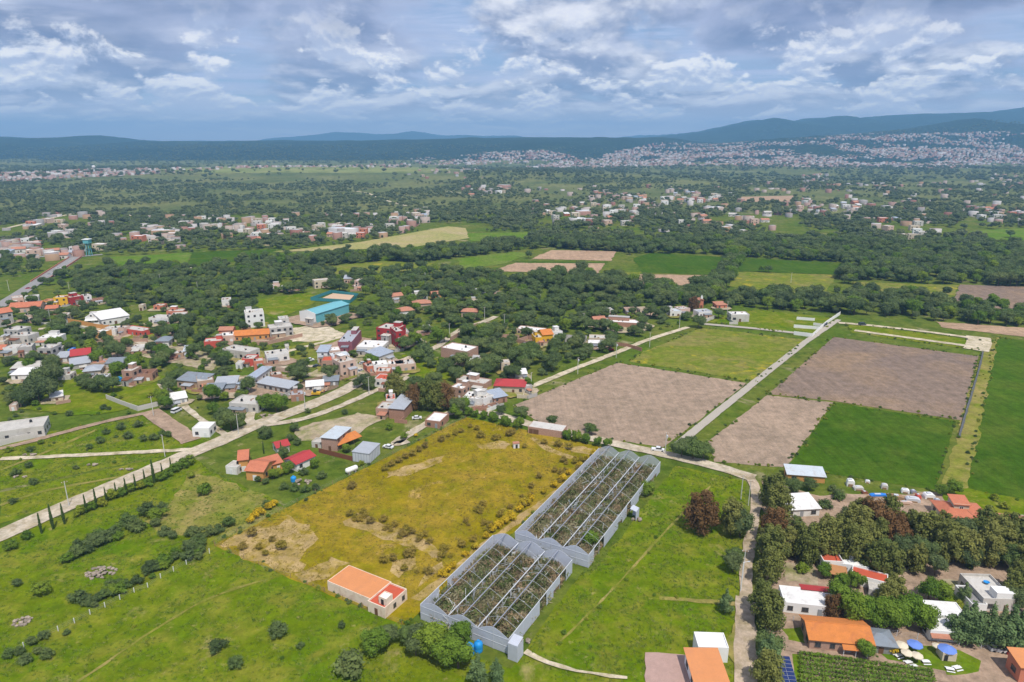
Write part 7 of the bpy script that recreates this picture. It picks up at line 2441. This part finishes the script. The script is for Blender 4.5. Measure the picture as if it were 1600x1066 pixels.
# shrubs on waste land and in the village
area([(0, 640), (230, 640), (330, 690), (280, 705), (0, 770)], 70, ['shrub', 'shrub_bright'], .8, 2.2, 30)
area([(0, 520), (420, 520), (620, 560), (480, 640), (380, 660), (200, 650), (0, 650)], 60, ['shrub', 'shrub_bright', 'shrub_lime'], 1, 3, 31)
area([(1096, 502), (1300, 495), (1180, 597), (985, 563)], 40, ['shrub_bright', 'shrub'], .8, 1.6, 32)
area([(-60, 1080), (0, 860), (330, 860), (620, 980), (640, 1090)], 26, ['shrub_bright', 'shrub_lime', 'shrub_bright'], .4, 1.0, 33)
area([(640, 475), (1090, 490), (990, 560), (740, 640), (600, 600)], 40, ['shrub', 'shrub_bright'], 1, 3, 34)
area([(1056, 735), (1160, 760), (1150, 1000), (930, 960), (905, 905)], 26, ['shrub_bright'], .4, .9, 35)
s0_ = PC('G', 280, 470)
TREES = [t_ for t_ in TREES if not (abs(t_[1] - s0_.x) < 7.5 and -13 < t_[2] - s0_.y < 7)]
# weeds along field and road edges
gw = np.random.default_rng(77)
for poly in SHEETS[:9]:
    for i in range(len(poly)):
        a_, b_ = Vector(poly[i]), Vector(poly[(i + 1) % len(poly)])
        if abs(pix(a_.x, a_.y)[0] - 800) > 1100:
            continue
        for k in range(int((b_ - a_).length / 2.2)):
            if gw.random() < .55:
                p_ = a_.lerp(b_, gw.random()) + Vector(gw.normal(size=2) * .8)
                SHRUBS.append((['shrub_bright', 'shrub', 'shrub_lime'][int(gw.integers(3))], p_.x, p_.y, float(gw.uniform(.25, .6))))
for c_, w_ in ROADS:
    for p_ in c_[::2]:
        if p_[1] < 420 and gw.random() < .5:
            q_ = p_ + gw.normal(size=2) * .5 + (w_ + .8) * np.array([math.cos(k_ := gw.random() * 6.28), math.sin(k_)])
            if min(((c_ - q_) ** 2).sum(1)) > (w_ + .3) ** 2:
                SHRUBS.append((['shrub_bright', 'shrub_bright', 'shrub_lime'][int(gw.integers(3))], float(q_[0]), float(q_[1]), float(gw.uniform(.2, .55))))
area([(1200, 770), (1290, 765), (1460, 790), (1600, 850), (1600, 900), (1225, 900)], 150, ['shrub', 'shrub_bright', 'shrub'], 1.2, 3.6, 50)
print('TREES', len(TREES), 'SHRUBS', len(SHRUBS))

NOUNCAT = lambda k: 'shrub' if k.startswith('shrub') else 'tree'


def collect(recs_, limit, nm, group):
    rec2 = []
    for (k, x, y, s) in recs_:
        H = KIND[k][0][3] * s
        px, py = pix(x, y)
        vis = -30 < px < 1630 and 250 < py < 1110
        rec2.append((H / math.hypot(math.hypot(x, y), CAMH) if vis and not k.startswith('far') else 0, k, x, y, s))
    rec2.sort(key=lambda t: -t[0])
    top = [t for t in rec2[:limit] if t[0] > 0]
    rest = rec2[len(top):]
    lab = []
    g = random.Random(99)
    for ap, k, x, y, s in top:
        cm, tm, jm, H = g.choice(KIND[k])
        z = float(terr(x, y))
        o = thing(k + ('' if 'tree' in k or 'shrub' in k or k in ('cypress', 'conifer') else '_tree') if not k.startswith('shrub') else 'shrub', 'x', NOUNCAT(k), (x, y, z), g.uniform(0, 6.28), group)
        o.scale = (s * g.uniform(.9, 1.12), s * g.uniform(.9, 1.12), s)
        link('crown', cm, o)
        if tm:
            link('trunk', tm, o)
        lab.append((o, NOUN[k], x, y))
    return lab, rest


LMARK += [(P(157, 893).x, P(157, 893).y, 'the larger rubble heap'), (P(35, 970).x, P(35, 970).y, 'the smaller stone heap'), (P(806, 695).x, P(806, 695).y, 'the small white hut in the plot'),
          (P(1039, 710).x, P(1039, 710).y, 'the white pickup on the road'), (P(1245, 1000).x, P(1245, 1000).y, 'the small garden lawn'), (P(735, 1015).x, P(735, 1015).y, 'the blue water tanks'),
          (P(450, 700).x, P(450, 700).y, 'the red roofed white house'), (P(1157, 925).x, P(1157, 925).y, 'the tall white post by the lane'), (P(1450, 1040).x, P(1450, 1040).y, 'the parasol lawn'),
          (P(620, 840).x, P(620, 840).y, 'the earth bank in the plot'), (P(395, 850).x, P(395, 850).y, 'the bare corner of the plot'), (P(800, 812).x, P(800, 812).y, 'the gap between the greenhouses'),
          (P(300, 708).x, P(300, 708).y, 'the road end of the cypress row'), (P(60, 820).x, P(60, 820).y, 'the near end of the cypress row'), (P(170, 765).x, P(170, 765).y, 'the middle of the cypress row'),
          (P(1200, 560).x, P(1200, 560).y, 'the straight paved road'), (P(1060, 440).x, P(1060, 440).y, 'the tan field beyond the tree belt'), (P(1400, 500).x, P(1400, 500).y, 'the narrow grass lot'),
          (P(1550, 470).x, P(1550, 470).y, 'the grey ploughed field at the edge'), (P(870, 405).x, P(870, 405).y, 'the upper tan field'), (P(1060, 413).x, P(1060, 413).y, 'the vivid green field'),
          (P(240, 407).x, P(240, 407).y, 'the far bright green field')]
lab1, rest1 = collect(TREES, 300, 'tree', 'trees of the valley')
lab2, rest2 = collect(SHRUBS, 300, 'shrub', 'shrubs and bushes')
place_labels(lab1)
place_labels(lab2)


# ------------------------------------------------------------------ uncountable rest: one object each, instanced with geometry nodes
def scatter(name, label, cat, P3, rot, scl, idx, meshes):
    col = bpy.data.collections.new(name + '_sources')
    for i, me in enumerate(meshes):
        o = bpy.data.objects.new('%s_source_%03d' % (name, i), me)
        col.objects.link(o)
    me = bpy.data.meshes.new(name)
    me.vertices.add(len(P3))
    me.vertices.foreach_set('co', np.asarray(P3, np.float32).ravel())
    for nm_, ty, arr in (('rotz', 'FLOAT', rot), ('size', 'FLOAT', scl), ('pick', 'INT', idx)):
        a = me.attributes.new(nm_, ty, 'POINT')
        a.data.foreach_set('value', np.asarray(arr, np.int32 if ty == 'INT' else np.float32))
    ob = link(name, me)
    ng = bpy.data.node_groups.new(name + '_nodes', 'GeometryNodeTree')
    ng.interface.new_socket('Geometry', in_out='INPUT', socket_type='NodeSocketGeometry')
    ng.interface.new_socket('Geometry', in_out='OUTPUT', socket_type='NodeSocketGeometry')
    N, Lk = ng.nodes, ng.links
    gi, go = N.new('NodeGroupInput'), N.new('NodeGroupOutput')
    iop = N.new('GeometryNodeInstanceOnPoints')
    ci = N.new('GeometryNodeCollectionInfo')
    ci.inputs[0].default_value = col
    ci.inputs[1].default_value = True
    ci.inputs[2].default_value = True

    def attr(nm_, ty):
        n = N.new('GeometryNodeInputNamedAttribute')
        n.data_type = ty
        n.inputs[0].default_value = nm_
        return n.outputs[0]
    cx = N.new('ShaderNodeCombineXYZ')
    Lk.new(attr('rotz', 'FLOAT'), cx.inputs[2])
    iop.inputs['Pick Instance'].default_value = True
    Lk.new(gi.outputs[0], iop.inputs['Points'])
    Lk.new(ci.outputs[0], iop.inputs['Instance'])
    Lk.new(attr('pick', 'INT'), iop.inputs['Instance Index'])
    Lk.new(cx.outputs[0], iop.inputs['Rotation'])
    Lk.new(attr('size', 'FLOAT'), iop.inputs['Scale'])
    Lk.new(iop.outputs[0], go.inputs[0])
    md = ob.modifiers.new('scatter', 'NODES')
    md.node_group = ng
    tag(ob, label, cat, None, 'stuff')
    return ob


def scatter_plants(name, label, cat, recs_):
    meshes, base = [], {}
    for k in KIND:
        if any(t[1] == k for t in recs_):
            base[k] = len(meshes)
            meshes += [v_[2] for v_ in KIND[k]]
    g = np.random.default_rng(3)
    x = np.array([t[2] for t in recs_])
    y = np.array([t[3] for t in recs_])
    z = terr(x, y) - .15
    idx = [base[t[1]] + int(g.integers(len(KIND[t[1]]))) for t in recs_]
    s = np.array([t[4] for t in recs_]) * g.uniform(.9, 1.12, len(recs_))
    return scatter(name, label, cat, np.stack([x, y, z], 1), g.uniform(0, 6.28, len(recs_)), s, idx, meshes)


scatter_plants('woodland', 'dark green woods and scattered trees out to the hills', 'woods', rest1)
if rest2:
    scatter_plants('scrub', 'low scrub and weeds across fields and village lots', 'scrub', rest2)

# grass tufts on the near meadows
def tuft(seed, mat, h, n=9):
    g = random.Random(seed)
    m = MB()
    for i in range(n):
        a, d = g.uniform(0, 6.28), g.uniform(0, .35)
        x, y = d * math.cos(a), d * math.sin(a)
        w = g.uniform(.05, .12)
        b = g.uniform(0, 6.28)
        hh = h * g.uniform(.5, 1.1)
        lx, ly = g.uniform(-.25, .25), g.uniform(-.25, .25)
        m.add([(x - w * math.cos(b), y - w * math.sin(b), 0), (x + w * math.cos(b), y + w * math.sin(b), 0), (x + lx, y + ly, hh)], [(0, 1, 2)])
    return m.mesh('tuft', mat)


def scatter_poly(polys, n, seed, keep_free=True, holes=()):
    g = np.random.default_rng(seed)
    out = []
    for px, w in polys:
        pts = [P(*p) for p in px]
        X0, X1 = min(p.x for p in pts), max(p.x for p in pts)
        Y0, Y1 = min(p.y for p in pts), max(p.y for p in pts)
        x, y = g.uniform(X0, X1, int(n * w)), g.uniform(Y0, Y1, int(n * w))
        ok = inpoly(x, y, [(p.x, p.y) for p in pts])
        x, y = x[ok], y[ok]
        v = np.array([mnoise.fractal(Vector((a / 9, b / 9, seed)), .8, 2.0, 3) for a, b in zip(x, y)])
        ok = v > -.15 + g.normal(size=len(v)) * .25
        out.append(np.stack([x[ok], y[ok]], 1))
    q = np.concatenate(out)
    if keep_free:
        ok = np.ones(len(q), bool)
        for c, w in ROADS:
            for p in c[::1]:
                ok &= (q[:, 0] - p[0]) ** 2 + (q[:, 1] - p[1]) ** 2 > (w + .2) ** 2
        for hx, hy, hr in HOUSES:
            ok &= (q[:, 0] - hx) ** 2 + (q[:, 1] - hy) ** 2 > (hr * .8) ** 2
        q = q[ok]
    return q


MEAD = [([(-60, 1090), (-60, 850), (100, 805), (300, 715), (460, 800), (333, 852), (632, 978), (660, 1000), (800, 1045), (700, 1100)], 1.0),
        ([(905, 900), (1056, 728), (1165, 752), (1155, 1090), (800, 1090), (815, 1030)], .6), ([(0, 690), (235, 645), (330, 690), (280, 712), (0, 818)], .5)]
q = scatter_poly(MEAD, 26000, 5)
g = np.random.default_rng(8)
tm_ = [tuft(i, 'leaf_grass', .16 + .06 * (i % 3)) for i in range(5)]
scatter('grass', 'grass tufts over the green meadows', 'grass', np.column_stack([q, np.full(len(q), .03)]), g.uniform(0, 6.28, len(q)), g.uniform(.6, 1.5, len(q)), g.integers(0, 5, len(q)), tm_)
q = scatter_poly([(PLOT, 1.0)], 30000, 6)
tm_ = [tuft(i + 20, 'leaf_drygrass', .17 + .07 * (i % 3)) for i in range(5)]
scatter('dry_grass', 'dry ochre grass tufts over the plot', 'grass', np.column_stack([q, np.full(len(q), .03)]), g.uniform(0, 6.28, len(q)), g.uniform(.5, 1.4, len(q)), g.integers(0, 5, len(q)), tm_)

# dead plants inside the greenhouses
def tangle(seed, n=90):
    g_ = random.Random(seed)
    m = MB()
    for i in range(n):
        a, d = g_.uniform(0, 6.28), 1.1 * math.sqrt(g_.random())
        x, y, z = d * math.cos(a), d * math.sin(a), g_.uniform(.2, 2.1)
        L, b, e = g_.uniform(.5, 1.3), g_.uniform(0, 6.28), g_.uniform(-.6, 1.2)
        w = g_.uniform(.05, .16)
        dx, dy, dz = L * math.cos(b) * math.cos(e), L * math.sin(b) * math.cos(e), L * math.sin(e)
        m.add([(x - w, y, z), (x + w, y + w, z), (x + dx * .6, y + dy * .6 + w, z + dz * .6 + .1), (x + dx, y + dy, z + dz * .8)], [(0, 1, 2, 3)])
    return m.mesh('tangle', 'dead_plant')


pts = []
for (root_, o0, u_, Wd), L in ((GH1, 37.5), (GH2, 69.0)):
    n_ = Vector((-u_.y, u_.x, 0))
    for k in range(int(Wd * L * .9)):
        a, b = random.uniform(.9, Wd - .9), random.uniform(1, L - 1)
        pts.append(o0 + u_ * a + n_ * b)
scatter('dead_plants', 'tangled dead brown plants filling the greenhouses', 'plants', [(p.x, p.y, 0) for p in pts], g.uniform(0, 6.28, len(pts)), g.uniform(.6, 1.35, len(pts)), g.integers(0, 6, len(pts)), [tangle(i) for i in range(6)])
gl = []
for (root_, o0, u_, Wd), poly in ((GH1, None), (GH2, None)):
    L = 37.5 if root_ == GH1[0] else 69.0
    n_ = Vector((-u_.y, u_.x, 0))
    c_ = [o0 + u_ * .2 + n_ * .2, o0 + u_ * (Wd - .2) + n_ * .2, o0 + u_ * (Wd - .2) + n_ * (L - .2), o0 + u_ * .2 + n_ * (L - .2)]
    sheet('greenhouse_soil', None, 'brown_dirt', 0.0, world=c_, label='dark litter soil inside the %s greenhouse' % ('front' if root_ == GH1[0] else 'rear'))

# vine rows in the garden
vb = MB()
for i in range(7):
    a, b = PC('H', 322, 868 + i * 34), PC('H', 1320, 1003 + i * 34)
    L = (b - a).to_2d().length
    root_ = thing('vine_row', ['row of vines nearest the garden path', 'second vine row below the garden path', 'third vine row below the garden path', 'fourth vine row below the garden path',
                               'fifth vine row below the garden path', 'sixth vine row below the garden path', 'seventh vine row below the garden path'][i], 'vine row', (a.x, a.y, 0), math.atan2(b.y - a.y, b.x - a.x), 'vine rows')
    lob = [(x, random.uniform(-.1, .1), .75 + random.uniform(-.1, .1), .55, .5, random.uniform(.5, .7)) for x in np.arange(.4, L - .3, .8)]
    V_, Q_ = leaf_cloud(lob, int(L * 60), .17, 40 + i, shell=.7)
    link('foliage', mesh_np('foliage', V_, Q_, 'leaf_vine'), root_)
    for x in np.arange(.2, L, 5.0):
        link('vine_post', ubox('wood'), root_, (x, -.04, 0), 0, (.08, .08, 1.5))
# ------------------------------------------------------------------ far town: thousands of houses read as one mass
t = NT('town_paint')
at_ = t.n('ShaderNodeAttribute')
at_.attribute_name = 'paint'
t.fin(at_.outputs['Color'], .85, .1)
rg = np.random.default_rng(31)


def free_far(q_):
    ok = np.ones(len(q_), bool)
    for p in SHEETS:
        ok &= ~inpoly(q_[:, 0], q_[:, 1], p)
    return ok


def town_pts(px, n, seed, s=None, th=0.0):
    out = []
    g = np.random.default_rng(seed)
    pts = [P(*p) for p in px]
    poly = [(p.x, p.y) for p in pts]
    X0, X1 = min(p.x for p in pts), max(p.x for p in pts)
    Y0, Y1 = min(p.y for p in pts), max(p.y for p in pts)
    x, y = g.uniform(X0, X1, n * 8), g.uniform(Y0, Y1, n * 8)
    ok = inpoly(x, y, poly)
    x, y = x[ok], y[ok]
    if s:
        v = np.array([mnoise.fractal(Vector((a / s, b / s, seed)), .8, 2.0, 3) for a, b in zip(x, y)])
        ok = v > th + g.normal(size=len(v)) * .1
        x, y = x[ok], y[ok]
    return np.stack([x[:n], y[:n]], 1)


T = [town_pts([(900, 246), (1000, 238), (1200, 236), (1700, 232), (1900, 240), (1800, 262), (1300, 262), (960, 262), (820, 262)], 6000, 1, 300, -.25),
     town_pts([(640, 250), (720, 240), (860, 236), (900, 246), (820, 256), (660, 258)], 700, 2, 300, -.1),
     town_pts([(960, 238), (1150, 222), (1350, 210), (1600, 205), (1800, 205), (1800, 236), (1200, 240)], 2600, 3, 350, -.02),
     town_pts([(0, 272), (150, 266), (250, 265), (250, 272), (100, 280), (0, 286)], 520, 4),
     town_pts([(250, 266), (640, 256), (640, 262), (250, 272)], 160, 5),
     town_pts([(1250, 276), (1290, 272), (1300, 282), (1255, 286)], 30, 6)]
for i_, hp in enumerate(HPOLY[:18]):
    c_ = np.mean(np.array(hp), 0)
    T.append(town_pts([tuple(c_ + (np.array(p) - c_) * 1.35) for p in hp], 9 + (i_ % 4) * 5, 60 + i_))
T.append(town_pts([(820, 290), (1600, 285), (1600, 345), (1200, 365), (850, 365)], 170, 90))
T.append(town_pts([(0, 330), (330, 340), (650, 335), (650, 372), (200, 385), (0, 380)], 70, 91))
q = np.concatenate(T)
q = q[free_far(q)]
n = len(q)
z = terr(q[:, 0], q[:, 1])
dist = q[:, 1]
w = rg.uniform(6, 13, n)
d = rg.uniform(7, 13, n)
h = rg.choice([3.5, 4, 6.5, 7, 9], n)
big = rg.random(n) < .03
w[big] *= 3
d[big] *= 2
a = rg.choice([.25, -.4, .6], n) + rg.normal(size=n) * .06
ca, sa = np.cos(a), np.sin(a)
V = []
for sx, sy, sz in ((-.5, -.5, 0), (.5, -.5, 0), (.5, .5, 0), (-.5, .5, 0), (-.5, -.5, 1), (.5, -.5, 1), (.5, .5, 1), (-.5, .5, 1)):
    lx, ly = sx * w, sy * d
    V.append(np.stack([q[:, 0] + lx * ca - ly * sa, q[:, 1] + lx * sa + ly * ca, z - 3 + sz * (h + 3)], 1))
V = np.stack(V, 1).reshape(-1, 3)
f0 = np.array([(4, 5, 6, 7), (0, 1, 5, 4), (1, 2, 6, 5), (2, 3, 7, 6), (3, 0, 4, 7)])
Fq = (f0[None] + (np.arange(n) * 8)[:, None, None]).reshape(-1, 4)
me = mesh_np('town_houses', V, Fq, 'town_paint')
pal = np.array([(.60, .57, .54), (.50, .41, .35), (.46, .31, .26), (.40, .23, .18), (.36, .34, .32), (.62, .58, .55), (.50, .41, .35), (.34, .17, .13), (.44, .29, .18)])
roofs = np.array([(.48, .46, .44), (.36, .33, .31), (.66, .64, .62), (.36, .20, .15), (.42, .34, .30)])
wc = .8 * pal[rg.integers(0, len(pal), n)]
rc = .8 * roofs[rg.integers(0, len(roofs), n)]
rc[big] = (.66, .66, .66)
fc_ = np.repeat(wc[:, None], 5, 1)
fc_[:, 0] = rc
fc_ = fc_.reshape(-1, 3)
ca_ = me.color_attributes.new('paint', 'FLOAT_COLOR', 'CORNER')
ca_.data.foreach_set('color', np.repeat(np.column_stack([fc_, np.ones(len(fc_))]), 4, 0).astype(np.float32).ravel())
tag(link('town_houses', me), 'thousands of pale houses of the far town on the hill slopes', 'town', None, 'stuff')
# trees between the town houses and on the hill slopes
gx = []
for px, n_, s_ in (([(640, 262), (900, 236), (1350, 205), (1800, 200), (1900, 262)], 4200, 5), ([(-300, 262), (-300, 225), (600, 226), (900, 226), (900, 240), (640, 258)], 3600, 6), ([(1000, 225), (1180, 200), (1600, 185), (1900, 180), (1900, 215), (1400, 212)], 1600, 7)):
    gx.append(town_pts(px, n_, s_))
gx = np.concatenate(gx)
gz = terr(gx[:, 0], gx[:, 1]) - 1
gr = np.random.default_rng(5)
fm_ = [v_[2] for v_ in KIND['far_tree']]
scatter('hill_scrub', 'dark scrub trees on the far slopes and between the town houses', 'scrub', np.column_stack([gx, gz]), gr.uniform(0, 6.28, len(gx)), gr.uniform(.9, 1.9, len(gx)), gr.integers(0, len(fm_), len(gx)), fm_)

# ------------------------------------------------------------------ air
hz = NT('haze_air')
hz.t.nodes.remove(hz.b)
pv = hz.n('ShaderNodeVolumePrincipled')
pv.inputs['Color'].default_value = (0.30, 0.63, 1.0, 1)
pv.inputs['Density'].default_value = 0.00012
pv.inputs['Anisotropy'].default_value = 0.0
hz.t.links.new(pv.outputs[0], hz.out.inputs['Volume'])
hb = MB().box(-18500, -900, -40, 18500, 19000, 610).build('haze', 'haze_air')
tag(hb, 'thin bluish air haze over the whole valley', 'haze', None, 'stuff')
